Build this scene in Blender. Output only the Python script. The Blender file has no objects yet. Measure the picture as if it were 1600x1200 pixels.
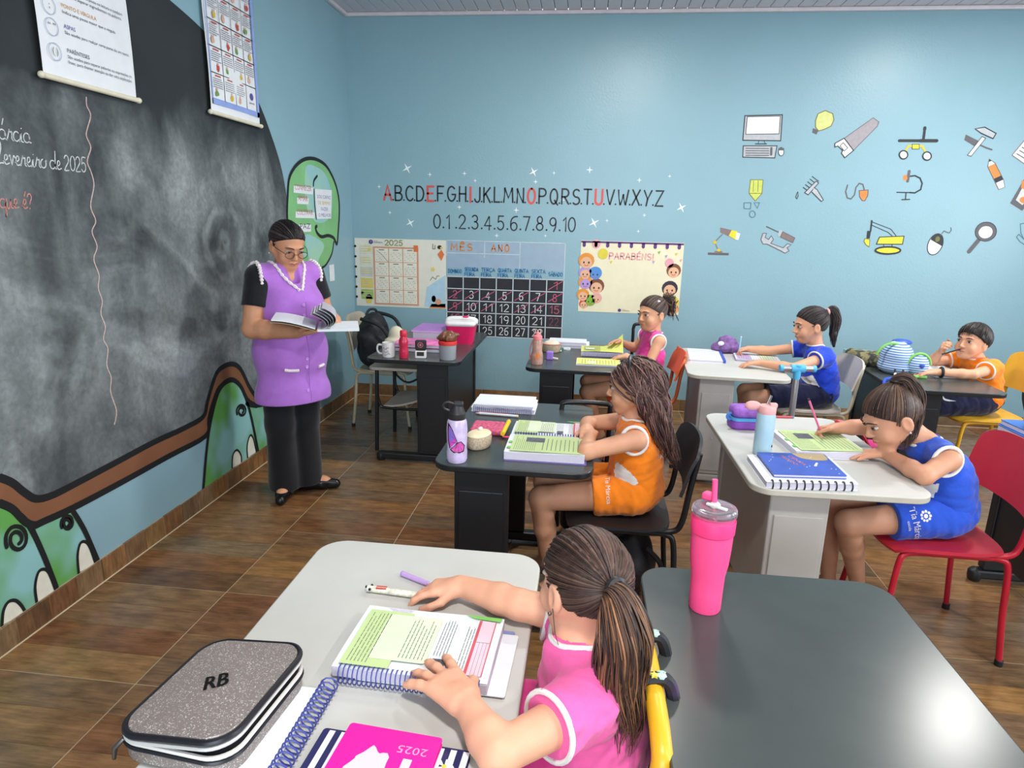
import bpy, bmesh, math, random
import numpy as np
from mathutils import Vector, Matrix
random.seed(7); RNG = np.random.default_rng(7)
scene = bpy.context.scene
COL = scene.collection
PI = math.pi
# ---------------------------------------------------------------- camera
cam_d = bpy.data.cameras.new('camera'); cam = bpy.data.objects.new('camera', cam_d); COL.objects.link(cam)
YAW, PITCH, ROLL, FPX = .1123, .245, .0238, 1018.5
_f = Vector((-math.sin(YAW)*math.cos(PITCH), math.cos(YAW)*math.cos(PITCH), -math.sin(PITCH)))
_r = Vector((math.cos(YAW), math.sin(YAW), 0)); _u = _r.cross(_f)
_r2 = math.cos(ROLL)*_r + math.sin(ROLL)*_u; _u2 = -math.sin(ROLL)*_r + math.cos(ROLL)*_u
cam.matrix_world = Matrix(((_r2.x, _u2.x, -_f.x, 2.0619), (_r2.y, _u2.y, -_f.y, -5.6173), (_r2.z, _u2.z, -_f.z, 1.57876), (0, 0, 0, 1)))
cam_d.sensor_fit = 'HORIZONTAL'; cam_d.sensor_width = 36; cam_d.lens = FPX/1600*36; cam_d.clip_start = .02
scene.camera = cam
# ---------------------------------------------------------------- world (overcast sky beyond the windows)
w = bpy.data.worlds.new('world'); scene.world = w; w.use_nodes = True
w.node_tree.nodes['Background'].inputs[0].default_value = (.75, .88, 1, 1)
w.node_tree.nodes['Background'].inputs[1].default_value = 3.0
# ---------------------------------------------------------------- daylight that enters by the room's windows
def area(name, loc, rot, sx, sy, power, col):
    d = bpy.data.lights.new(name, 'AREA'); d.shape = 'RECTANGLE'; d.size = sx; d.size_y = sy; d.energy = power; d.color = col
    o = bpy.data.objects.new(name, d); COL.objects.link(o); o.location = loc; o.rotation_euler = rot; return o
DAY = (.86, .94, 1)
area('window_daylight', (6.36, -2.6, 1.75), (0, PI/2, 0), 1.3, 1.9, 62, DAY)
area('window_daylight', (6.36, -5.6, 1.75), (0, PI/2, 0), 1.3, 1.9, 62, DAY)
area('window_daylight', (2.0, -7.96, 1.75), (PI/2, 0, 0), 2.4, 1.3, 85, DAY)
LAMP_W = 46; LAMP_COL = (1, .97, .93)
# ---------------------------------------------------------------- exposure
vs = scene.view_settings
vs.view_transform = 'Standard'; vs.look = 'None'; vs.gamma = 1; vs.use_curve_mapping = False; vs.exposure = .06
# ================================================================ helpers
def lin(c):
    c = c/255.
    return c/12.92 if c <= .04045 else ((c+.055)/1.055)**2.4
def rgb(t): return (lin(t[0]), lin(t[1]), lin(t[2]), 1)
MATS = {}
def M(name, c, rough=.55, metal=0, var=.06, scale=14, bump=0, bscale=None, spec=.5, coat=0, trans=0, alpha=1, emit=0, stretch=None, island=0, sheen=0, ior=1.45):
    """plain procedural material: noise-varied colour, optional fine relief"""
    if name in MATS: return MATS[name]
    m = bpy.data.materials.new(name); m.use_nodes = True; nt = m.node_tree; b = nt.nodes['Principled BSDF']
    b.inputs['Roughness'].default_value = rough; b.inputs['Metallic'].default_value = metal
    b.inputs['Specular IOR Level'].default_value = spec; b.inputs['Coat Weight'].default_value = coat
    b.inputs['Transmission Weight'].default_value = trans; b.inputs['Alpha'].default_value = alpha; b.inputs['IOR'].default_value = ior
    if sheen: b.inputs['Sheen Weight'].default_value = sheen
    base = rgb(c); b.inputs['Base Color'].default_value = base
    if emit: b.inputs['Emission Color'].default_value = base; b.inputs['Emission Strength'].default_value = emit
    tc = nt.nodes.new('ShaderNodeTexCoord'); src = tc.outputs['Object']
    if stretch:
        mp = nt.nodes.new('ShaderNodeMapping'); mp.inputs['Scale'].default_value = stretch; nt.links.new(src, mp.inputs[0]); src = mp.outputs[0]
    fac = None
    if var:
        n = nt.nodes.new('ShaderNodeTexNoise'); n.inputs['Scale'].default_value = scale; n.inputs['Detail'].default_value = 3; nt.links.new(src, n.inputs['Vector'])
        r = nt.nodes.new('ShaderNodeMapRange'); r.inputs[1].default_value = .3; r.inputs[2].default_value = .7
        r.inputs[3].default_value = 1-var; r.inputs[4].default_value = 1+var; nt.links.new(n.outputs[0], r.inputs[0]); fac = r.outputs[0]
    if island:
        g = nt.nodes.new('ShaderNodeNewGeometry'); r2 = nt.nodes.new('ShaderNodeMapRange'); r2.inputs[3].default_value = 1-island; r2.inputs[4].default_value = 1+island
        nt.links.new(g.outputs['Random Per Island'], r2.inputs[0])
        if fac:
            mm = nt.nodes.new('ShaderNodeMath'); mm.operation = 'MULTIPLY'; nt.links.new(fac, mm.inputs[0]); nt.links.new(r2.outputs[0], mm.inputs[1]); fac = mm.outputs[0]
        else: fac = r2.outputs[0]
    if fac:
        mx = nt.nodes.new('ShaderNodeVectorMath'); mx.operation = 'SCALE'; mx.inputs[0].default_value = base[:3]
        nt.links.new(fac, mx.inputs['Scale']); nt.links.new(mx.outputs[0], b.inputs['Base Color'])
    if bump:
        n2 = nt.nodes.new('ShaderNodeTexNoise'); n2.inputs['Scale'].default_value = bscale or scale*6; n2.inputs['Detail'].default_value = 4; nt.links.new(src, n2.inputs['Vector'])
        bp = nt.nodes.new('ShaderNodeBump'); bp.inputs['Strength'].default_value = bump; bp.inputs['Distance'].default_value = .01
        nt.links.new(n2.outputs[0], bp.inputs['Height']); nt.links.new(bp.outputs[0], b.inputs['Normal'])
    MATS[name] = m; return m

def nrm(v): v = np.asarray(v, float); return v/max(1e-12, np.linalg.norm(v))
class FR:
    """frame: origin + axes"""
    def __init__(s, o=(0, 0, 0), x=(1, 0, 0), y=(0, 1, 0), z=None):
        s.o = np.asarray(o, float); s.x = nrm(x); s.y = nrm(y); s.z = nrm(np.cross(s.x, s.y)) if z is None else nrm(z)
    def __call__(s, p):
        p = np.atleast_2d(np.asarray(p, float)); return s.o + p[:, :1]*s.x + p[:, 1:2]*s.y + p[:, 2:3]*s.z
    def at(s, p): return s(p)[0]
    def sub(s, o, rz=0):
        c, q = math.cos(rz), math.sin(rz); return FR(s.at(o), c*s.x+q*s.y, -q*s.x+c*s.y, s.z)
def RZ(o, a): return FR(o, (math.cos(a), math.sin(a), 0), (-math.sin(a), math.cos(a), 0))
BACK = FR((0, 0, 0), (1, 0, 0), (0, 0, 1), (0, -1, 0))     # on the back wall: x along the wall, y up, z into the room
LEFT = FR((0, 0, 0), (0, 1, 0), (0, 0, 1), (1, 0, 0))      # on the left wall: x = world y, y up, z into the room

class MB:
    def __init__(s, fr=None): s.v = []; s.f = []; s.m = []; s.n = 0; s.fr = fr or FR()
    def add(s, v, f, mi=0, fr=None):
        v = (fr or s.fr)(v); s.v.append(v); k = s.n
        s.f += [tuple(i+k for i in q) for q in f]; s.m += [mi]*len(f); s.n += len(v); return s
    def box(s, c, d, mi=0, fr=None):
        x, y, z = np.asarray(d)/2.; a, b, e = c
        v = [(a+i*x, b+j*y, e+k*z) for k in (-1, 1) for j in (-1, 1) for i in (-1, 1)]
        return s.add(v, [(0, 2, 3, 1), (4, 5, 7, 6), (0, 1, 5, 4), (2, 6, 7, 3), (0, 4, 6, 2), (1, 3, 7, 5)], mi, fr)
    def prism(s, poly, z0, z1, mi=0, fr=None, mi_side=None):
        n = len(poly); a = sum(poly[i][0]*poly[(i+1) % n][1]-poly[(i+1) % n][0]*poly[i][1] for i in range(n))
        if a < 0: poly = poly[::-1]
        v = [(p[0], p[1], z0) for p in poly]+[(p[0], p[1], z1) for p in poly]
        s.add(v, [tuple(range(n-1, -1, -1)), tuple(range(n, 2*n))], mi, fr); s.n -= 2*n; s.v.pop()
        return s.add(v, [(i, (i+1) % n, (i+1) % n+n, i+n) for i in range(n)], mi if mi_side is None else mi_side, fr)
    def flat(s, poly, z, mi=0, fr=None):
        n = len(poly); a = sum(poly[i][0]*poly[(i+1) % n][1]-poly[(i+1) % n][0]*poly[i][1] for i in range(n))
        if a < 0: poly = poly[::-1]
        return s.add([(p[0], p[1], z) for p in poly], [tuple(range(n))], mi, fr)
    def rect(s, x0, y0, x1, y1, z, mi=0, fr=None): return s.flat([(x0, y0), (x1, y0), (x1, y1), (x0, y1)], z, mi, fr)
    def tube(s, path, r, n=8, mi=0, fr=None, closed=False, caps=True):
        P = np.asarray(path, float); k = len(P); r = np.broadcast_to(np.asarray(r, float), (k,))
        T = np.roll(P, -1, 0)-np.roll(P, 1, 0)
        if not closed: T[0] = P[1]-P[0]; T[-1] = P[-1]-P[-2]
        T /= np.maximum(1e-9, np.linalg.norm(T, axis=1))[:, None]
        up = np.array([0, 0, 1.]) if abs(T[0][2]) < .9 else np.array([1., 0, 0])
        u = nrm(np.cross(T[0], up)); v = []
        for i in range(k):
            u = nrm(u-np.dot(u, T[i])*T[i]); b = np.cross(T[i], u)
            for j in range(n):
                a = 2*PI*j/n; v.append(P[i]+r[i]*(math.cos(a)*u+math.sin(a)*b))
        f = []
        for i in range(k if closed else k-1):
            for j in range(n):
                a, b2 = i*n+j, i*n+(j+1) % n; c, d = ((i+1) % k)*n+(j+1) % n, ((i+1) % k)*n+j
                f.append((a, b2, c, d))
        if caps and not closed: f += [tuple(range(n-1, -1, -1)), tuple(range((k-1)*n, k*n))]
        return s.add(v, f, mi, fr)
    def lathe(s, prof, c=(0, 0, 0), n=28, mi=0, fr=None, sy=1.):
        v = []; k = len(prof)
        for (r, z) in prof:
            for j in range(n):
                a = 2*PI*j/n; v.append((c[0]+r*math.cos(a), c[1]+sy*r*math.sin(a), c[2]+z))
        f = [(i*n+j, i*n+(j+1) % n, (i+1)*n+(j+1) % n, (i+1)*n+j) for i in range(k-1) for j in range(n)]
        if prof[0][0] > 1e-6: f.append(tuple(range(n-1, -1, -1)))
        if prof[-1][0] > 1e-6: f.append(tuple(range((k-1)*n, k*n)))
        return s.add(v, f, mi, fr)
    def grid(s, fn, nu, nv, th=0, mi=0, fr=None):
        """surface fn(u,v)->xyz, thickened downwards along its normal by th"""
        U = np.linspace(0, 1, nu); V = np.linspace(0, 1, nv)
        P = np.array([[fn(a, b) for b in V] for a in U], float)
        f = [(i*nv+j, (i+1)*nv+j, (i+1)*nv+j+1, i*nv+j+1) for i in range(nu-1) for j in range(nv-1)]
        if not th: return s.add(P.reshape(-1, 3), f, mi, fr)
        N = np.cross(np.gradient(P, axis=0), np.gradient(P, axis=1)); N /= np.maximum(1e-9, np.linalg.norm(N, axis=2))[..., None]
        Q = P-N*th; k = nu*nv
        f2 = [tuple(q+k for q in reversed(t)) for t in f]
        e = [(i, 0) for i in range(nu)]+[(nu-1, j) for j in range(1, nv)]+[(i, nv-1) for i in range(nu-2, -1, -1)]+[(0, j) for j in range(nv-2, 0, -1)]
        e = [i*nv+j for i, j in e]; f3 = [(e[(i+1) % len(e)], e[i], e[i]+k, e[(i+1) % len(e)]+k) for i in range(len(e))]
        return s.add(np.concatenate([P.reshape(-1, 3), Q.reshape(-1, 3)]), f+f2+f3, mi, fr)
    def sphere(s, c, r, n=12, mi=0, fr=None, ax=None):
        r = np.broadcast_to(np.asarray(r, float), (3,)); v = []; m = n//2
        A = np.eye(3) if ax is None else np.asarray(ax)
        for i in range(m+1):
            t = PI*i/m
            for j in range(n):
                a = 2*PI*j/n; d = np.array([r[0]*math.sin(t)*math.cos(a), r[1]*math.sin(t)*math.sin(a), -r[2]*math.cos(t)]); v.append(np.asarray(c)+d@A)
        f = [(i*n+j, i*n+(j+1) % n, (i+1)*n+(j+1) % n, (i+1)*n+j) for i in range(m) for j in range(n)]
        return s.add(v, f, mi, fr)
    def ribbon(s, pts, w, z=0, mi=0, fr=None, closed=False):
        """flat painted stroke with round-ish ends"""
        P = [np.array(q[:2], float) for q in pts]; Q = [P[0]]
        for q in P[1:]:
            if np.linalg.norm(q-Q[-1]) > 1e-6: Q.append(q)
        P = np.array(Q)
        if len(P) < 2: P = np.array([P[0]-[w*.1, 0], P[0]+[w*.1, 0]])
        if closed and np.linalg.norm(P[0]-P[-1]) < 1e-6: P = P[:-1]
        k = len(P); D = np.roll(P, -1, 0)-P; D /= np.maximum(1e-9, np.linalg.norm(D, axis=1))[:, None]
        v = []
        for i in range(k):
            d1 = D[i] if (closed or i < k-1) else D[i-1]; d0 = D[i-1] if (closed or i > 0) else D[i]
            n1 = np.array([-d1[1], d1[0]]); n0 = np.array([-d0[1], d0[0]]); m = n0+n1; L = np.linalg.norm(m)
            m = n1 if L < .5 else m/L*min(1.6, 1/max(.3, np.dot(m/L, n1)))
            h = w[i]/2 if hasattr(w, '__len__') else w/2
            v += [tuple(P[i]+m*h)+(z,), tuple(P[i]-m*h)+(z,)]
        f = [(2*i, 2*i+1, (2*i+3) % (2*k), (2*i+2) % (2*k)) for i in range(k if closed else k-1)]
        s.add(v, f, mi, fr)
        if not closed and not hasattr(w, '__len__'):
            for e, d in ((P[0], -D[0]), (P[-1], D[k-2])):
                a0 = math.atan2(d[1], d[0]); s.add([(e[0], e[1], z)]+[(e[0]+w/2*math.cos(a0+t), e[1]+w/2*math.sin(a0+t), z) for t in np.linspace(-PI/2, PI/2, 5)], [(0, 1, 2, 3, 4, 5)], mi, fr)
        return s
    def raw(s, V, F, mi=0):
        V = np.asarray(V); s.v.append(V); k = s.n; s.f += (np.asarray(F)+k).tolist(); s.m += [mi]*len(F); s.n += len(V); return s
    def verts(s): return np.concatenate(s.v) if s.v else np.zeros((0, 3))

ORIG = {}
def put(name, mb, mats, parent=None, smooth=False, bevel=0, seg=2, sub=0, angle=40, origin=None):
    if not isinstance(mats, (list, tuple)): mats = [mats]
    V = mb.verts()
    if parent is not None: base = ORIG[parent.name]; o0 = base if origin is None else np.asarray(origin, float)
    else:
        o0 = np.array([(V[:, 0].min()+V[:, 0].max())/2, (V[:, 1].min()+V[:, 1].max())/2, V[:, 2].min()]) if origin is None else np.asarray(origin, float); base = np.zeros(3)
    me = bpy.data.meshes.new(name); me.from_pydata((V-o0).tolist(), [], mb.f)
    for m in mats: me.materials.append(m)
    if len(mats) > 1: me.polygons.foreach_set('material_index', mb.m)
    o = bpy.data.objects.new(name, me); COL.objects.link(o); o.location = o0-base
    if parent is not None: o.parent = parent
    ORIG[o.name] = o0
    if smooth:
        me.polygons.foreach_set('use_smooth', [True]*len(me.polygons))
        if smooth != 2: me.set_sharp_from_angle(angle=math.radians(angle))
    if bevel:
        b = o.modifiers.new('bevel', 'BEVEL'); b.width = bevel; b.segments = seg; b.limit_method = 'ANGLE'; b.angle_limit = math.radians(35)
    if sub: q = o.modifiers.new('sub', 'SUBSURF'); q.levels = sub; q.render_levels = sub
    me.update(); return o
def tag(o, label=None, cat=None, group=None, kind=None):
    if label: o['label'] = label
    if cat: o['category'] = cat
    if group: o['group'] = group
    if kind: o['kind'] = kind
    return o
def thing(name, label, cat, loc, group=None):
    o = bpy.data.objects.new(name, None); COL.objects.link(o); o.location = loc; o.empty_display_size = .05; ORIG[o.name] = np.asarray(loc, float)
    return tag(o, label, cat, group)
def rrect(x0, y0, x1, y1, r, n=6):
    out = []
    for cx, cy, a in ((x1-r, y0+r, -PI/2), (x1-r, y1-r, 0), (x0+r, y1-r, PI/2), (x0+r, y0+r, PI)):
        out += [(cx+r*math.cos(a+PI/2*i/n), cy+r*math.sin(a+PI/2*i/n)) for i in range(n+1)]
    return out
def arc(cx, cy, rx, ry, a0, a1, n=10):
    return [(cx+rx*math.cos(math.radians(a0+(a1-a0)*i/n)), cy+ry*math.sin(math.radians(a0+(a1-a0)*i/n))) for i in range(n+1)]
def spline(pts, n=8, closed=False):
    P = np.asarray(pts, float); k = len(P); out = []
    for i in range(k if closed else k-1):
        if closed: a, b, c, d = P[i-1], P[i], P[(i+1) % k], P[(i+2) % k]
        else: a, b, c, d = P[max(0, i-1)], P[i], P[i+1], P[min(k-1, i+2)]
        for j in range(n):
            t = j/n; out.append(.5*((2*b)+(c-a)*t+(2*a-5*b+4*c-d)*t*t+(3*b-a-3*c+d)*t**3))
    if not closed: out.append(P[-1])
    return np.array(out)
# ---- text from Blender's own built-in typeface, as flat triangles
_TX = {}
def text_geo(t):
    if t in _TX: return _TX[t]
    c = bpy.data.curves.new('tmp', 'FONT'); c.body = t; c.size = 1; c.resolution_u = 2; o = bpy.data.objects.new('tmp', c); COL.objects.link(o)
    dg = bpy.context.evaluated_depsgraph_get(); dg.update(); me = o.evaluated_get(dg).to_mesh()
    v = np.array([q.co[:] for q in me.vertices]) if len(me.vertices) else np.zeros((0, 3)); f = [tuple(p.vertices) for p in me.polygons]
    o.evaluated_get(dg).to_mesh_clear(); bpy.data.objects.remove(o); bpy.data.curves.remove(c); _TX[t] = (v, f); return v, f
def text(mb, t, x, y, size, z, mi=0, fr=None, width=None, center=False, sx=1, rot=0):
    v, f = text_geo(t)
    if not len(v): return
    v = v.copy(); k = size; v[:, 0] *= k*sx; v[:, 1] *= k
    if width: v[:, 0] *= width/max(1e-6, v[:, 0].max())
    if center: v[:, 0] -= v[:, 0].max()/2
    if rot: v = np.column_stack([v[:, 0]*math.cos(rot)-v[:, 1]*math.sin(rot), v[:, 0]*math.sin(rot)+v[:, 1]*math.cos(rot), v[:, 2]])
    v[:, 0] += x; v[:, 1] += y; v[:, 2] = z; mb.add(v, f, mi, fr)
# ---- hand-drawn single-stroke letters (unit height)
O_ = arc(.3, .5, .28, .5, 90, 450, 20)
SF = {'A': [[(0, 0), (.3, 1), (.6, 0)], [(.12, .36), (.48, .36)]], 'B': [[(0, 0), (0, 1), (.25, 1)]+arc(.25, .76, .24, .24, 90, -90)+[(0, .52), (.28, .52)]+arc(.28, .26, .27, .26, 90, -90)+[(0, 0)]],
 'C': [arc(.32, .5, .32, .5, 45, 315, 16)], 'D': [[(0, 0), (0, 1), (.2, 1)]+arc(.2, .5, .36, .5, 90, -90, 14)+[(0, 0)]], 'E': [[(.48, 1), (0, 1), (0, 0), (.48, 0)], [(0, .52), (.4, .52)]], 'F': [[(.48, 1), (0, 1), (0, 0)], [(0, .52), (.38, .52)]],
 'G': [arc(.32, .5, .32, .5, 45, 345, 16)+[(.62, .46), (.36, .46)]], 'H': [[(0, 0), (0, 1)], [(.5, 0), (.5, 1)], [(0, .52), (.5, .52)]], 'I': [[(.05, 0), (.05, 1)]], 'J': [[(.42, 1), (.42, .25)]+arc(.22, .24, .2, .24, 0, -170)],
 'K': [[(0, 0), (0, 1)], [(.48, 1), (0, .45)], [(.14, .6), (.5, 0)]], 'L': [[(0, 1), (0, 0), (.42, 0)]], 'M': [[(0, 0), (.06, 1), (.36, .3), (.66, 1), (.72, 0)]], 'N': [[(0, 0), (0, 1), (.5, 0), (.5, 1)]], 'O': [O_],
 'P': [[(0, 0), (0, 1), (.25, 1)]+arc(.25, .74, .27, .26, 90, -90)+[(0, .48)]], 'Q': [O_, [(.36, .24), (.6, -.06)]], 'R': [[(0, 0), (0, 1), (.25, 1)]+arc(.25, .74, .26, .26, 90, -90)+[(0, .48)], [(.2, .48), (.52, 0)]],
 'S': [arc(.27, .75, .25, .25, 40, 270)+arc(.25, .25, .27, .25, 90, -140)], 'T': [[(0, 1), (.56, 1)], [(.28, 1), (.28, 0)]], 'U': [[(0, 1), (0, .3)]+arc(.26, .28, .26, .28, 180, 360)+[(.52, 1)]], 'V': [[(0, 1), (.28, 0), (.56, 1)]],
 'W': [[(0, 1), (.18, 0), (.38, .75), (.58, 0), (.76, 1)]], 'X': [[(0, 0), (.54, 1)], [(0, 1), (.54, 0)]], 'Y': [[(0, 1), (.28, .45), (.56, 1)], [(.28, .45), (.2, 0)]], 'Z': [[(0, 1), (.54, 1), (0, 0), (.56, 0)]],
 '0': [O_], '1': [[(.05, .78), (.26, 1), (.26, 0)]], '2': [arc(.27, .72, .26, .28, 165, -20)+[(.45, .5), (.02, 0), (.55, 0)]], '3': [arc(.26, .76, .23, .24, 150, -90)+arc(.26, .27, .27, .27, 90, -150)],
 '4': [[(.4, 0), (.4, 1), (0, .3), (.56, .3)]], '5': [[(.5, 1), (.1, 1), (.06, .56)]+arc(.26, .32, .27, .32, 125, -150)], '6': [arc(.5, .6, .46, .42, 80, 180)+arc(.3, .29, .26, .29, 180, -180, 16)], '7': [[(0, 1), (.52, 1), (.2, 0)]],
 '8': [arc(.28, .75, .21, .25, -90, 270, 16), arc(.28, .25, .27, .25, 90, 450, 16)], '9': [arc(.28, .7, .25, .29, 0, 360, 16)+[(.5, .3), (.36, 0)]], '.': [[(.05, .02), (.07, .02)]], '!': [[(.06, 1), (.06, .3)], [(.06, .03), (.07, .03)]],
 '?': [arc(.22, .75, .22, .25, 170, -60)+[(.24, .3)], [(.24, .03), (.25, .03)]], ' ': [], '-': [[(.05, .5), (.35, .5)]]}
ACC = {'Ê': ('E', [[(.1, 1.15), (.24, 1.32), (.4, 1.15)]]), 'É': ('E', [[(.2, 1.15), (.36, 1.34)]]), 'Á': ('A', [[(.26, 1.15), (.42, 1.34)]]), 'Ç': ('C', [[(.34, 0), (.28, -.18)]])}
def stroke_text(mb, t, x, y, h, w, z, mi=0, fr=None, gap=.18, sx=1., jit=0, width=None, colf=None):
    items = []; cx = 0
    for ch in t:
        if ch in ACC: st = SF[ACC[ch][0]]+ACC[ch][1]
        else: st = SF.get(ch, [])
        wd = max([p[0] for q in st for p in q], default=.3)
        items.append((ch, cx, st)); cx += wd+gap
    cx -= gap; k = h*sx if not width else width/cx
    for ch, ox, st in items:
        dy = random.uniform(-jit, jit)*h
        for q in st:
            mb.ribbon([(x+(ox+p[0])*k, y+p[1]*h+dy) for p in q], w, z, colf(ch) if colf else mi, fr)
    return cx*k
def print_lines(mb, x0, y0, x1, y1, n, z, mi, fr, th=.35, rag=.25, words=True):
    """rows of little dark bars that read as lines of print; rows stacked along y from top to bottom"""
    H = (y1-y0)/n
    for i in range(n):
        y = y1-(i+.5)*H; x = x0; end = x1-(x1-x0)*random.uniform(0, rag)*(random.random() < .5)
        while x < end-1e-4:
            L = min(random.uniform(.05, .16)*(x1-x0), end-x) if words else end-x
            mb.rect(x, y-H*th/2, x+L*.86, y+H*th/2, z, mi, fr); x += L
# ================================================================ signed-distance sculpting -> one continuous mesh
class SDF:
    def __init__(s): s.ops = []
    def rc(s, a, b, ra, rb, k=.015, sub=False): s.ops.append(('rc', np.asarray(a, float), np.asarray(b, float), ra, rb, k, sub)); return s
    def chain(s, pts, rs, k=.015):
        for i in range(len(pts)-1): s.rc(pts[i], pts[i+1], rs[i], rs[i+1], k)
        return s
    def el(s, c, r, ax=None, k=.015, sub=False): s.ops.append(('el', np.asarray(c, float), np.asarray(r, float), np.eye(3) if ax is None else np.asarray(ax, float), k, sub)); return s
    def cut(s, p, n, region=None): s.ops.append(('cut', np.asarray(p, float), nrm(n), region)); return s
    def wob(s, amp, fq, seed=0, ax=(1, 1, 1)): s.ops.append(('wob', amp, fq, seed, ax)); return s
    def mesh(s, vox):
        lo = np.full(3, 1e9); hi = -lo
        for o in s.ops:
            if o[0] == 'rc' and not o[6]: r = max(o[3], o[4]); lo = np.minimum(lo, np.minimum(o[1], o[2])-r); hi = np.maximum(hi, np.maximum(o[1], o[2])+r)
            if o[0] == 'el' and not o[5]: r = o[2].max(); lo = np.minimum(lo, o[1]-r); hi = np.maximum(hi, o[1]+r)
        lo -= 3*vox; hi += 3*vox; N = np.ceil((hi-lo)/vox).astype(int)+1
        V = np.full(N, .3, np.float32); X = [(lo[i]+vox*np.arange(N[i])).astype(np.float32) for i in range(3)]
        def region(a, b, m):
            sl = []
            for i in range(3):
                i0 = max(0, int((a[i]-m-lo[i])/vox)); i1 = min(N[i], int((b[i]+m-lo[i])/vox)+2); sl.append(slice(i0, max(i0, i1)))
            return tuple(sl)
        for o in s.ops:
            if o[0] in ('rc', 'el'):
                k = o[5] if o[0] == 'rc' else o[4]; sub = o[6] if o[0] == 'rc' else o[5]; m = .03+k
                if o[0] == 'rc': r = max(o[3], o[4]); sl = region(np.minimum(o[1], o[2])-r, np.maximum(o[1], o[2])+r, m)
                else: r = o[2].max(); sl = region(o[1]-r, o[1]+r, m)
                if any(q.stop <= q.start for q in sl): continue
                x = X[0][sl[0]][:, None, None]; y = X[1][sl[1]][None, :, None]; z = X[2][sl[2]][None, None, :]
                if o[0] == 'rc':
                    a = o[1]; d = o[2]-a; L2 = max(1e-12, d@d); px, py, pz = x-a[0], y-a[1], z-a[2]
                    h = np.clip((px*d[0]+py*d[1]+pz*d[2])/L2, 0, 1)
                    D = np.sqrt((px-h*d[0])**2+(py-h*d[1])**2+(pz-h*d[2])**2)-(o[3]+h*(o[4]-o[3]))
                else:
                    c = o[1]; A = o[3]; R = o[2]; px, py, pz = x-c[0], y-c[1], z-c[2]; k0 = 0; k1 = 0
                    for i in range(3):
                        q = (px*A[i][0]+py*A[i][1]+pz*A[i][2]); k0 = k0+(q/R[i])**2; k1 = k1+(q/R[i]**2)**2
                    k0 = np.sqrt(k0); D = k0*(k0-1)/np.maximum(1e-6, np.sqrt(k1))
                v = V[sl]
                if sub: h = np.maximum(k-np.abs(v+D), 0)/k; V[sl] = np.maximum(v, -D)+h*h*k*.25
                else: h = np.maximum(k-np.abs(v-D), 0)/k; V[sl] = np.minimum(v, D)-h*h*k*.25
            elif o[0] == 'cut':
                p, n, rg = o[1], o[2], o[3]; sl = (slice(None),)*3 if rg is None else region(np.asarray(rg[0])-rg[1], np.asarray(rg[0])+rg[1], 0)
                D = (X[0][sl[0]][:, None, None]-p[0])*n[0]+(X[1][sl[1]][None, :, None]-p[1])*n[1]+(X[2][sl[2]][None, None, :]-p[2])*n[2]
                V[sl] = np.maximum(V[sl], D)
            else:
                a, f, sd, ax = o[1:]; r = np.random.default_rng(sd); W = 0
                for i in range(4):
                    d = r.normal(size=3); d *= np.asarray(ax); d *= f*(1+.5*i)/np.linalg.norm(d); ph = r.uniform(0, 6)
                    W = W+np.sin(X[0][:, None, None]*d[0]+X[1][None, :, None]*d[1]+X[2][None, None, :]*d[2]+ph)/(1+.5*i)
                V += (a*.5*W).astype(np.float32)
        return surface_nets(V, lo, vox)
def surface_nets(V, lo, vox):
    I = (V < 0).astype(np.int8); n0, n1, n2 = V.shape
    S = I[:-1]+I[1:]; S = S[:, :-1]+S[:, 1:]; S = S[:, :, :-1]+S[:, :, 1:]
    act = (S > 0) & (S < 8); ijk = np.argwhere(act); idx = np.full(act.shape, -1, np.int32); idx[act] = np.arange(len(ijk))
    cor = np.array([(a, b, c) for a in (0, 1) for b in (0, 1) for c in (0, 1)]); vals = np.stack([V[ijk[:, 0]+c[0], ijk[:, 1]+c[1], ijk[:, 2]+c[2]] for c in cor], 1)
    acc = np.zeros((len(ijk), 3)); cnt = np.zeros(len(ijk))
    for a in range(8):
        for b in range(a+1, 8):
            if np.abs(cor[a]-cor[b]).sum() != 1: continue
            va, vb = vals[:, a], vals[:, b]; m = (va < 0) != (vb < 0); t = np.where(m, va/np.where(m, va-vb, 1), 0)
            acc += m[:, None]*(cor[a]+t[:, None]*(cor[b]-cor[a])); cnt += m
    P = lo+vox*(ijk+acc/cnt[:, None]); F = []
    for ax in range(3):
        sl0 = [slice(None)]*3; sl1 = [slice(None)]*3; sl0[ax] = slice(0, -1); sl1[ax] = slice(1, None)
        a, b = I[tuple(sl0)], I[tuple(sl1)]; e = np.argwhere(a != b); u, v = (ax+1) % 3, (ax+2) % 3
        e = e[(e[:, u] > 0) & (e[:, v] > 0) & (e[:, u] < V.shape[u]-1) & (e[:, v] < V.shape[v]-1)]
        ins = a[e[:, 0], e[:, 1], e[:, 2]] > 0; q = []
        for du, dv in ((-1, -1), (0, -1), (0, 0), (-1, 0)):
            c = e.copy(); c[:, u] += du; c[:, v] += dv; q.append(idx[c[:, 0], c[:, 1], c[:, 2]])
        q = np.stack(q, 1); q[~ins] = q[~ins][:, ::-1]; F.append(q)
    return P, np.concatenate(F)
def sculpt(name, sd, vox, mat, parent, **kw):
    P, F = sd.mesh(vox); mb = MB(); mb.raw(P, F); return put(name, mb, mat, parent, smooth=2, **kw)
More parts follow.
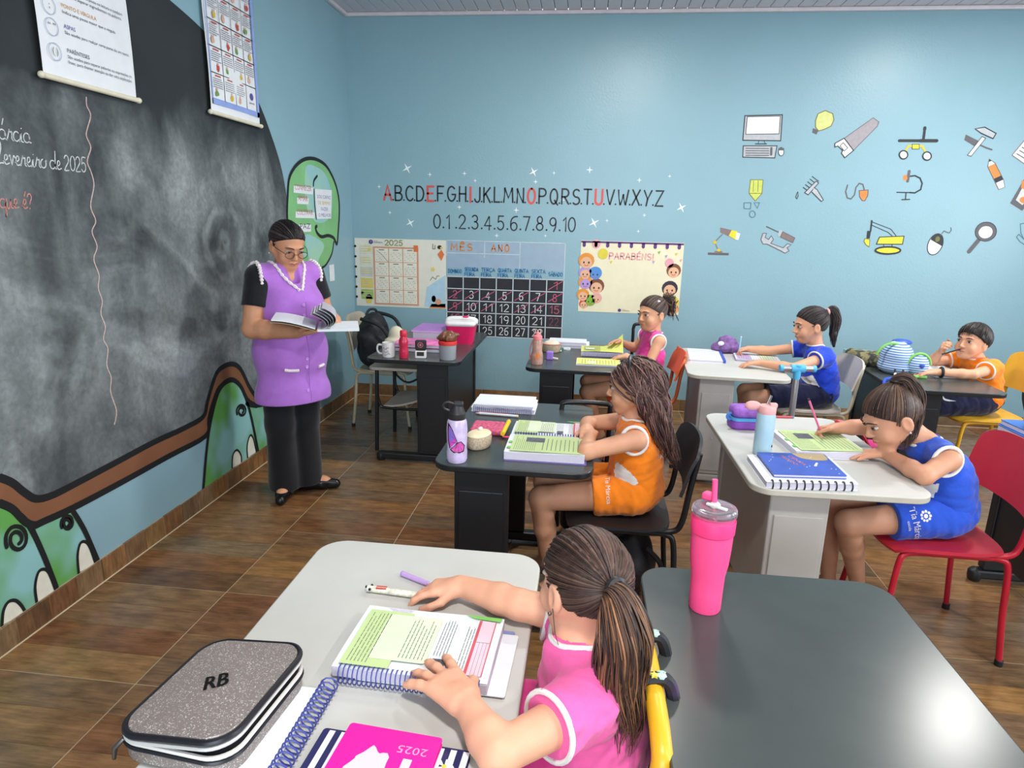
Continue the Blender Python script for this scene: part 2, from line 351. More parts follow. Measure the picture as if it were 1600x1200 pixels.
# ================================================================ mural outlines in metres on the walls (along the wall, height)
MUR = {
 'BROWN_UP': [(-3.658, 0.642), (-3.615, 0.605), (-3.573, 0.549), (-3.527, 0.503), (-3.449, 0.486), (-3.312, 0.486), (-3.067, 0.49), (-2.832, 0.495), (-2.581, 0.489), (-2.415, 0.499), (-2.365, 0.567), (-2.296, 0.659), (-2.226, 0.719), (-2.097, 0.727), (-1.997, 0.676), (-1.903, 0.532), (-1.812, 0.43)],
 'BROWN_LO': [(-3.676, 0.551), (-3.633, 0.509), (-3.594, 0.442), (-3.556, 0.407), (-3.512, 0.402), (-3.368, 0.392), (-3.086, 0.387), (-2.738, 0.387), (-2.41, 0.386), (-2.366, 0.47), (-2.314, 0.546), (-2.237, 0.617), (-2.111, 0.636), (-2.012, 0.575), (-1.942, 0.466), (-1.841, 0.399)],
 'HILL1': [(-3.86, 0.09), (-3.758, 0.615), (-3.676, 0.551), (-3.626, 0.496), (-3.577, 0.414), (-3.537, 0.266), (-3.505, 0.106)],
 'HILL2': [(-3.553, 0.392), (-3.37, 0.382), (-3.324, 0.268), (-3.278, 0.102), (-3.505, 0.106)],
 'HILL3': [(-2.479, 0.101), (-2.41, 0.316), (-2.344, 0.463), (-2.239, 0.603), (-2.112, 0.632), (-2.012, 0.575), (-1.925, 0.383), (-1.861, 0.09)],
 'HILL4': [(-1.96, 0.447), (-1.841, 0.399), (-1.544, 0.332), (-1.458, 0.159), (-1.503, 0.103), (-1.861, 0.09)],
 'EGGS': [[(-3.756, 0.107), (-3.741, 0.155), (-3.717, 0.177), (-3.688, 0.166), (-3.668, 0.133), (-3.656, 0.095)], [(-3.602, 0.102), (-3.598, 0.167), (-3.575, 0.215), (-3.549, 0.216), (-3.528, 0.188), (-3.511, 0.103)], [(-3.387, 0.107), (-3.38, 0.181), (-3.359, 0.225), (-3.333, 0.223), (-3.312, 0.189), (-3.293, 0.099)], [(-2.178, 0.11), (-2.159, 0.182), (-2.11, 0.198), (-2.07, 0.15), (-2.072, 0.096)], [(-1.996, 0.107), (-1.99, 0.184), (-1.947, 0.236), (-1.912, 0.205), (-1.887, 0.107)]],
 'SPIRALS': [[(-3.683, 0.382), (-3.684, 0.4), (-3.681, 0.417), (-3.675, 0.43), (-3.665, 0.439), (-3.653, 0.444), (-3.64, 0.443), (-3.627, 0.437), (-3.615, 0.428), (-3.606, 0.415), (-3.6, 0.4), (-3.598, 0.385), (-3.6, 0.371), (-3.605, 0.359), (-3.613, 0.351), (-3.622, 0.347), (-3.633, 0.347), (-3.643, 0.351), (-3.652, 0.359), (-3.659, 0.368), (-3.664, 0.38), (-3.666, 0.391), (-3.665, 0.401), (-3.662, 0.41), (-3.657, 0.417), (-3.65, 0.42), (-3.642, 0.421), (-3.635, 0.418), (-3.628, 0.413), (-3.623, 0.407), (-3.619, 0.399), (-3.617, 0.391), (-3.618, 0.384), (-3.62, 0.377), (-3.624, 0.373), (-3.628, 0.371), (-3.633, 0.37)], [(-3.434, 0.338), (-3.436, 0.349), (-3.434, 0.359), (-3.43, 0.367), (-3.423, 0.372), (-3.416, 0.375), (-3.407, 0.374), (-3.399, 0.371), (-3.391, 0.365), (-3.385, 0.357), (-3.381, 0.348), (-3.38, 0.339), (-3.38, 0.331), (-3.383, 0.324), (-3.388, 0.319), (-3.395, 0.317), (-3.401, 0.317), (-3.408, 0.32), (-3.414, 0.324), (-3.419, 0.33), (-3.422, 0.337), (-3.424, 0.343), (-3.423, 0.35), (-3.421, 0.355), (-3.418, 0.359), (-3.413, 0.361), (-3.409, 0.361), (-3.404, 0.359), (-3.399, 0.356), (-3.396, 0.352), (-3.393, 0.348), (-3.392, 0.343), (-3.392, 0.339), (-3.393, 0.335), (-3.396, 0.332), (-3.399, 0.331), (-3.402, 0.331)], [(-2.075, 0.413), (-2.078, 0.426), (-2.077, 0.438), (-2.071, 0.447), (-2.06, 0.454), (-2.046, 0.457), (-2.03, 0.457), (-2.014, 0.453), (-1.999, 0.446), (-1.987, 0.437), (-1.979, 0.426), (-1.974, 0.415), (-1.975, 0.405), (-1.979, 0.397), (-1.988, 0.391), (-1.998, 0.388), (-2.011, 0.388), (-2.024, 0.391), (-2.035, 0.396), (-2.045, 0.403), (-2.052, 0.411), (-2.056, 0.419), (-2.056, 0.427), (-2.053, 0.433), (-2.047, 0.438), (-2.04, 0.44), (-2.031, 0.441), (-2.022, 0.439), (-2.013, 0.436), (-2.006, 0.431), (-2.001, 0.425), (-1.998, 0.42), (-1.997, 0.414), (-1.999, 0.41), (-2.003, 0.407), (-2.008, 0.405), (-2.014, 0.405)]],
 'DINO': [(-1.249, 1.583), (-1.223, 1.709), (-1.188, 1.819), (-1.11, 1.892), (-1.0, 1.947), (-0.868, 1.982), (-0.708, 1.99), (-0.542, 1.963), (-0.421, 1.896), (-0.337, 1.813), (-0.292, 1.715), (-0.296, 1.603), (-0.333, 1.471), (-0.373, 1.364), (-0.437, 1.402), (-0.451, 1.352), (-0.49, 1.292), (-0.604, 1.218), (-0.69, 1.194), (-0.683, 1.085), (-0.707, 0.947), (-0.731, 0.789), (-1.09, 0.841), (-1.091, 1.247), (-1.204, 1.48)],
 'DINO_LINE': [(-1.243, 1.481), (-1.249, 1.583), (-1.223, 1.709), (-1.188, 1.819), (-1.11, 1.892), (-1.0, 1.947), (-0.868, 1.982), (-0.708, 1.99), (-0.542, 1.963), (-0.421, 1.896), (-0.337, 1.813), (-0.292, 1.715), (-0.296, 1.603), (-0.333, 1.471), (-0.373, 1.364), (-0.436, 1.412), (-0.553, 1.434), (-0.68, 1.427), (-0.761, 1.457), (-0.787, 1.495), (-0.762, 1.506)],
 'JAW': [(-0.44, 1.381), (-0.49, 1.292), (-0.604, 1.218), (-0.695, 1.194), (-0.793, 1.199)],
 'NECK': [(-0.69, 1.194), (-0.683, 1.085), (-0.707, 0.947), (-0.731, 0.789)],
 'BROW': [(-0.789, 1.799), (-0.773, 1.836), (-0.711, 1.872)],
 'EYE': [(-0.781, 1.772), (-0.783, 1.662), (-0.765, 1.56)],
 'BLUEPATCH': [(-0.909, 1.916), (-0.691, 1.933), (-0.526, 1.879), (-0.439, 1.739), (-0.482, 1.591), (-0.643, 1.532), (-0.808, 1.55), (-0.931, 1.658)],
 'BLUEPATCH2': [(-0.98, 1.442), (-0.778, 1.419), (-0.638, 1.358), (-0.748, 1.265), (-0.856, 1.166), (-0.934, 1.275)],
 'STRIPS': [[(-1.124, 1.781), (-0.791, 1.782), (-0.809, 1.734), (-1.131, 1.734)], [(-1.08, 1.702), (-0.885, 1.704), (-0.897, 1.661), (-1.085, 1.661)], [(-1.117, 1.608), (-0.79, 1.606), (-0.8, 1.564), (-1.122, 1.565)], [(-1.077, 1.52), (-0.868, 1.518), (-0.876, 1.468), (-1.084, 1.467)]],
 'SHEET': [(-0.769, 1.777), (-0.442, 1.783), (-0.478, 1.564), (-0.765, 1.56)],
 'SWITCH': [(-0.559, 1.205), (-0.468, 1.2), (-0.488, 1.073), (-0.573, 1.08)],
 'BOARD': [(-2.361, 2.568), (-2.121, 2.514), (-1.839, 2.415), (-1.57, 2.271), (-1.394, 2.062), (-1.285, 1.874), (-1.234, 1.692), (-1.215, 1.545), (-1.144, 1.326), (-1.059, 1.163)],
 'WAVY': [(-2.996, 2.025), (-2.999, 1.993), (-2.984, 1.959), (-3.011, 1.906), (-3.023, 1.875), (-3.006, 1.833), (-3.028, 1.793), (-3.036, 1.768), (-3.021, 1.731), (-3.016, 1.681), (-3.049, 1.598), (-3.031, 1.539), (-3.06, 1.495), (-3.042, 1.435), (-3.07, 1.383), (-3.052, 1.316), (-3.066, 1.263), (-3.053, 1.207), (-3.07, 1.155), (-3.054, 1.097), (-3.074, 1.045), (-3.056, 0.999), (-3.075, 0.932), (-3.059, 0.871), (-3.073, 0.811), (-3.053, 0.723), (-3.064, 0.682), (-3.076, 0.662)],
}
ICON = {
 'computer': [('f', [(3.207, 2.417), (3.487, 2.426), (3.497, 2.236), (3.21, 2.237)], 'grey', 0), ('l', [(3.207, 2.417), (3.487, 2.426), (3.497, 2.236), (3.21, 2.237), (3.207, 2.417)], 'k', 4.5), ('f', [(3.226, 2.41), (3.473, 2.416), (3.479, 2.287), (3.227, 2.281)], 'white', 0), ('l', [(3.226, 2.41), (3.473, 2.416), (3.479, 2.287), (3.227, 2.281), (3.226, 2.41)], 'k', 3), ('l', [(3.332, 2.235), (3.33, 2.215)], 'k', 2.5), ('l', [(3.372, 2.235), (3.382, 2.215)], 'k', 2.5), ('l', [(3.308, 2.211), (3.393, 2.212)], 'k', 4)],
 'keyboard': [('f', [(3.218, 2.195), (3.474, 2.198), (3.468, 2.108), (3.223, 2.111)], 'grey', 0), ('l', [(3.218, 2.195), (3.474, 2.198), (3.468, 2.108), (3.223, 2.111), (3.218, 2.195)], 'k', 4), ('l', [(3.239, 2.177), (3.413, 2.177)], 'dgrey', 4), ('l', [(3.24, 2.159), (3.415, 2.16)], 'dgrey', 4), ('l', [(3.242, 2.142), (3.417, 2.143)], 'dgrey', 4), ('l', [(3.244, 2.125), (3.419, 2.126)], 'dgrey', 4), ('l', [(3.433, 2.182), (3.437, 2.132)], 'dgrey', 10), ('f', [(3.531, 2.155), (3.53, 2.142), (3.526, 2.131), (3.518, 2.125), (3.509, 2.125), (3.5, 2.13), (3.493, 2.141), (3.49, 2.155), (3.49, 2.168), (3.494, 2.179), (3.502, 2.185), (3.511, 2.185), (3.52, 2.179), (3.527, 2.168)], 'white', 0), ('l', [(3.531, 2.155), (3.53, 2.142), (3.526, 2.131), (3.518, 2.125), (3.509, 2.125), (3.5, 2.13), (3.493, 2.141), (3.49, 2.155), (3.49, 2.168), (3.494, 2.179), (3.502, 2.185), (3.511, 2.185), (3.52, 2.179), (3.527, 2.168), (3.531, 2.155)], 'k', 3), ('f', [(3.488, 2.182), (3.529, 2.183), (3.531, 2.164), (3.49, 2.164)], 'dgrey', 0)],
 'light_bulb': [('f', [(3.739, 2.383), (3.752, 2.435), (3.802, 2.458), (3.859, 2.436), (3.874, 2.391), (3.859, 2.346), (3.813, 2.323), (3.771, 2.31), (3.746, 2.337)], 'bulb', 0), ('l', [(3.739, 2.383), (3.752, 2.435), (3.802, 2.458), (3.859, 2.436), (3.874, 2.391), (3.859, 2.346), (3.813, 2.323), (3.771, 2.31), (3.746, 2.337), (3.739, 2.383)], 'olive', 4), ('f', [(3.727, 2.33), (3.771, 2.315), (3.759, 2.284), (3.726, 2.298)], 'dgrey', 0)],
 'saw': [('f', [(3.975, 2.264), (4.159, 2.408), (4.205, 2.378), (4.198, 2.348), (4.049, 2.17)], 'sawgrey', 0), ('l', [(3.975, 2.264), (4.159, 2.408), (4.205, 2.378), (4.198, 2.348), (4.049, 2.17)], 'dgrey', 3), ('f', [(3.968, 2.259), (4.049, 2.17), (3.992, 2.116), (3.963, 2.149), (3.969, 2.169), (3.929, 2.202), (3.907, 2.194), (3.904, 2.22)], 'white', 0), ('l', [(3.968, 2.259), (4.049, 2.17), (3.992, 2.116), (3.963, 2.149), (3.969, 2.169), (3.929, 2.202), (3.907, 2.194), (3.904, 2.22), (3.968, 2.259)], 'k', 4.5), ('l', [(3.965, 2.226), (4.004, 2.188), (3.981, 2.165), (3.945, 2.203), (3.965, 2.226)], 'k', 3)],
 'rover': [('l', [(4.373, 2.245), (4.523, 2.246)], 'k', 13), ('l', [(4.523, 2.246), (4.643, 2.247)], 'k', 15), ('l', [(4.546, 2.246), (4.544, 2.314)], 'k', 12), ('l', [(4.543, 2.326), (4.542, 2.339)], 'k', 14), ('l', [(4.43, 2.17), (4.447, 2.208), (4.497, 2.204), (4.545, 2.209), (4.574, 2.167)], 'dyel', 9), ('f', [(4.471, 2.22), (4.52, 2.221), (4.526, 2.186), (4.476, 2.185)], 'yel', 0), ('l', [(4.471, 2.22), (4.52, 2.221), (4.526, 2.186), (4.476, 2.185), (4.471, 2.22)], 'k', 2.5), ('f', [(4.45, 2.143), (4.449, 2.13), (4.442, 2.119), (4.431, 2.113), (4.418, 2.113), (4.405, 2.118), (4.395, 2.129), (4.389, 2.142), (4.39, 2.155), (4.397, 2.166), (4.408, 2.172), (4.422, 2.172), (4.435, 2.166), (4.445, 2.156)], 'white', 0), ('l', [(4.45, 2.143), (4.449, 2.13), (4.442, 2.119), (4.431, 2.113), (4.418, 2.113), (4.405, 2.118), (4.395, 2.129), (4.389, 2.142), (4.39, 2.155), (4.397, 2.166), (4.408, 2.172), (4.422, 2.172), (4.435, 2.166), (4.445, 2.156), (4.45, 2.143)], 'k', 6), ('f', [(4.621, 2.136), (4.621, 2.123), (4.614, 2.112), (4.603, 2.106), (4.59, 2.106), (4.577, 2.111), (4.566, 2.122), (4.561, 2.135), (4.562, 2.148), (4.569, 2.159), (4.58, 2.165), (4.593, 2.165), (4.606, 2.159), (4.616, 2.149)], 'white', 0), ('l', [(4.621, 2.136), (4.621, 2.123), (4.614, 2.112), (4.603, 2.106), (4.59, 2.106), (4.577, 2.111), (4.566, 2.122), (4.561, 2.135), (4.562, 2.148), (4.569, 2.159), (4.58, 2.165), (4.593, 2.165), (4.606, 2.159), (4.616, 2.149), (4.621, 2.136)], 'k', 6)],
 'hammer_and_screwdriver': [('f', [(4.842, 2.294), (4.955, 2.243), (4.941, 2.198), (4.838, 2.254)], 'dgrey', 0), ('l', [(4.952, 2.221), (5.007, 2.199), (5.046, 2.187)], 'dgrey', 7), ('f', [(4.96, 2.28), (4.987, 2.268), (4.908, 2.138), (4.881, 2.145)], 'white', 0), ('l', [(4.96, 2.28), (4.987, 2.268), (4.908, 2.138), (4.881, 2.145), (4.96, 2.28)], 'k', 3), ('f', [(4.901, 2.334), (4.965, 2.347), (5.054, 2.303), (5.039, 2.266), (4.951, 2.302)], 'grey', 0), ('l', [(4.901, 2.334), (4.965, 2.347), (5.054, 2.303), (5.039, 2.266), (4.951, 2.302), (4.901, 2.334)], 'k', 4.5)],
 'written_page': [('f', [(5.26, 2.253), (5.196, 2.149), (5.292, 2.09), (5.36, 2.188)], 'white', 0), ('l', [(5.26, 2.253), (5.196, 2.149), (5.292, 2.09), (5.36, 2.188), (5.26, 2.253)], 'brown', 4), ('l', [(5.242, 2.183), (5.318, 2.143)], 'dgrey', 4), ('l', [(5.227, 2.16), (5.301, 2.12)], 'dgrey', 4), ('l', [(5.255, 2.206), (5.335, 2.165)], 'dgrey', 4)],
 'pencil': [('f', [(5.04, 2.064), (5.086, 2.092), (5.167, 1.975), (5.185, 1.922), (5.145, 1.898)], 'org', 0), ('f', [(5.04, 2.064), (5.04, 2.12), (5.087, 2.087)], 'white', 0), ('f', [(5.039, 2.097), (5.04, 2.12), (5.06, 2.107)], 'k', 0), ('f', [(5.1, 1.977), (5.148, 2.002), (5.168, 1.972), (5.121, 1.947)], 'k', 0), ('f', [(5.121, 1.947), (5.168, 1.972), (5.189, 1.918), (5.149, 1.899)], 'white', 0), ('l', [(5.04, 2.12), (5.086, 2.092), (5.167, 1.975), (5.189, 1.918), (5.149, 1.899), (5.04, 2.064), (5.04, 2.12)], 'dgrey', 2.5)],
 'crayon': [('f', [(3.301, 1.941), (3.397, 1.942), (3.4, 1.839), (3.301, 1.837)], 'lime', 0), ('f', [(3.301, 1.837), (3.4, 1.839), (3.355, 1.779)], 'lime', 0), ('l', [(3.301, 1.941), (3.397, 1.942), (3.4, 1.839), (3.355, 1.779), (3.301, 1.837), (3.301, 1.941)], 'olive', 3), ('l', [(3.301, 1.837), (3.4, 1.839)], 'olive', 3), ('l', [(3.326, 1.933), (3.331, 1.85)], 'olive', 2), ('l', [(3.361, 1.934), (3.367, 1.851)], 'olive', 2), ('l', [(3.27, 1.764), (3.323, 1.765), (3.325, 1.717), (3.274, 1.719), (3.27, 1.764)], 'teal', 3), ('l', [(3.346, 1.766), (3.389, 1.767), (3.378, 1.723), (3.346, 1.766)], 'teal', 3), ('l', [(3.367, 1.677), (3.366, 1.666), (3.36, 1.657), (3.352, 1.652), (3.342, 1.651), (3.332, 1.656), (3.325, 1.665), (3.321, 1.676), (3.322, 1.688), (3.328, 1.697), (3.336, 1.702), (3.346, 1.702), (3.356, 1.697), (3.363, 1.689), (3.367, 1.677)], 'teal', 3)],
 'paintbrush': [('l', [(3.768, 1.973), (3.82, 1.938)], 'k', 4), ('l', [(3.754, 1.953), (3.806, 1.917)], 'k', 4), ('l', [(3.739, 1.932), (3.791, 1.897)], 'k', 4), ('l', [(3.724, 1.911), (3.776, 1.876)], 'k', 4), ('l', [(3.71, 1.89), (3.762, 1.855)], 'k', 4), ('f', [(3.801, 1.938), (3.822, 1.925), (3.755, 1.834), (3.726, 1.85)], 'grey', 0), ('l', [(3.801, 1.938), (3.822, 1.925), (3.755, 1.834), (3.726, 1.85), (3.801, 1.938)], 'k', 3.5), ('f', [(3.792, 1.89), (3.817, 1.875), (3.875, 1.797), (3.861, 1.786), (3.781, 1.855)], 'grey', 0), ('l', [(3.792, 1.89), (3.817, 1.875), (3.875, 1.797), (3.861, 1.786), (3.781, 1.855)], 'k', 3.5), ('l', [(3.673, 1.857), (3.662, 1.817), (3.673, 1.801), (3.68, 1.822), (3.673, 1.857)], 'k', 3)],
 'corded_mouse': [('l', [(4.042, 1.913), (4.034, 1.863), (4.053, 1.816), (4.082, 1.809), (4.104, 1.841), (4.107, 1.896), (4.127, 1.927), (4.155, 1.92), (4.171, 1.881)], 'dgrey', 6), ('f', [(4.135, 1.873), (4.2, 1.879), (4.203, 1.835), (4.188, 1.798), (4.168, 1.798), (4.145, 1.826)], 'org', 0), ('l', [(4.135, 1.873), (4.2, 1.879), (4.203, 1.835), (4.188, 1.798), (4.168, 1.798), (4.145, 1.826), (4.135, 1.873)], 'dgrey', 4)],
 'microscope': [('l', [(4.476, 1.983), (4.528, 1.991), (4.568, 1.973), (4.59, 1.935), (4.587, 1.889), (4.548, 1.863), (4.51, 1.865)], 'k', 7), ('l', [(4.481, 2.023), (4.481, 1.949)], 'dgrey', 13), ('f', [(4.475, 1.975), (4.475, 1.965), (4.472, 1.958), (4.466, 1.954), (4.458, 1.954), (4.451, 1.958), (4.445, 1.965), (4.442, 1.974), (4.442, 1.984), (4.446, 1.991), (4.452, 1.996), (4.459, 1.996), (4.466, 1.992), (4.472, 1.984)], 'org', 0), ('l', [(4.415, 1.865), (4.513, 1.865)], 'k', 5), ('l', [(4.483, 1.862), (4.487, 1.814)], 'k', 5), ('l', [(4.46, 1.811), (4.518, 1.814)], 'k', 5)],
 'photo_card': [('f', [(5.314, 1.977), (5.249, 1.8), (5.346, 1.745), (5.438, 1.873)], 'dgrey', 0), ('f', [(5.322, 1.94), (5.286, 1.824), (5.34, 1.787), (5.406, 1.888)], 'cream', 0), ('f', [(5.377, 1.826), (5.376, 1.815), (5.369, 1.807), (5.357, 1.802), (5.342, 1.801), (5.328, 1.806), (5.317, 1.814), (5.312, 1.825), (5.313, 1.835), (5.321, 1.844), (5.333, 1.849), (5.347, 1.849), (5.361, 1.845), (5.372, 1.837)], 'org', 0), ('f', [(5.301, 1.97), (5.332, 1.963), (5.329, 1.902), (5.304, 1.916)], 'org', 0)],
 'desk_lamp': [('f', [(3.023, 1.365), (3.19, 1.365), (3.192, 1.346), (3.025, 1.345)], 'dgrey', 0), ('f', [(3.075, 1.378), (3.139, 1.378), (3.14, 1.362), (3.077, 1.36)], 'brown', 0), ('l', [(3.105, 1.379), (3.074, 1.445)], 'olive', 4), ('l', [(3.073, 1.453), (3.125, 1.513)], 'dgrey', 4), ('f', [(3.085, 1.449), (3.084, 1.442), (3.081, 1.437), (3.075, 1.434), (3.068, 1.434), (3.062, 1.436), (3.058, 1.442), (3.055, 1.448), (3.056, 1.454), (3.06, 1.46), (3.066, 1.463), (3.072, 1.463), (3.079, 1.46), (3.083, 1.455)], 'dyel', 0), ('f', [(3.104, 1.567), (3.196, 1.548), (3.18, 1.498), (3.107, 1.529)], 'brown', 0), ('f', [(3.196, 1.548), (3.241, 1.54), (3.231, 1.474), (3.176, 1.503)], 'yel', 0), ('f', [(3.235, 1.532), (3.266, 1.521), (3.255, 1.471), (3.231, 1.474)], 'white', 0), ('f', [(3.125, 1.386), (3.123, 1.381), (3.119, 1.377), (3.113, 1.375), (3.105, 1.374), (3.099, 1.377), (3.094, 1.38), (3.091, 1.385), (3.093, 1.391), (3.097, 1.395), (3.103, 1.397), (3.111, 1.397), (3.117, 1.395), (3.122, 1.391)], 'dyel', 0)],
 'wrench_and_screwdriver': [('l', [(3.465, 1.582), (3.564, 1.54)], 'dgrey', 6), ('f', [(3.569, 1.562), (3.598, 1.549), (3.585, 1.5), (3.56, 1.516)], 'grey', 0), ('f', [(3.595, 1.546), (3.695, 1.499), (3.683, 1.461), (3.581, 1.503)], 'brown', 0), ('l', [(3.595, 1.546), (3.695, 1.499), (3.683, 1.461), (3.581, 1.503), (3.595, 1.546)], 'dgrey', 3), ('f', [(3.432, 1.479), (3.443, 1.529), (3.471, 1.53), (3.463, 1.497), (3.493, 1.481), (3.51, 1.511), (3.53, 1.482), (3.512, 1.452), (3.614, 1.418), (3.642, 1.452), (3.672, 1.445), (3.643, 1.419), (3.662, 1.395), (3.632, 1.377), (3.601, 1.393), (3.485, 1.445), (3.453, 1.444)], 'grey', 0), ('l', [(3.432, 1.479), (3.443, 1.529), (3.471, 1.53), (3.463, 1.497), (3.493, 1.481), (3.51, 1.511), (3.53, 1.482), (3.512, 1.452), (3.614, 1.418), (3.642, 1.452), (3.672, 1.445), (3.643, 1.419), (3.662, 1.395), (3.632, 1.377), (3.601, 1.393), (3.485, 1.445), (3.453, 1.444), (3.432, 1.479)], 'dgrey', 3.5)],
 'excavator': [('l', [(4.262, 1.646), (4.265, 1.566)], 'k', 8), ('l', [(4.264, 1.638), (4.415, 1.585), (4.462, 1.535)], 'k', 3.5), ('l', [(4.264, 1.614), (4.396, 1.561), (4.431, 1.535)], 'k', 3.5), ('f', [(4.239, 1.568), (4.268, 1.569), (4.267, 1.509), (4.242, 1.509)], 'k', 0), ('f', [(4.231, 1.508), (4.268, 1.501), (4.272, 1.445), (4.246, 1.46), (4.227, 1.484)], 'yel', 0), ('l', [(4.231, 1.508), (4.268, 1.501), (4.272, 1.445), (4.246, 1.46), (4.227, 1.484), (4.231, 1.508)], 'olive', 3), ('f', [(4.339, 1.522), (4.52, 1.534), (4.519, 1.472), (4.324, 1.467)], 'yel', 0), ('l', [(4.339, 1.522), (4.52, 1.534), (4.519, 1.472), (4.324, 1.467), (4.339, 1.522)], 'k', 4), ('l', [(4.379, 1.464), (4.382, 1.448)], 'k', 3), ('l', [(4.442, 1.465), (4.444, 1.449)], 'k', 3), ('f', [(4.511, 1.424), (4.508, 1.415), (4.496, 1.407), (4.476, 1.4), (4.45, 1.396), (4.421, 1.393), (4.392, 1.394), (4.365, 1.397), (4.344, 1.403), (4.329, 1.41), (4.323, 1.418), (4.326, 1.427), (4.339, 1.435), (4.359, 1.442), (4.384, 1.446), (4.413, 1.448), (4.442, 1.448), (4.469, 1.445), (4.49, 1.439), (4.505, 1.432)], 'yel', 0), ('l', [(4.511, 1.424), (4.508, 1.415), (4.496, 1.407), (4.476, 1.4), (4.45, 1.396), (4.421, 1.393), (4.392, 1.394), (4.365, 1.397), (4.344, 1.403), (4.329, 1.41), (4.323, 1.418), (4.326, 1.427), (4.339, 1.435), (4.359, 1.442), (4.384, 1.446), (4.413, 1.448), (4.442, 1.448), (4.469, 1.445), (4.49, 1.439), (4.505, 1.432), (4.511, 1.424)], 'k', 8)],
 'computer_mouse': [('f', [(4.814, 1.456), (4.805, 1.432), (4.792, 1.413), (4.776, 1.4), (4.758, 1.395), (4.741, 1.398), (4.726, 1.408), (4.715, 1.426), (4.709, 1.448), (4.708, 1.473), (4.712, 1.499), (4.721, 1.522), (4.735, 1.541), (4.751, 1.554), (4.768, 1.559), (4.785, 1.556), (4.8, 1.546), (4.811, 1.528), (4.817, 1.506), (4.819, 1.481)], 'white', 0), ('f', [(4.722, 1.513), (4.739, 1.549), (4.775, 1.559), (4.814, 1.531), (4.82, 1.48), (4.815, 1.464)], 'k', 0), ('l', [(4.814, 1.456), (4.805, 1.432), (4.792, 1.413), (4.776, 1.4), (4.758, 1.395), (4.741, 1.398), (4.726, 1.408), (4.715, 1.426), (4.709, 1.448), (4.708, 1.473), (4.712, 1.499), (4.721, 1.522), (4.735, 1.541), (4.751, 1.554), (4.768, 1.559), (4.785, 1.556), (4.8, 1.546), (4.811, 1.528), (4.817, 1.506), (4.819, 1.481), (4.815, 1.456)], 'k', 4), ('f', [(4.79, 1.511), (4.786, 1.502), (4.779, 1.497), (4.771, 1.496), (4.764, 1.499), (4.759, 1.506), (4.756, 1.515), (4.757, 1.525), (4.761, 1.533), (4.767, 1.538), (4.775, 1.539), (4.782, 1.536), (4.788, 1.529), (4.791, 1.52)], 'olive', 0), ('l', [(4.798, 1.56), (4.81, 1.582), (4.832, 1.572), (4.851, 1.567), (4.862, 1.588), (4.856, 1.607)], 'dgrey', 4)],
 'magnifying_glass': [('l', [(5.076, 1.519), (5.021, 1.428)], 'dgrey', 20), ('f', [(5.187, 1.607), (5.193, 1.584), (5.192, 1.561), (5.183, 1.541), (5.167, 1.525), (5.147, 1.514), (5.123, 1.51), (5.099, 1.514), (5.076, 1.524), (5.057, 1.54), (5.044, 1.56), (5.038, 1.583), (5.04, 1.606), (5.049, 1.626), (5.064, 1.642), (5.085, 1.653), (5.109, 1.656), (5.133, 1.653), (5.155, 1.643), (5.174, 1.627)], 'dgrey', 0), ('f', [(5.162, 1.594), (5.166, 1.58), (5.164, 1.565), (5.158, 1.552), (5.148, 1.542), (5.135, 1.535), (5.119, 1.532), (5.103, 1.534), (5.089, 1.541), (5.076, 1.551), (5.068, 1.564), (5.064, 1.578), (5.066, 1.592), (5.072, 1.605), (5.082, 1.616), (5.096, 1.623), (5.111, 1.625), (5.127, 1.623), (5.142, 1.617), (5.154, 1.607)], 'white', 0), ('l', [(5.187, 1.607), (5.193, 1.584), (5.192, 1.561), (5.183, 1.541), (5.167, 1.525), (5.147, 1.514), (5.123, 1.51), (5.099, 1.514), (5.076, 1.524), (5.057, 1.54), (5.044, 1.56), (5.038, 1.583), (5.04, 1.606), (5.049, 1.626), (5.064, 1.642), (5.085, 1.653), (5.109, 1.656), (5.133, 1.653), (5.155, 1.643), (5.174, 1.627), (5.187, 1.606)], 'k', 3)],
 'hand_outline': [('l', [(5.379, 1.653), (5.353, 1.647), (5.371, 1.577), (5.403, 1.531)], 'teal', 4), ('l', [(5.403, 1.531), (5.358, 1.569), (5.344, 1.548), (5.376, 1.514), (5.427, 1.484)], 'teal', 4)],
}
STARS = [(0.497, 1.988, 2.2), (0.692, 1.941, 1), (0.987, 1.954, 1), (1.565, 1.975, 2), (2.024, 1.998, 1.4), (1.734, 1.969, 0.8), (2.429, 1.924, 1), (0.25, 1.836, 0.9), (0.339, 1.625, 0.9), (0.518, 1.544, 2), (0.945, 1.682, 1), (1.429, 1.667, 1.2), (2.081, 1.58, 2.2), (2.781, 1.716, 2), (1.268, 1.455, 1), (2.488, 1.65, 0.8), (1.814, 1.757, 1), (1.078, 1.899, 0.8), (1.585, 1.898, 1), (2.667, 1.958, 0.7), (1.681, 1.465, 0.7), (2.448, 1.52, 0.7), (2.187, 1.6, 0.7)]
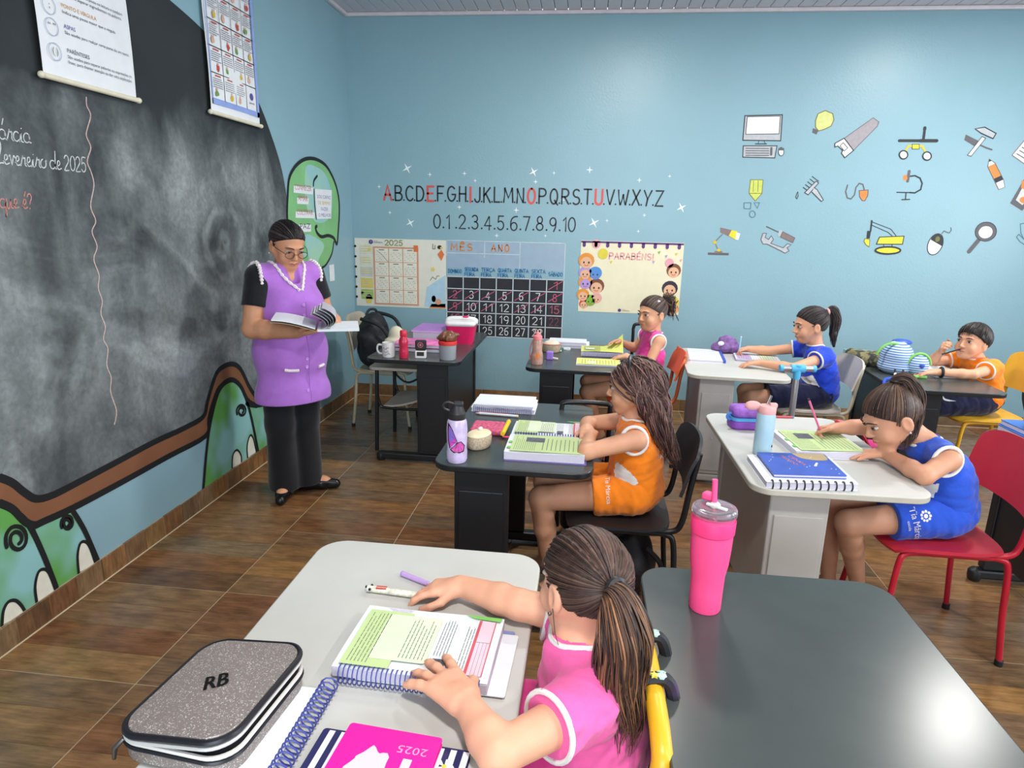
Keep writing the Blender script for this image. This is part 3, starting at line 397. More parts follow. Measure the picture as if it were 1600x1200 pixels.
# ================================================================ the room
RX, RY, H, T = 6.4, -8.0, 3.17, .58
def wall_mat(name, c, rough=.36):
    """matt-satin wall paint with slight roller unevenness"""
    m = M(name, c, rough, var=.025, scale=2.2, bump=.12, bscale=60, spec=.45); return m
BLUE = (137, 171, 182)
m_wall = wall_mat('wall_paint_blue', BLUE)
def tile_mat():
    m = bpy.data.materials.new('wood_print_tile'); m.use_nodes = True; nt = m.node_tree; N = nt.nodes.new; L = nt.links.new; b = nt.nodes['Principled BSDF']
    tc = N('ShaderNodeTexCoord'); sep = N('ShaderNodeSeparateXYZ'); L(tc.outputs['Object'], sep.inputs[0]); oi = N('ShaderNodeObjectInfo')
    d = N('ShaderNodeMath'); d.operation = 'DIVIDE'; d.inputs[1].default_value = T/4; L(sep.outputs[1], d.inputs[0])
    fl = N('ShaderNodeMath'); fl.operation = 'FLOOR'; L(d.outputs[0], fl.inputs[0])
    cb = N('ShaderNodeCombineXYZ'); L(fl.outputs[0], cb.inputs[0]); L(oi.outputs['Random'], cb.inputs[1])
    wn = N('ShaderNodeTexWhiteNoise'); wn.noise_dimensions = '2D'; L(cb.outputs[0], wn.inputs[0])
    cr = N('ShaderNodeValToRGB'); el = cr.color_ramp.elements
    cols = [(0, (92, 66, 46)), (.2, (132, 96, 62)), (.4, (106, 84, 62)), (.6, (146, 108, 64)), (.8, (116, 78, 50)), (1, (126, 106, 78))]
    el[0].position = 0; el[0].color = rgb(cols[0][1]); el[1].position = 1; el[1].color = rgb(cols[-1][1])
    for p, c in cols[1:-1]: e = el.new(p); e.color = rgb(c)
    L(wn.outputs['Value'], cr.inputs[0])
    # grain, shifted from tile to tile
    off = N('ShaderNodeVectorMath'); off.operation = 'SCALE'; off.inputs[0].default_value = (37, 19, 11); L(wn.outputs['Value'], off.inputs['Scale'])
    ad = N('ShaderNodeVectorMath'); ad.operation = 'ADD'; L(tc.outputs['Object'], ad.inputs[0]); L(off.outputs[0], ad.inputs[1])
    mp = N('ShaderNodeMapping'); mp.inputs['Scale'].default_value = (9, 90, 9); L(ad.outputs[0], mp.inputs[0])
    n1 = N('ShaderNodeTexNoise'); n1.inputs['Scale'].default_value = 1; n1.inputs['Detail'].default_value = 6; n1.inputs['Roughness'].default_value = .65; L(mp.outputs[0], n1.inputs[0])
    mp2 = N('ShaderNodeMapping'); mp2.inputs['Scale'].default_value = (6, 13, 6); L(ad.outputs[0], mp2.inputs[0])
    n2 = N('ShaderNodeTexNoise'); n2.inputs['Scale'].default_value = 1.6; n2.inputs['Detail'].default_value = 5; L(mp2.outputs[0], n2.inputs[0])
    r1 = N('ShaderNodeMapRange'); r1.inputs[1].default_value = .3; r1.inputs[2].default_value = .72; r1.inputs[3].default_value = .72; r1.inputs[4].default_value = 1.28; L(n1.outputs[0], r1.inputs[0])
    r2 = N('ShaderNodeMapRange'); r2.inputs[1].default_value = .3; r2.inputs[2].default_value = .7; r2.inputs[3].default_value = .68; r2.inputs[4].default_value = 1.3; L(n2.outputs[0], r2.inputs[0])
    mu = N('ShaderNodeMath'); mu.operation = 'MULTIPLY'; L(r1.outputs[0], mu.inputs[0]); L(r2.outputs[0], mu.inputs[1])
    sc = N('ShaderNodeVectorMath'); sc.operation = 'SCALE'; L(cr.outputs[0], sc.inputs[0]); L(mu.outputs[0], sc.inputs['Scale']); L(sc.outputs[0], b.inputs['Base Color'])
    b.inputs['Roughness'].default_value = .24; bp = N('ShaderNodeBump'); bp.inputs['Strength'].default_value = .12; bp.inputs['Distance'].default_value = .004; L(n1.outputs[0], bp.inputs['Height']); L(bp.outputs[0], b.inputs['Normal'])
    return m
m_tile = tile_mat(); m_grout = M('pale_grout', (172, 152, 124), .85, bump=.3, bscale=200)
floor = put('floor', MB().box((RX/2, RY/2, -.0513), (RX, -RY, .1)), m_grout, origin=(0, 0, 0)); tag(floor, 'floor of glossy wood-look ceramic tiles with pale grout', kind='structure')
def tile_mesh(lx, ly, rows):
    mb = MB(); g = .0016
    for k in range(rows):
        y0, y1 = ly*k/rows, ly*(k+1)/rows
        a, b = (0.0024 if k == 0 else g/2), (.0024 if k == rows-1 else g/2)
        mb.box((lx/2, (y0+a+y1-b)/2, -.004), (lx-.0048, y1-y0-a-b, .008))
    mb.box((lx/2, ly/2, -.0045), (lx-.0048, ly-.0048, .0072)); return mb
y_lines = [-.369-k*T for k in range(14)]
tile_full = None
for i in range(11):
    for k in range(14):
        y1 = 0 if k == 0 else y_lines[k-1]; y0 = max(RY, y_lines[k]); x0 = i*T; lx = min(T, RX-x0); ly = y1-y0
        if lx < .1 or ly < .1: continue
        full = abs(lx-T) < 1e-6 and abs(ly-T) < 1e-6
        if full and tile_full is not None:
            o = tile_full.copy(); COL.objects.link(o); o.location = (x0, y0, 0); o.parent = floor
        else:
            mb = tile_mesh(lx, ly, 4 if full else max(1, round(ly/(T/4)))); mb.v = [v+np.array([x0, y0, 0]) for v in mb.v]
            o = put('floor_tile', mb, m_tile, floor, origin=(x0, y0, 0))
            if full: tile_full = o
# walls ----------------------------------------------------------
def wall(name, mb, label): return tag(put(name, mb, m_wall, origin=(0, 0, 0)), label, kind='structure')
wall('wall_left', MB().box((-.06, RY/2, H/2), (.12, -RY+.24, H)), 'light blue painted wall that carries the blackboard mural')
wall('wall_back', MB().box((RX/2, .06, H/2), (RX, .12, H)), 'light blue painted wall with the alphabet and calendar')
# right and rear walls lie out of view; they hold the windows that let the daylight in
def wall_with_holes(name, axis, pos, a0, a1, holes, label):
    mb = MB(); t = .12
    def seg(u0, u1, z0, z1):
        if u1-u0 < 1e-3 or z1-z0 < 1e-3: return
        if axis == 'x': mb.box((pos, (u0+u1)/2, (z0+z1)/2), (t, u1-u0, z1-z0))
        else: mb.box(((u0+u1)/2, pos, (z0+z1)/2), (u1-u0, t, z1-z0))
    u = a0
    for (h0, h1, z0, z1) in holes: seg(u, h0, 0, H); seg(h0, h1, 0, z0); seg(h0, h1, z1, H); u = h1
    seg(u, a1, 0, H); return wall(name, mb, label)
wall_with_holes('wall_right', 'x', RX+.06, RY, 0, [(-6.6, -4.6, 1.05, 2.45), (-3.6, -1.6, 1.05, 2.45)], 'light blue side wall with two windows')
wall_with_holes('wall_rear', 'y', RY-.06, 0, RX, [(.75, 3.25, 1.05, 2.45)], 'light blue rear wall with a wide window')
m_alu = M('white_aluminium', (225, 228, 228), .4)
def window(n, axis, pos, u0, u1):
    o = MB()
    for a, b, c, d in ((u0, u1, 1.05, 1.1), (u0, u1, 2.4, 2.45), (u0, u0+.05, 1.05, 2.45), (u1-.05, u1, 1.05, 2.45), ((u0+u1)/2-.025, (u0+u1)/2+.025, 1.05, 2.45)):
        if axis == 'x': o.box((pos, (a+b)/2, (c+d)/2), (.05, b-a, d-c))
        else: o.box(((a+b)/2, pos, (c+d)/2), (b-a, .05, d-c))
    tag(put('window_%d' % n, o, m_alu), 'white aluminium sliding window frame', kind='structure')
window(1, 'x', RX+.06, -6.6, -4.6); window(2, 'x', RX+.06, -3.6, -1.6); window(3, 'y', RY-.06, .75, 3.25)
# ceiling of narrow plastic strips -------------------------------
m_ceil = M('white_pvc_strip', (205, 200, 205), .35, var=.02)
ceil = put('ceiling', MB().box((RX/2, RY/2, H+.06), (RX, -RY, .08)), M('ceiling_void', (90, 88, 92), .8), origin=(0, 0, H)); tag(ceil, 'ceiling of narrow white plastic strips', kind='structure')
c0 = None
for i in range(64):
    if c0 is None: c0 = put('ceiling_strip', MB().box((.05, RY/2, H+.012), (.096, -RY, .022)), m_ceil, ceil, bevel=.004, origin=(0, 0, H))
    else: o = c0.copy(); COL.objects.link(o); o.location = (i*.1, 0, 0); o.parent = ceil
m_trim = M('pvc_trim', (214, 204, 208), .4)
tag(put('trim_1', MB().box((RX/2, -.018, H-.014), (RX, .036, .028)), m_trim, bevel=.008), 'pale plastic cornice strip along the back wall', kind='structure')
tag(put('trim_2', MB().box((.018, RY/2-.02, H-.014), (.036, -RY-.04, .028)), m_trim, bevel=.008), 'pale plastic cornice strip along the blackboard wall', kind='structure')
# baseboards ------------------------------------------------------
HB = .103; m_gline = M('grout_line_pale', (206, 188, 156), .85)
bl = put('baseboard_left', MB().box((.0035, RY/2, HB/2), (.007, -RY, HB)), m_grout, origin=(0, 0, 0)); tag(bl, 'skirting of cut wood-look tile below the blackboard', kind='structure')
ys = [0]+y_lines
for k in range(10):
    a, b = ys[k+1], ys[k]; n = max(1, round((b-a)/(T/4)))
    for j in range(n):
        u0, u1 = a+(b-a)*j/n, a+(b-a)*(j+1)/n; e0 = .003 if j == 0 else .0006; e1 = .003 if j == n-1 else .0006
        put('baseboard_tile', MB().box((.008, (u0+e0+u1-e1)/2, HB/2+random.uniform(-.0008, .0012)), (.012, u1-u0-e0-e1, HB)), m_tile, bl, bevel=.001, seg=1, origin=(0, u0, 0))
put('grout_line', MB().box((.0165, RY/2, .0012), (.006, -RY, .0024)), m_gline, bl)
bb = put('baseboard_back', MB().box((RX/2, -.0035, HB/2), (RX, .007, HB)), m_grout, origin=(0, 0, 0)); tag(bb, 'skirting of cut wood-look tile along the back wall', kind='structure')
for i in range(11): put('baseboard_tile', MB().box((min(i*T+T/2, RX-.14), -.008, HB/2), (min(T, RX-i*T)-.006, .012, HB)), m_tile, bb, bevel=.001, seg=1, origin=(i*T, .02, 0))
put('grout_line', MB().box((RX/2, -.0165, .0012), (RX, .006, .0024)), m_gline, bb)
# ceiling lamps ---------------------------------------------------
m_lampbody = M('lamp_rim_white', (235, 235, 232), .4); m_diff = M('lamp_diffuser', (255, 250, 242), .5, var=0, emit=6)
for i, (x, y, nm) in enumerate(((2.37, -1.75, 'over the rows nearest the blackboard, by the back wall'), (4.7, -1.5, 'over the boy in the far corner'), (2.2, -5.3, 'near the photographer'), (4.7, -5.3, 'over the empty right side'))):
    t = thing('ceiling_lamp', 'round white ceiling lamp '+nm, 'lamp', (x, y, H), 'round ceiling lamps')
    put('rim', MB().lathe([(.18, 0), (.19, -.01), (.19, -.035), (.175, -.04), (.17, -.03)], (x, y, H), 32), m_lampbody, t, smooth=True)
    put('diffuser', MB().lathe([(.17, -.03), (.12, -.045), (.0001, -.05)], (x, y, H), 32), m_diff, t, smooth=True)
    d = bpy.data.lights.new('lamp_light', 'AREA'); d.shape = 'DISK'; d.size = .32; d.energy = LAMP_W; d.color = LAMP_COL
    o = bpy.data.objects.new('lamp_light', d); COL.objects.link(o); o.parent = t; o.location = (0, 0, -.06)
# ================================================================ blackboard wall
def chalk_mat():
    m = bpy.data.materials.new('chalkboard_paint'); m.use_nodes = True; nt = m.node_tree; N = nt.nodes.new; L = nt.links.new; b = nt.nodes['Principled BSDF']
    tc = N('ShaderNodeTexCoord'); P = tc.outputs['Object']
    def noise(scale, det, dist, stretch=(1, 1, 1), rot=0):
        mp = N('ShaderNodeMapping'); mp.inputs['Scale'].default_value = stretch; mp.inputs['Rotation'].default_value = (rot, 0, 0); L(P, mp.inputs[0])
        n = N('ShaderNodeTexNoise'); n.inputs['Scale'].default_value = scale; n.inputs['Detail'].default_value = det; n.inputs['Distortion'].default_value = dist; L(mp.outputs[0], n.inputs[0]); return n.outputs[0]
    def rng(s, a, b2, c, d):
        r = N('ShaderNodeMapRange'); r.inputs[1].default_value = a; r.inputs[2].default_value = b2; r.inputs[3].default_value = c; r.inputs[4].default_value = d; L(s, r.inputs[0]); return r.outputs[0]
    def op(k, a, c):
        q = N('ShaderNodeMath'); q.operation = k; L(a, q.inputs[0])
        if isinstance(c, (int, float)): q.inputs[1].default_value = c
        else: L(c, q.inputs[1])
        return q.outputs[0]
    cloud = rng(noise(1.5, 5, 1.8), .32, .72, 0, 1); streak = rng(noise(3.2, 6, 1.2, (1, 1, .22), .35), .4, .8, 0, 1); arcs = rng(noise(1.1, 8, 3.2), .5, .64, 0, 1); fine = rng(noise(40, 4, .5), .3, .7, .8, 1.2)
    sm = op('MULTIPLY', op('ADD', op('MULTIPLY', cloud, .5), op('ADD', op('MULTIPLY', streak, .35), op('MULTIPLY', arcs, .22))), fine)
    sep = N('ShaderNodeSeparateXYZ'); L(P, sep.inputs[0])            # chalk dust lies where the board is written on and wiped, not under the posters
    low = rng(op('ADD', sep.outputs[2], op('MULTIPLY', rng(noise(2.5, 3, 1), .3, .7, -1, 1), .12)), 1.78, 2.08, 1, .04); far = rng(sep.outputs[2], .45, .85, .75, 1)
    
    wob_ = rng(noise(5, 4, 1), 0, 1, -.10, .10)
    for (cy, cz, fq, rr, amt) in ((-2.05, 1.42, 42, .42, .34), (-2.2, 1.12, 36, .34, .3), (-3.35, 1.0, 30, .45, .22), (-2.75, 1.25, 26, .5, .2)):
        a1 = op('SUBTRACT', sep.outputs[1], cy); a2 = op('SUBTRACT', sep.outputs[2], cz); dd = N('ShaderNodeMath'); dd.operation = 'SQRT'; L(op('ADD', op('MULTIPLY', a1, a1), op('MULTIPLY', a2, a2)), dd.inputs[0])
        ph = op('MULTIPLY', op('ADD', dd.outputs[0], wob_), fq); sn = N('ShaderNodeMath'); sn.operation = 'SINE'; L(ph, sn.inputs[0])
        ring_ = rng(sn.outputs[0], -.2, 1, 0, amt); mask = rng(dd.outputs[0], rr*.45, rr, 1, 0); patch = rng(noise(4, 3, 1.5), .4, .6, .15, 1); sm = op('ADD', sm, op('MULTIPLY', op('MULTIPLY', ring_, mask), patch))
    sm = op('MULTIPLY', op('MULTIPLY', sm, low), far)
    mx = N('ShaderNodeMix'); mx.data_type = 'RGBA'; mx.inputs[6].default_value = rgb((42, 47, 50)); mx.inputs[7].default_value = rgb((176, 182, 182)); L(op('MULTIPLY', sm, .72), mx.inputs[0]); L(mx.outputs[2], b.inputs['Base Color'])
    b.inputs['Roughness'].default_value = .75; b.inputs['Specular IOR Level'].default_value = .25; return m
m_chalk = chalk_mat(); m_ink = M('mural_black_paint', (22, 24, 26), .6); m_brown = M('mural_brown_paint', (128, 84, 58), .55, var=.15, scale=3)
def two_tone(name, c1, c2, scale, a=.42, b2=.6, rough=.5):
    m = bpy.data.materials.new(name); m.use_nodes = True; nt = m.node_tree; tc = nt.nodes.new('ShaderNodeTexCoord'); n = nt.nodes.new('ShaderNodeTexNoise'); n.inputs['Scale'].default_value = scale; n.inputs['Detail'].default_value = 2
    nt.links.new(tc.outputs['Object'], n.inputs[0]); r = nt.nodes.new('ShaderNodeMapRange'); r.inputs[1].default_value = a; r.inputs[2].default_value = b2; nt.links.new(n.outputs[0], r.inputs[0])
    mx = nt.nodes.new('ShaderNodeMix'); mx.data_type = 'RGBA'; mx.inputs[6].default_value = rgb(c1); mx.inputs[7].default_value = rgb(c2); nt.links.new(r.outputs[0], mx.inputs[0]); b = nt.nodes['Principled BSDF']; nt.links.new(mx.outputs[2], b.inputs['Base Color']); b.inputs['Roughness'].default_value = rough; return m
m_green = two_tone('mural_green_airbrush', (96, 160, 78), (140, 190, 190), 3.2); m_green2 = M('mural_green_paint', (128, 186, 122), .5, var=.12, scale=4); m_pale = two_tone('mural_pale_blue', (150, 195, 200), (160, 205, 175), 5); m_egg = M('mural_cream_paint', (226, 222, 206), .5)
MU = MUR
bu = MU['BROWN_UP']; blo = MU['BROWN_LO']; bd = MU['BOARD']
board = spline(bd, 5).tolist()
poly = [(-7.4, 2.75), (-3.4, 2.75), (-2.9, 2.72), (-2.6, 2.66)]+board+[(-.95, .95), (-1.25, .5), (-1.6, .42)]+list(reversed(bu))+[(-4.2, .75), (-5.2, .5), (-7.4, .55)]
bt = thing('chalkboard', 'huge black chalkboard painted on the left wall, smeared with chalk', 'chalkboard', (0, -4, .5))
put('board_surface', MB().prism(poly, .0004, .0012, 0, LEFT), m_chalk, bt, origin=(0, 0, 0))
mb = MB(LEFT); band = spline(bu, 4).tolist()+list(reversed(spline(blo, 4).tolist())); mb.prism([(-4.6, .68), (-4.0, .72)]+band+[(-4.0, .62), (-4.6, .58)], .0013, .0018)
put('border', mb, m_brown, bt)
mb = MB(LEFT); mb.ribbon([(-4.6, .68), (-4.0, .72)]+spline(bu, 4).tolist(), .03, .0026); mb.ribbon([(-4.6, .58), (-4.0, .62)]+spline(blo, 4).tolist(), .03, .0026); put('border_outline', mb, m_ink, bt)
m_ch = M('chalk_white', (196, 198, 200), .9, var=.25, scale=90); m_chp = M('chalk_pink', (196, 172, 164), .9, var=.2, scale=90); m_chr = M('chalk_rose', (190, 128, 118), .9, var=.25, scale=90)
put('chalk_wavy_line', MB().ribbon(spline(MU['WAVY'], 5), .0055, .0022, 0, LEFT), m_chp, bt)
# cursive chalk writing, unit strokes (x-height 1)
CV = {'a': (1.0, [arc(.42, .5, .4, .5, 60, 400, 12)+[(.8, .1), (1.0, .05)]]), 'r': (.8, [[(0, 0), (.25, .9), (.3, 1.1), (.4, .85), (.62, .9), (.6, .2), (.8, 0)]]), 'c': (.8, [arc(.4, .5, .38, .5, 50, 320, 10)+[(.8, .1)]]), 'i': (.5, [[(0, 0), (.2, 1), (.22, .1), (.5, 0)], [(.25, 1.4), (.27, 1.42)]]),
 'f': (.9, [[(0, 0), (.55, 1.3), (.62, 2.1), (.45, 2.4), (.32, 1.7), (.3, -.7), (.2, -1.1), (.08, -.8), (.35, 0), (.9, .1)]]), 'e': (.75, [[(0, .3), (.5, .6), (.45, 1), (.2, .95), (.12, .4), (.3, 0), (.75, .15)]]), 'v': (.8, [[(0, .9), (.15, 1), (.35, 0), (.6, 1), (.8, .8)]]), 'o': (.9, [arc(.42, .5, .4, .5, 90, 450, 14)+[(.9, .85)]]),
 'd': (1.05, [arc(.42, .5, .4, .5, 60, 370, 12), [(.86, 2.1), (.84, 1), (.82, .15), (1.05, .05)]]), 'm': (1.2, [[(0, 0), (.1, .9), (.3, 1), (.35, 0), (.5, .95), (.68, 1), (.7, 0), (.85, .95), (1.02, 1), (1.05, .1), (1.2, 0)]]), '2': (.95, [[(q[0]*1.3, q[1]*1.8) for q in SF['2'][0]]]), '0': (.95, [[(q[0]*1.4, q[1]*1.8) for q in O_]]), '5': (.95, [[(q[0]*1.4, q[1]*1.8) for q in SF['5'][0]]]),
 '?': (.7, [[(q[0]*1.3, q[1]*1.7) for q in SF['?'][0]], [(.3, 0), (.32, .03)]]), ' ': (.5, []), 'á': (1.0, [arc(.42, .5, .4, .5, 60, 400, 12)+[(.8, .1), (1.0, .05)], [(.45, 1.5), (.62, 2.1)]]), 'é': (.75, [[(0, .3), (.5, .6), (.45, 1), (.2, .95), (.12, .4), (.3, 0), (.75, .15)], [(.3, 1.4), (.5, 1.9)]]), 'M': (1.4, [[(0, 0), (.1, 2), (.6, .4), (1.1, 2), (1.2, .1), (1.4, 0)]]), 'u': (.9, [[(0, 1), (.1, .1), (.35, 0), (.6, 1), (.62, .1), (.9, 0)]]), 'q': (.9, [arc(.42, .5, .4, .5, 60, 380, 12)+[(.8, -1), (.9, -.3)]])}
def cursive(mb, t, xr, y, k, w, mi=0):
    W = sum(CV[c][0] for c in t)*k; x = xr-W
    for c in t:
        for st in CV[c][1]: mb.ribbon(spline([(x+p[0]*k+p[1]*k*.12, y+p[1]*k) for p in st], 3), w, .0024, mi)
        x += CV[c][0]*k
mb = MB(LEFT); cursive(mb, 'tia márcia'.replace('t', 'r'), -3.305, 1.815, .033, .0042); put('chalk_writing', mb, m_ch, bt)
mb = MB(LEFT); cursive(mb, 'de fevereiro de 2025', -3.045, 1.732, .031, .0042); put('chalk_writing', mb, m_ch, bt)
mb = MB(LEFT); cursive(mb, 'que é?', -3.342, 1.582, .031, .0045); put('chalk_writing', mb, m_chr, bt)
# painted hills
for nm, key, lab in (('painted_hill', 'HILL1', 'green painted hill with a big black spiral at the frame\'s left edge'), ('painted_hill', 'HILL2', 'small green painted hill tucked right of the big spiral hill'), ('painted_hill', 'HILL3', 'tall green painted hill on the wall just left of the teacher'), ('painted_hill', 'HILL4', 'green painted hill half hidden behind the teacher\'s legs')):
    pts = MU[key]; i = {'HILL1': 0, 'HILL2': 1, 'HILL3': 2, 'HILL4': 3}[key]; t = thing(nm, lab, 'mural', (0, pts[0][0], HB), 'painted hills below the chalkboard')
    sp = pts if key in ('HILL1', 'HILL2', 'HILL4') else spline(pts, 5).tolist()
    put('paint', MB().prism(sp, .0002+.0003*(3-i), .0008+.0003*(3-i), 0, LEFT), m_green, t)
    line = {'HILL1': pts[1:], 'HILL2': pts[1:4], 'HILL3': pts, 'HILL4': pts[:4]}[key]
    put('outline', MB().ribbon(spline(line, 5), .024, .0034, 0, LEFT), m_ink, t)
    for j, e in enumerate(MU['EGGS']):
        if (key, j) in (('HILL1', 0), ('HILL1', 1), ('HILL2', 2), ('HILL3', 3), ('HILL3', 4)):
            eo = put('egg_shape', MB().prism(e, 0, .0024, 0, LEFT), m_egg, t); put('egg_outline', MB().ribbon(spline(e, 5), .013, .0036, 0, LEFT), m_ink, eo)
    if i < 3: put('spiral', MB().ribbon(MU['SPIRALS'][i], .016, .0036, 0, LEFT), m_ink, t)
# painted dinosaur head
t = thing('painted_dinosaur', 'green dinosaur head painted beside the chalkboard, above the teacher', 'mural', (0, -.8, .6))
put('paint', MB().prism(MU['DINO'], .0014, .002, 0, LEFT), m_green2, t)
put('pale_patch', MB().flat(spline(MU['BLUEPATCH'], 4, True), .0026, 0, LEFT), m_pale, t); put('pale_patch', MB().flat(spline(MU['BLUEPATCH2'], 4, True), .0026, 0, LEFT), m_pale, t)
mb = MB(LEFT); mb.ribbon(spline(MU['DINO_LINE'], 4), .026, .0034); mb.ribbon(spline(MU['JAW'], 5), .018, .0034); mb.ribbon(MU['NECK'], .018, .0034); mb.ribbon(spline(MU['BROW'], 5), .02, .0034); put('outline', mb, m_ink, t)
put('eye', MB().ribbon(spline(MU['EYE'], 5), .016, .0034, 0, LEFT), m_ink, t)
m_paper = M('paper_white', (226, 228, 230), .8, var=.03, bump=.05); m_print = M('print_grey', (90, 92, 100), .8); m_printp = M('print_pink', (196, 128, 128), .8); m_printv = M('print_violet', (140, 120, 176), .8)
words = ['CONHECER', 'AMAR', 'CULTIVAR', 'PAZ']
for i, p in enumerate(MU['STRIPS']):
    t = thing('paper_strip', 'narrow white paper strip stuck on the painted dinosaur, %s of four from the top' % ('first', 'second', 'third', 'fourth')[i], 'paper', (.003, p[0][0], p[3][1]), 'paper word strips')
    put('paper', MB().prism(p, .0036, .0046, 0, LEFT), m_paper, t); mb = MB(LEFT); text(mb, words[i], p[3][0]+.02, p[3][1]+.022, .055, .0052, width=(p[2][0]-p[3][0])*.86); put('lettering', mb, (m_printp, m_printp, m_printp, m_print)[i], t)
p = MU['SHEET']; t = thing('paper_sheet', 'white paper sheet with four printed lines on the painted dinosaur', 'paper', (.003, p[0][0], p[2][1]))
put('paper', MB().prism([p[0], p[1], p[2], (p[0][0]+.01, p[3][1])], .0038, .0048, 0, LEFT), m_paper, t)
mb = MB(LEFT)
for i, l in enumerate(('SOU CAPAZ', 'DE SEMPRE', 'FAZER', 'O MELHOR')): text(mb, l, (p[0][0]+p[1][0])/2, p[0][1]-.065-.045*i, .036, .0054, 1 if i == 1 else 0, center=True, sx=1.35)
put('lettering', mb, [m_printv, M('print_ochre', (214, 180, 80), .8)], t)
p = MU['SWITCH']; t = thing('light_switch', 'white light switch plate on the blue wall by the corner', 'switch', (.001, p[0][0], p[2][1]))
x0, x1 = p[0][0], p[1][0]; z0, z1 = p[2][1], p[0][1]; m_sw = M('switch_plastic', (228, 230, 228), .35)
put('plate', MB().box(((x0+x1)/2, (z0+z1)/2, .005), (x1-x0, z1-z0, .009), 0, LEFT), m_sw, t, bevel=.003); put('rocker', MB().box(((x0+x1)/2, (z0+z1)/2, .011), (.024, .04, .007), 0, LEFT), m_sw, t, bevel=.002)
# ---- two scroll posters hanging over the chalkboard
m_rod = M('ivory_rod', (222, 214, 190), .45); m_cord = M('poster_cord', (120, 116, 108), .8)
def scroll(y0, y1, zb, zt, label):
    t = thing('scroll_poster', label, 'poster', (.02, (y0+y1)/2, zb), 'roller posters over the chalkboard')
    fn = lambda u, v: (y0+(y1-y0)*u, zb+(zt-zb)*v, .022+.006*math.sin(u*PI)+.004*math.sin(v*7))
    put('sheet', MB(LEFT).grid(fn, 8, 10, .0008), m_paper, t, smooth=True)
    for z in (zb, zt):
        rod = put('rod', MB(LEFT).tube([(y0-.012, z, .024), (y1+.012, z, .024)], .011, 10), m_rod, t, smooth=True)
        for y in (y0-.012, y1+.012): put('rod_cap', MB(LEFT).sphere((y, z, .024), .0135, 10), m_rod, rod, smooth=True)
    put('cord', MB(LEFT).tube([(y0+.05, zt, .024), ((y0+y1)/2, zt+.16, .004), (y1-.05, zt, .024)], .0015, 5), m_cord, t)
    return t
Z_ = .0325
t = scroll(-3.225, -2.715, 2.062, 2.96, 'white roller poster with punctuation rules hung over the chalkboard')
mr = [M('print_dark', (70, 70, 78), .8), M('print_red', (190, 70, 66), .8), M('print_orange', (206, 150, 60), .8), M('print_purple', (86, 78, 150), .8), M('print_line_blue', (170, 176, 200), .8)]
mb = MB(LEFT); ty = -3.105
rows = [('PARÊNTESES', 0, .105, ['São usados para separar palavras ou expressões na', 'frase, para chamar atenção ou dar uma explicação.']), ('ASPAS', 3, .19, ['São usadas para realçar certa parte de um texto.']), ('PONTO E VÍRGULA', 2, .262, ['Indica uma pausa maior que a vírgula.']), ('VÍRGULA', 1, .345, ['Indica uma pequena pausa na leitura e também', 'serve para separar ingredientes na palavra.']), ('DOIS-PONTOS', 3, .43, ['Introduz uma fala, uma lista', 'ou uma explicação.']), ('PONTO FINAL', 0, .515, ['Indica o final de uma frase.']), ('EXCLAMAÇÃO', 1, .6, ['Indica alegria, espanto ou surpresa.'])]
marks = ['( )', '“ ”', ';', ',', ':', '.', '!']
for i, (hd, c, dz, ls) in enumerate(rows):
    text(mb, hd, ty, 2.062+dz, .021, Z_, c)
    for j, l in enumerate(ls): text(mb, l, ty, 2.062+dz-.02-.019*j, .0165, Z_, 0, width=min(.36, len(l)*.0078))
    cx, cz = -3.165, 2.062+dz-.012; mb.ribbon([(cx+.03*math.cos(a), cz+.03*math.sin(a)) for a in np.linspace(0, 2*PI, 25)], .003, Z_, 4, closed=True); text(mb, marks[i], cx, cz-.008, .034, Z_, 0, center=True)
text(mb, 'PONTUAÇÃO', -2.97, 2.062+.72, .08, Z_, 3, center=True); put('print', mb, mr, t)
t = scroll(-2.115, -1.59, 2.105, 2.96, 'roller poster with a blue bordered grid of small pictures')
mb = MB(LEFT); pal = [M('poster_border_blue', (140, 160, 216), .8), mr[0], mr[1], M('print_green', (110, 150, 80), .8), M('print_yellow', (206, 176, 70), .8), M('print_skin', (214, 170, 150), .8), m_paper, mr[3]]
x0, x1, zb = -2.105, -1.6, 2.15
for a, b, c, d in ((x0, zb, x1, zb+.028), (x1-.026, zb, x1, 2.95), (x0, zb, x0+.006, 2.95)): mb.rect(a, b, c, d, .0305, 0)
cw = (x1-.026-x0-.006)/4; chh = .13
for r in range(6):
    for c in range(4):
        cx = x0+.006+c*cw; cz = zb+.028+r*chh
        mb.ribbon([(cx, cz), (cx+cw, cz), (cx+cw, cz+chh), (cx, cz+chh)], .004, .0312, 0, closed=True)
        if (r, c) == (0, 3):
            mb.flat(arc(cx+cw/2, cz+.075, .02, .02, 0, 360, 14), .0318, 7); text(mb, 'planneta', cx+cw/2, cz+.035, .018, .0318, 1, center=True); continue
        mb.rect(cx+cw*.3, cz+chh-.016, cx+cw*.75, cz+chh-.009, .0318, 2); print_lines(mb, cx+.012, cz+.055, cx+cw-.012, cz+chh-.022, 5, .0318, 1, None, .28)
        k = (r*3+c*5) % 4; ox = cx+cw*(.35+.25*((r+c) % 2)); q = [3, 4, 5, 2][k]
        mb.flat([(ox+.018*math.cos(a)*random.uniform(.6, 1.1), cz+.03+.02*math.sin(a)*random.uniform(.6, 1.1)) for a in np.linspace(0, 2*PI, 11)[:-1]], .032, q); mb.flat(arc(ox, cz+.048, .008, .008, 0, 360, 10), .0324, 5)
put('print', mb, pal, t)
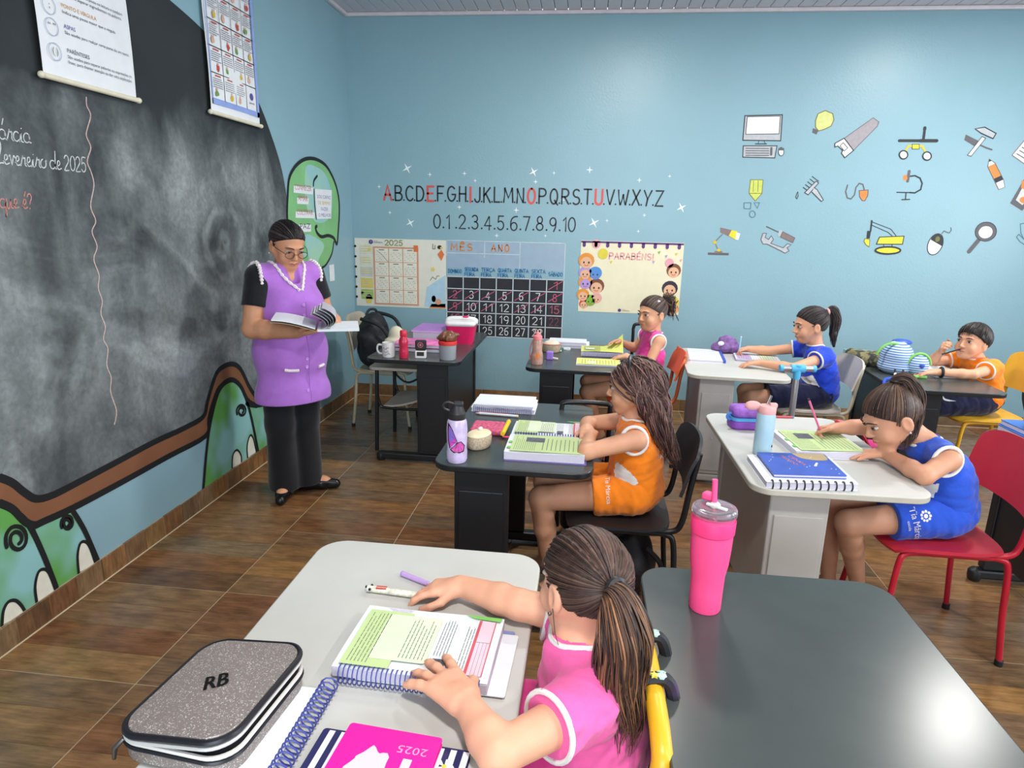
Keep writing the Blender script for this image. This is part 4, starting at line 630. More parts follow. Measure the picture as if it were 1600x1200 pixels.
# ================================================================ back wall paintings and posters
m_red = M('letter_red', (206, 84, 78), .45); m_blk = M('letter_black', (30, 36, 42), .45)
alph = 'ABCDEFGHIJKLMNOPQRSTUVWXYZ'; xs0, xs1 = .292, 2.63
wid = [max(p[0] for q in SF[c] for p in q) for c in alph]; tot = sum(wid)+.33*25; k = (xs1-xs0)/tot; x = xs0
al = thing('alphabet_lettering', 'alphabet A to Z painted in black with red vowels on the back wall', 'lettering', (1.45, -.002, 1.72))
LX = []
for i, c in enumerate(alph):
    LX.append(x+.1*k*3); mb = MB(BACK); stroke_text(mb, c, x, 1.727+random.uniform(-.003, .003), .118, .0185 if c in 'AEIOU' else .0135, .0012, sx=k/.118)
    put('letter', mb, m_red if c in 'AEIOU' else m_blk, al)
    x += wid[i]*k
    if i < 25: mb = MB(BACK); mb.flat(arc(x+.15*k, 1.731, .0075, .0075, 0, 360, 10), .0012); put('dot', mb, m_blk, al)
    x += .33*k
nu = thing('number_lettering', 'numbers 0 to 10 painted in black below the alphabet', 'lettering', (1.3, -.002, 1.5))
x = .722; toks = ['0', '1', '2', '3', '4', '5', '6', '7', '8', '9', '10']; step = (1.915-.722-.07)/10.2
for i, c in enumerate(toks):
    mb = MB(BACK); stroke_text(mb, c, x, 1.505+random.uniform(-.004, .004), .112, .011, .0012, sx=.1/.112, gap=.2); put('digit', mb, m_blk, nu)
    if i < 10: mb = MB(BACK); mb.flat(arc(x+step*.78, 1.512, .008, .008, 0, 360, 10), .0012); put('dot', mb, m_blk, nu)
    x += step
m_star = M('sparkle_white', (236, 240, 240), .5)
for i, (x, z, s) in enumerate(STARS):
    r = .022*s; mb = MB(BACK); rot = .5 if s > 1.5 else 0
    mb.flat([((r if j % 2 == 0 else r*.22)*math.cos(j*PI/4+rot)+x, (r if j % 2 == 0 else r*.22)*math.sin(j*PI/4+rot)+z) for j in range(8)], .001)
    o = put('painted_sparkle', mb, m_star)
    li = int(np.argmin([abs(q-x) for q in LX])); tag(o, ('large' if s > 1.5 else 'tiny')+' white sparkle painted '+('high above' if z > 2.0 else 'just above' if z > 1.86 else 'right of' if x > 2.66 else 'left of' if x < .27 else 'far below' if z < 1.5 else 'below')+' the letter '+alph[li]+' on the back wall', 'mural', 'large painted sparkles' if s > 1.5 else 'tiny painted sparkles')
icol = {'k': (34, 38, 42), 'grey': (178, 180, 184), 'dgrey': (92, 88, 92), 'white': (228, 228, 222), 'bulb': (206, 208, 128), 'olive': (112, 108, 50), 'sawgrey': (156, 148, 152), 'yel': (226, 206, 50), 'dyel': (206, 182, 48), 'org': (222, 130, 60), 'brown': (128, 110, 108), 'lime': (196, 204, 96), 'teal': (70, 112, 128), 'cream': (206, 204, 196)}
ilab = {'computer': 'painted grey computer monitor on the back wall, top left of the drawings', 'keyboard': 'painted keyboard and mouse directly under the painted monitor', 'light_bulb': 'painted yellow light bulb on the back wall', 'saw': 'painted grey handsaw on the back wall', 'rover': 'painted yellow wheeled rover on the back wall', 'hammer_and_screwdriver': 'painted hammer crossed with a screwdriver', 'written_page': 'painted written page cut by the right frame edge', 'pencil': 'painted orange pencil with black band', 'crayon': 'painted yellow green crayon above three small shapes', 'paintbrush': 'painted grey paintbrush with a drip', 'corded_mouse': 'painted orange computer mouse with curled cord', 'microscope': 'painted microscope drawn in black line', 'photo_card': 'painted grey card with orange shapes at the right frame edge', 'desk_lamp': 'painted desk lamp with yellow shade, lowest left drawing', 'wrench_and_screwdriver': 'painted wrench with a brown handled screwdriver', 'excavator': 'painted yellow excavator on tracks', 'computer_mouse': 'painted black and white computer mouse', 'magnifying_glass': 'painted grey magnifying glass', 'hand_outline': 'painted teal hand outline at the right frame edge'}
for nm, items in ICON.items():
    mb = MB(BACK); cols = []; 
    for j, (kd, pts, c, wd) in enumerate(items):
        if c not in cols: cols.append(c)
        if kd == 'f': mb.flat(pts, .0008+.0003*j, cols.index(c))
        else: mb.ribbon(pts, wd/3.077/198, .001+.0003*j, cols.index(c), closed=len(pts) > 3 and pts[0] == pts[-1])
    tag(put('painted_'+nm, mb, [M('paint_'+c, icol[c], .5, var=.08, scale=30) for c in cols]), ilab[nm], 'mural', 'school tool drawings on the back wall')
# ---- chalk month calendar painted on the wall
cx0, cx1, czt, czh, czb = .836, 1.852, 1.406, 1.1, .585
t = thing('wall_calendar', 'painted month calendar with black day squares and chalk numbers', 'calendar', ((cx0+cx1)/2, -.001, czb))
m_hd = M('calendar_header_paint', (150, 172, 190), .5, var=.04); m_cell = M('calendar_cell_black', (40, 42, 48), .7, var=.25, scale=9)
put('header_panel', MB(BACK).prism([(cx0, czh+.075), (cx1, czh+.075), (cx1, czt), (cx0, czt)], 0, .001), m_hd, t)
cw = (cx1-cx0)/7; rh = (czh-czb)/5
for r in range(5):
    for c in range(7):
        put('day_square', MB(BACK).prism([(cx0+c*cw+.005, czh-(r+1)*rh+.004), (cx0+(c+1)*cw-.005, czh-(r+1)*rh+.004), (cx0+(c+1)*cw-.005, czh-r*rh-.004), (cx0+c*cw+.005, czh-r*rh-.004)], 0, .001), m_cell, t)
mb = MB(BACK); lw = .007
for r in range(6): mb.ribbon([(cx0, czh-r*rh), (cx1, czh-r*rh)], lw, .0018)
for c in range(8): mb.ribbon([(cx0+c*cw, czb), (cx0+c*cw, czh+.0)], lw, .0018)
for q in ([(cx0, czt), (cx1, czt)], [(cx1, czh), (cx1, czt)], [(1.165, czt), (1.165, czh+.17)], [(1.47, czt), (1.47, czh+.08)], [(cx0, czt-.105), (1.47, czt-.105)], [(cx0, czh+.075+.1), (cx0, czt)]): mb.ribbon(q, .005, .0018)
put('grid_lines', mb, M('chalk_grid', (206, 212, 216), .8, var=.1), t)
m_or = M('marker_orange', (208, 128, 56), .5); m_bl = M('marker_blue', (46, 116, 166), .5); m_cw = M('chalk_number', (222, 224, 226), .9); m_cr = M('chalk_number_red', (196, 92, 112), .9); m_cx = M('chalk_cross', (206, 96, 132), .9)
mb = MB(BACK); stroke_text(mb, 'MÊS', .875, 1.325, .055, .011, .002, gap=.4, width=.18); put('month_word', mb, m_or, t); mb = MB(BACK); stroke_text(mb, 'ANO', 1.225, 1.325, .055, .011, .002, gap=.4, width=.15); put('year_word', mb, m_or, t)
mb = MB(BACK)
for c, d in enumerate((['DOMINGO'], ['SEGUNDA', 'FEIRA'], ['TERÇA', 'FEIRA'], ['QUARTA', 'FEIRA'], ['QUINTA', 'FEIRA'], ['SEXTA', 'FEIRA'], ['SÁBADO'])):
    for j, l in enumerate(d): stroke_text(mb, l, cx0+c*cw+.014, czh+.047-.042*j-(.02 if len(d) == 1 else 0)+.004, .03, .0062, .002, width=.116 if j == 0 else .085)
put('weekday_words', mb, m_bl, t)
n = 1
for r in range(5):
    for c in range(7):
        if (r == 0 and c < 6) or n > 28: continue
        x = cx0+c*cw; z = czh-(r+1)*rh; s = str(n); dim = n == 22
        mb = MB(BACK); w_ = .034 if len(s) == 1 else .078; stroke_text(mb, s, x+cw/2-w_/2, z+.02, .064, .0065, .002, width=w_, gap=.25, jit=.03)
        put('day_number', mb, M('chalk_number_dim', (130, 70, 84), .9) if dim else (m_cr if c in (0, 6) else m_cw), t)
        if n <= 11 or n in (13, 14): mb = MB(BACK); mb.ribbon([(x+.018, z+.018), (x+cw*.5, z+rh*.52), (x+cw-.012, z+rh-.012)], .0055, .0026); put('cross_stroke', mb, m_cx, t)
        n += 1
# ---- paper year planner
def poster(name, label, x0, x1, z0, z1, mat, th=.0015):
    t = thing(name, label, 'poster', ((x0+x1)/2, -.002, z0)); fn = lambda u, v: (x0+(x1-x0)*u, z0+(z1-z0)*v, .003+.0016*math.sin(u*9)*math.sin(v*5)); put('sheet', MB(BACK).grid(fn, 14, 10, .0012), mat, t, smooth=True); return t
t = poster('year_planner', 'paper 2025 year planner with twelve month boxes taped in the corner', .018, .83, .815, 1.405, M('planner_paper', (222, 218, 204), .55, var=.03))
pm = [M('planner_frame', (206, 150, 124), .7), M('planner_box', (228, 222, 204), .7), m_print, M('planner_green', (160, 186, 80), .7), M('planner_yellow', (220, 198, 96), .7), M('planner_grey', (196, 196, 190), .7), M('planner_orange', (216, 116, 60), .7), M('planner_sky', (170, 200, 216), .7), M('logo_violet', (74, 58, 128), .6), M('planner_olive', (128, 132, 70), .7), m_ink, M('planner_pale', (214, 214, 196), .7), M('planner_redbit', (176, 64, 52), .7)]
mb = MB(BACK); zz = .0052
mb.prism([(.635, .83), (.825, .83), (.825, 1.11), (.66, 1.0)], zz-.0004, zz, 7); gx0, gx1, gz0, gz1 = .195, .575, .845, 1.325
mb.rect(gx0-.012, gz0-.012, gx1+.012, gz1+.012, zz, 0)
for r in range(4):
    for c in range(3):
        a = gx0+(gx1-gx0)*c/3+.004; b = gx0+(gx1-gx0)*(c+1)/3-.004; d = gz0+(gz1-gz0)*r/4+.003; e = gz0+(gz1-gz0)*(r+1)/4-.003
        mb.rect(a, d, b, e, zz+.0004, 1); mb.rect(a+.035, e-.016, b-.035, e-.009, zz+.0008, 2)
        for q in range(5):
            for w_ in range(7): mb.rect(a+.012+w_*.0145, d+.012+q*.0155, a+.018+w_*.0145, d+.0175+q*.0155, zz+.0008, 5 if (q+w_) % 3 else 2)
mb.ribbon([(gx0+.02, gz1-.02), (gx0+.07, gz1-.06), (gx0+.12, gz1-.115)], .003, zz+.0012, 2)
for i, c in enumerate((11, 11, 5, 4, 3)): mb.rect(.065, 1.27-.098*i-.0, .175, 1.36-.098*i-.005, zz, c); print_lines(mb, .075, 1.285-.098*i, .165, 1.345-.098*i, 3, zz+.0004, 5 if i > 2 else 4, None, .3)
for i in range(6): mb.flat(arc(.022, 1.335-.088*i, .011, .011, 0, 360, 10), zz, 10)
mb.flat([(.11, .84), (.155, .84), (.165, .89), (.14, .93), (.105, .9)], zz, 4); mb.flat(arc(.075, .93, .014, .014, 0, 360, 8), zz, 12); mb.flat([(.79, 1.23), (.815, 1.285), (.79, 1.325), (.755, 1.285)], zz, 6); mb.rect(.545, 1.3, .585, 1.355, zz+.001, 6)
for cx, cz, r in ((.715, 1.155, .024), (.15, 1.31, .02)): mb.flat([((r if j % 2 == 0 else r*.5)*math.cos(j*PI/5)+cx, (r if j % 2 == 0 else r*.5)*math.sin(j*PI/5)+cz) for j in range(10)], zz+.0006, 4)
mb.ribbon([(.69, 1.06), (.71, 1.09), (.74, 1.07), (.75, 1.1), (.77, 1.1)], .005, zz, 2); mb.ribbon([(.715, 1.37), (.715, 1.33), (.735, 1.33), (.735, 1.36)], .005, zz, 2); mb.flat(arc(.775, 1.345, .02, .017, 0, 360, 10), zz, 10); mb.flat(arc(.79, 1.34, .012, .01, 0, 360, 10), zz+.0005, 4)
mb.flat([(.68, .82), (.825, .82), (.825, .86), (.7, .855)], zz, 6); mb.flat(arc(.76, .875, .028, .026, 0, 360, 12), zz+.0004, 0); mb.flat(arc(.72, .9, .02, .03, 0, 360, 10), zz, 4)
mb.flat(arc(.165, 1.375, .019, .019, 0, 360, 16), zz, 8); text(mb, '?', .165, 1.367, .026, zz+.0006, 1, center=True); text(mb, 'sistema', .19, 1.38, .012, zz, 2); text(mb, 'PLANNETA', .19, 1.366, .016, zz, 8)
stroke_text(mb, '2025', .29, 1.35, .042, .008, zz, 9, width=.155)
put('print', mb, pm, t)
# ---- birthday poster
t = poster('birthday_poster', 'cream birthday poster headed PARABÉNS with cartoon faces down both sides', 1.983, 2.828, .84, 1.435, M('birthday_paper', (228, 220, 188), .5, var=.03))
bm = [M('bunting_violet', (96, 56, 120), .7), M('title_pink', (226, 150, 160), .7), M('balloon_yellow', (216, 200, 70), .7), M('balloon_pink', (226, 160, 168), .7), M('face_tan', (226, 176, 140), .7), M('hair_brown_print', (122, 78, 58), .7), M('hair_black_print', (50, 46, 60), .7), M('blue_print', (86, 140, 206), .7), M('green_print', (130, 180, 60), .7), M('orange_print', (226, 146, 60), .7), M('lilac_print', (176, 150, 206), .7), M('red_print', (206, 70, 66), .7), m_paper, pm[8], m_print]
mb = MB(BACK); mb.rect(1.985, 1.418, 2.826, 1.432, zz, 0)
for i in range(9): x = 2.01+i*.0975; mb.flat([(x-.013, 1.425), (x-.013, 1.39), (x, 1.38), (x+.013, 1.39), (x+.013, 1.425)], zz, 0)
stroke_text(mb, 'PARABÉNS!', 2.225, 1.29, .05, .009, zz, 1, width=.36, gap=.25)
for x, z, r, c in ((2.17, 1.33, .042, 2), (2.11, 1.41, .035, 3), (2.72, 1.27, .036, 3), (2.06, 1.27, .02, 9)): mb.flat(arc(x, z, r, r*1.05, 0, 360, 16), zz, c)
for x, z, c in ((2.62, 1.36, 8), (2.68, 1.33, 10), (2.76, 1.35, 2), (2.8, 1.3, 3), (2.23, 1.27, 2), (2.58, 1.28, 10)): mb.flat([(x, z), (x+.022, z+.006), (x+.01, z-.022)], zz, c)
def toon(x, z, r, hair, skin=4):   # plain round face with hair
    r *= 1.15
    mb.flat(arc(x, z+r*.2, r*1.15, r*1.1, 0, 360, 14), zz, hair); mb.flat(arc(x, z-r*.12, r*.86, r*.84, 0, 360, 14), zz+.0005, skin)
    for s in (-1, 1): mb.flat(arc(x+s*r*.36, z-r*.1, r*.13, r*.17, 0, 360, 8), zz+.001, 6)
    mb.ribbon(arc(x, z-r*.35, r*.3, r*.2, 200, 340, 6), r*.09, zz+.001, 11)
for a in ((2.035, 1.26, .05, 9), (2.115, 1.16, .042, 7, 7), (2.03, 1.16, .042, 10), (2.035, 1.08, .045, 9, 10), (2.13, 1.05, .05, 5), (2.02, .975, .04, 9), (2.085, .93, .038, 8, 8), (2.03, .9, .03, 11), (2.135, .95, .035, 3), (2.76, 1.2, .045, 5), (2.74, 1.05, .05, 6), (2.77, .93, .045, 2), (2.79, .88, .03, 9)): toon(*a)
mb.flat(arc(2.335, .862, .014, .014, 0, 360, 14), zz, 13); text(mb, 'sistema', 2.355, .866, .01, zz, 14); text(mb, 'PLANNETA', 2.355, .855, .013, zz, 14)
put('print', mb, bm, t)
# ================================================================ furniture
ZT = .71
m_bt = M('black_laminate', (62, 69, 68), .25, var=.1, scale=5, spec=.5); m_be = M('black_edge', (26, 27, 29), .35); m_bs = M('black_steel', (30, 30, 33), .38, var=.05)
m_gt = M('grey_laminate', (192, 192, 186), .4, var=.03, scale=6); m_ge = M('grey_edge', (186, 180, 166), .45); m_gs = M('grey_steel', (176, 170, 164), .4, var=.03); m_cap = M('grey_foot_cap', (170, 172, 168), .5); m_bcap = M('black_foot_cap', (26, 26, 27), .5)
def desk(label, x0, x1, y0, y1, black, rot=0, sit=1, group='two pedestal school desks'):
    """two-pedestal desk: rounded top, steel columns near the front panel, a full front panel and long feet reaching under the sitter"""
    fr = RZ(((x0+x1)/2, (y0+y1)/2, 0), rot); hx, hy = (x1-x0)/2, (y1-y0)/2
    top, edge, st, cp = (m_bt, m_be, m_bs, m_bcap) if black else (m_gt, m_ge, m_gs, m_cap)
    t = thing('pedestal_desk', label, 'desk', fr.o, group)
    tt = put('tabletop', MB(fr).prism(rrect(-hx, -hy, hx, hy, .075, 8), ZT-.024, ZT, 0, None, 1), [top, edge], t, smooth=True, bevel=.004)
    X = lambda a: a*sit
    for s in (-1, 1):
        y = s*(hy-.09)
        c = put('column', MB(fr).box((X(-.12), y, .375), (.205, .05, .62)), st, t, bevel=.006)
        put('cover_plate', MB(fr).box((X(-.12), y+s*.027, .34), (.17, .008, .5)), st, c, bevel=.003)
        put('bolt', MB(fr).lathe([(.006, 0), (.006, .003), (.0001, .005)], (0, 0, 0), 10, 0, FR(fr.at((X(-.12), y+s*.031, .3)), fr.x, (0, 0, 1), fr.y*s)), cp, c)
        put('top_bracket', MB(fr).box((X(-.02), y, .678), (.4, .045, .014)), st, t, bevel=.003)
        f = put('foot', MB(fr).box((X(.0), y, .04), (.5, .055, .045)), st, t, bevel=.01)
        for e in (-1, 1): put('foot_cap', MB(fr).lathe([(.0001, 0), (.026, .002), (.03, .02), (.03, .045), (.022, .055), (.0001, .06)], (e*.24, y, .003), 14, 0), cp, f, smooth=True)
    put('front_panel', MB(fr).box((X(-.205), 0, .4), (.016, 2*hy-.2, .5)), st, t, bevel=.002)
    return t
desk('grey topped desk in the left foreground with the glitter pencil case', 1.375, 1.975, -4.96, -4.03, False)
desk('black topped desk in the right foreground with the pink tumbler', 2.235, 2.85, -4.98, -4.035, True, rot=.012)
desk('black topped desk where the girl in the orange vest sits', 1.525, 2.115, -3.43, -2.52, True)
desk('grey topped desk where the girl in blue bends over her workbook', 2.65, 3.255, -3.45, -2.52, False, rot=.02)
desk('black topped desk cut by the right frame edge with blue folders', 3.86, 4.46, -3.5, -2.55, True)
desk('black teacher desk in the corner with mug, bottle and cooler', .67, 1.285, -1.7, -.52, True, sit=-1)
desk('black topped desk by the back wall where the girl in pink sits', 1.7, 2.325, -1.75, -.84, True)
desk('grey topped desk by the back wall with the purple pencil pouch', 2.71, 3.31, -1.73, -.83, False, rot=-.06)
desk('black topped desk by the back wall where the boy sits', 3.84, 4.44, -1.83, -.88, True, rot=-.05)
# ---- moulded school chairs
def chair(label, o, face, plastic, frame, back_top=.83, group=None, narrow=1., tube_back=False):
    fr = RZ(o, face); t = thing('school_chair', label, 'chair', fr.o, group); r = .0115; W = .19*narrow
    def seat(u, v):
        a, b = 2*u-1, 2*v-1; k = 1-.10*abs(b)**4
        return (.015+.205*a*k, (W+.015)*b*(1-.10*abs(a)**4), .455-.012*(1-a*a)*(1-b*b)-.02*max(0, a-.6)**2*6+.012*max(0, -a-.5))
    put('seat', MB(fr).grid(seat, 14, 12, .013), plastic, t, smooth=True, angle=60)
    if not tube_back:
        def back(u, v):
            a, b = 2*u-1, v; k = 1-.18*abs(a)**5*max(0, (b-.5)*2)
            return (-.235-.05*b+.035*a*a, (W+.02)*a, .6+(back_top-.6)*b*k)
        put('backrest', MB(fr).grid(back, 16, 10, .012), plastic, t, smooth=True, angle=60)
    for s in (-1, 1):
        y = s*(W-.015)
        put('leg', MB(fr).tube(spline([(-.12, y, .428), (-.17, y, .425), (-.2, y*1.02, .39), (-.215, y*1.04, .2), (-.235, y*1.08, .012)], 6), r, 10), frame, t, smooth=True)
        put('leg', MB(fr).tube(spline([(.1, y, .428), (.155, y, .42), (.175, y*1.02, .38), (.19, y*1.05, .2), (.215, y*1.1, .012)], 6), r, 10), frame, t, smooth=True)
        put('seat_rail', MB(fr).tube([(-.13, y, .428), (.11, y, .428)], r, 10), frame, t, smooth=True)
        for x, yy in ((-.235, y*1.08), (.215, y*1.1)): put('foot_tip', MB(fr).lathe([(.0145, 0), (.0145, .022), (.012, .025)], (x, yy, 0), 12), m_bcap, t)
        if not tube_back: put('back_tube', MB(fr).tube(spline([(-.1, y, .44), (-.19, y, .44), (-.225, y, .48), (-.245, y, .62), (-.268, y, .76)], 6), r, 10), frame, t, smooth=True)
    put('cross_rail', MB(fr).tube([(-.14, -W+.015, .43), (-.14, W-.015, .43)], r*.9, 8), frame, t, smooth=True); put('cross_rail', MB(fr).tube([(.12, -W+.015, .43), (.12, W-.015, .43)], r*.9, 8), frame, t, smooth=True)
    if tube_back: put('back_frame', MB(fr).tube(spline([(-.1, -W, .44), (-.2, -W, .45), (-.235, -W, .52), (-.272, -W, .67), (-.277, -W*.8, .712), (-.277, 0, .725), (-.277, W*.8, .712), (-.272, W, .67), (-.235, W, .52), (-.2, W, .45), (-.1, W, .44)], 6), .019, 12), frame, t, smooth=True)
    return t
m_red_p = M('red_plastic', (186, 40, 58), .4, var=.04); m_red_f = M('red_tube', (178, 24, 44), .35); m_blk_p = M('black_plastic', (38, 36, 38), .45); m_blk_f = M('black_tube', (22, 22, 24), .35)
m_bei_p = M('beige_plastic', (176, 168, 150), .5); m_bei_f = M('beige_tube', (196, 186, 160), .4); m_yel_p = M('yellow_plastic', (232, 176, 48), .4); m_yel_f = M('yellow_tube', (228, 170, 40), .35); m_ora_p = M('orange_plastic', (224, 96, 44), .4); m_lg_p = M('light_grey_plastic', (200, 190, 178), .45)
chair('red plastic chair under the girl in blue, at the right', (3.43, -3.1, 0), PI, m_red_p, m_red_f)
chair('black plastic chair under the girl in the orange vest', (2.235, -3.1, 0), PI, m_blk_p, m_blk_f, back_top=.79)
chair('yellow tube chair under the girl in pink in the foreground', (1.945, -4.5, 0), PI+.03, m_yel_p, m_yel_f, tube_back=True)
chair('orange plastic chair under the girl in pink by the back wall', (2.44, -1.22, 0), PI, m_ora_p, M('orange_tube', (190, 96, 58), .4), back_top=.76)
chair('beige chair under the girl in blue by the back wall', (3.52, -1.25, 0), PI, m_lg_p, m_bei_f, back_top=.78)
chair('yellow plastic chair under the boy in orange', (4.6, -1.25, 0), PI, m_yel_p, m_yel_f, back_top=.84)
chair('beige tube chair by the wall corner behind the teacher desk', (.535, -.75, 0), 0, m_bei_p, m_bei_f, back_top=.86)
chair('red chair just cut off by the lower right frame edge', (3.02, -4.55, 0), PI, m_red_p, m_red_f)
# ---- small tube table under the teacher desk
fr = FR((.86, -1.22, 0)); t = thing('tube_table', 'small black tube table with grey book tray pushed under the teacher desk', 'table', fr.o)
put('tabletop', MB(fr).prism(rrect(-.25, -.24, .25, .24, .04, 5), .58, .6), m_lg_p, t, bevel=.003)
for sx in (-1, 1):
    for sy in (-1, 1): put('leg', MB(fr).tube(spline([(sx*.2, sy*.2, .575), (sx*.2, sy*.205, .5), (sx*.205, sy*.21, .25), (sx*.21, sy*.215, 0)], 4), .013, 10), m_blk_f, t, smooth=True)
for sy in (-1, 1): put('side_rail', MB(fr).tube(spline([(-.2, sy*.205, .42), (-.185, sy*.205, .34), (-.14, sy*.205, .31), (.14, sy*.205, .31), (.2, sy*.205, .34)], 5), .01, 8), m_blk_f, t, smooth=True)
put('book_tray', MB(fr).grid(lambda u, v: (-.16+.34*u, -.2+.4*v, .325+.1*u*u), 6, 6, .012), m_gs, t, smooth=True)
# ================================================================ things on the desks
def RD(x, y, z=ZT, a=0): # frame of a pupil who faces the blackboard: x = reader's right, y = reader's up (away from the pupil)
    f = FR((x, y, z), (0, 1, 0), (-1, 0, 0)); return f.sub((0, 0, 0), a)
m_pg = M('page_white', (222, 226, 230), .7, var=.02); m_pgs = M('page_block', (206, 200, 214), .8, var=.12, scale=120, stretch=(1, 1, 30)); m_pgg = M('page_green', (186, 206, 146), .7, var=.04); m_pgg2 = M('page_pale_green', (208, 220, 190), .7); m_pgp = M('page_pink', (224, 192, 204), .7); m_pgr = M('page_red', (196, 84, 96), .7); m_pgy = M('page_yellow_green', (214, 222, 120), .7); m_coil = M('coil_blue', (66, 74, 150), .4); m_coilk = M('coil_black', (28, 28, 32), .4); m_coilw = M('coil_white', (206, 206, 220), .4); m_txt = M('page_text', (110, 116, 104), .8); m_ph = M('photo_print', (86, 88, 98), .6, var=.4, scale=60); m_cov = M('cover_violet', (126, 110, 172), .5); m_covb = M('cover_blue', (54, 84, 176), .45, var=.1, scale=20); m_tabg = M('page_band_green', (120, 190, 90), .7)
def coil(name, fr, p0, p1, r, n, mat, parent, wire=.0013, tilt=(0, 0, 0)):
    p0, p1 = np.array(p0, float), np.array(p1, float); d = nrm(p1-p0); b = np.array([0, 0, 1.]); a = np.cross(b, d); L = np.linalg.norm(p1-p0); pts = []
    for i in range(n*10+1): q = i/10; th = 2*PI*q; pts.append(p0+d*L*q/n+r*(math.cos(th)*a+math.sin(th)*b))
    return put(name, MB(fr).tube(pts, wire, 5), mat, parent, smooth=True)
def page_layout(mb, kind, w, h, z):
    """mi: 0 white 1 green 2 pale 3 text 4 pink 5 red 6 photo 7 band"""
    if kind == 'white_green':
        mb.rect(.006, h*.64, w-.02, h-.012, z, 1); mb.flat(rrect(.03, h*.42, w-.03, h*.64+.05, .008), z+.0003, 2); print_lines(mb, .016, h*.72+.02, w-.028, h-.02, 6, z+.0003, 3, None, .22); print_lines(mb, .04, h*.44, w-.04, h*.62, 7, z+.0006, 3, None, .2)
        print_lines(mb, .06, h*.3, w-.03, h*.4, 5, z+.0003, 3, None, .22); print_lines(mb, .03, h*.17, w-.03, h*.23, 3, z+.0003, 3, None, .22); mb.rect(.022, h*.3, .05, h*.385, z+.0003, 6)
        mb.rect(.014, h*.05, w-.02, h*.15, z, 4); mb.rect(.014, h*.145, w-.02, h*.165, z+.0003, 5); mb.rect(.014, h*.045, w-.02, h*.052, z+.0003, 5)
        for k in range(3): mb.rect(.014, h*(.07+.025*k), w*.55, h*(.07+.025*k)+.0006, z+.0006, 3)
        mb.rect(w*.55, h*.05, w*.55+.0008, h*.145, z+.0006, 3); mb.flat([(w-.018, h*.02), (w-.004, .004), (w-.004, h*.28), (w-.014, h*.2)], z+.0003, 7)
    elif kind == 'green':
        mb.rect(.006, .006, w-.012, h-.02, z, 1); print_lines(mb, .02, h*.62, w-.03, h*.9, 11, z+.0003, 3, None, .2); print_lines(mb, .03, h*.06, w-.025, h*.56, 9, z+.0003, 3, None, .16, .1, words=False); mb.rect(w*.55, h*.52, w*.8, h*.76, z+.0006, 6)
        for q in (.2, .5): mb.flat(arc(w*q, h*.955, .012, .008, 0, 360, 10), z+.0004, 7)
    elif kind == 'yellow':
        mb.rect(.004, .004, w-.004, h-.004, z, 1); print_lines(mb, .02, h*.1, w-.02, h*.9, 12, z+.0003, 3, None, .16, .2, words=False); mb.rect(w*.2, h*.55, w*.5, h*.75, z+.0005, 2)
    else: print_lines(mb, .015, .015, w-.015, h-.015, 16, z, 3, None, .12, .4)
PM = lambda g=None: [m_pg, g or m_pgg, m_pgg2, m_txt, m_pgp, m_pgr, m_ph, m_tabg]
def workbook(label, fr, w, h, th, kind, coil_mat=None, under=None, lift=0, ncoil=28, group='open workbooks', parent=None):
    """spiral-bound workbook folded open: page block, printed top page, coil along the reader's left edge"""
    t = parent or thing('workbook', label, 'book', fr.at((w/2, h/2, 0)), group); z0 = 0
    if under: put('cover', MB(fr).prism(rrect(-.004, -.008, w+.012, h+.002, .006, 3), 0, .003), under, t); z0 = .003
    put('page_block', MB(fr).box((w/2, h/2, z0+th/2), (w, h, th)), m_pgs, t, bevel=.001, seg=1)
    fn = lambda u, v: (w*u, h*v, z0+th+.001+lift*math.sin(PI*min(1, u*1.1))*.5+.0012*math.sin(v*5+1))
    put('top_page', MB(fr).grid(fn, 10, 8, .0006), m_pg, t, smooth=True)
    mb = MB(fr); page_layout(mb, kind, w, h, z0+th+.0032+lift*.5); put('page_print', mb, PM(m_pgy if kind == 'yellow' else None), t)
    if coil_mat: coil('spiral_binding', fr, (-.004, .012, z0+th*.55), (-.004, h-.012, z0+th*.55), th*.62+.004, ncoil, coil_mat, t)
    return t
def block(name, label, cat, fr, w, h, th, cover, group=None, coil_side=None, coil_mat=None, pages=None, n=24, topz=None):
    """closed notebook: back cover, page block, front cover, coil"""
    t = thing(name, label, cat, fr.at((w/2, h/2, 0)), group); c = .002
    put('back_cover', MB(fr).prism(rrect(0, 0, w, h, .006, 3), 0, c), cover, t); put('page_block', MB(fr).box((w/2, h/2, th/2), (w-.006, h-.006, th-2*c)), pages or m_pgs, t)
    put('front_cover', MB(fr).prism(rrect(0, 0, w, h, .006, 3), th-c, th), cover, t)
    if coil_side == 'l': coil('spiral_binding', fr, (0, .012, th/2), (0, h-.012, th/2), th/2+.004, n, coil_mat, t)
    if coil_side == 'b': coil('spiral_binding', fr, (.012, 0, th/2), (w-.012, 0, th/2), th/2+.004, n, coil_mat, t)
    return t
def pen(name, label, a, b, r, mats, group=None, cat='pen', hexa=False):
    a, b = np.array(a, float), np.array(b, float); d = b-a; L = np.linalg.norm(d); d = d/L; t = thing(name, label, cat, (a+b)/2, group); n = 6 if hexa else 10
    put('barrel', MB().tube([a+d*L*.1, b-d*L*.03], r, n), mats[0], t, smooth=not hexa); put('tip', MB().tube([a, a+d*L*.06, a+d*L*.1], [r*.15, r*.6, r*.98], n), mats[1], t, smooth=True); put('end_cap', MB().tube([b-d*L*.05, b], r*1.06, n), mats[2] if len(mats) > 2 else mats[1], t, smooth=True); return t
def rot_about(fr, prof, mat, name, parent, n=28, sy=1.): return put(name, MB(fr).lathe(prof, (0, 0, 0), n, 0, None, sy), mat, parent, smooth=True, angle=35)
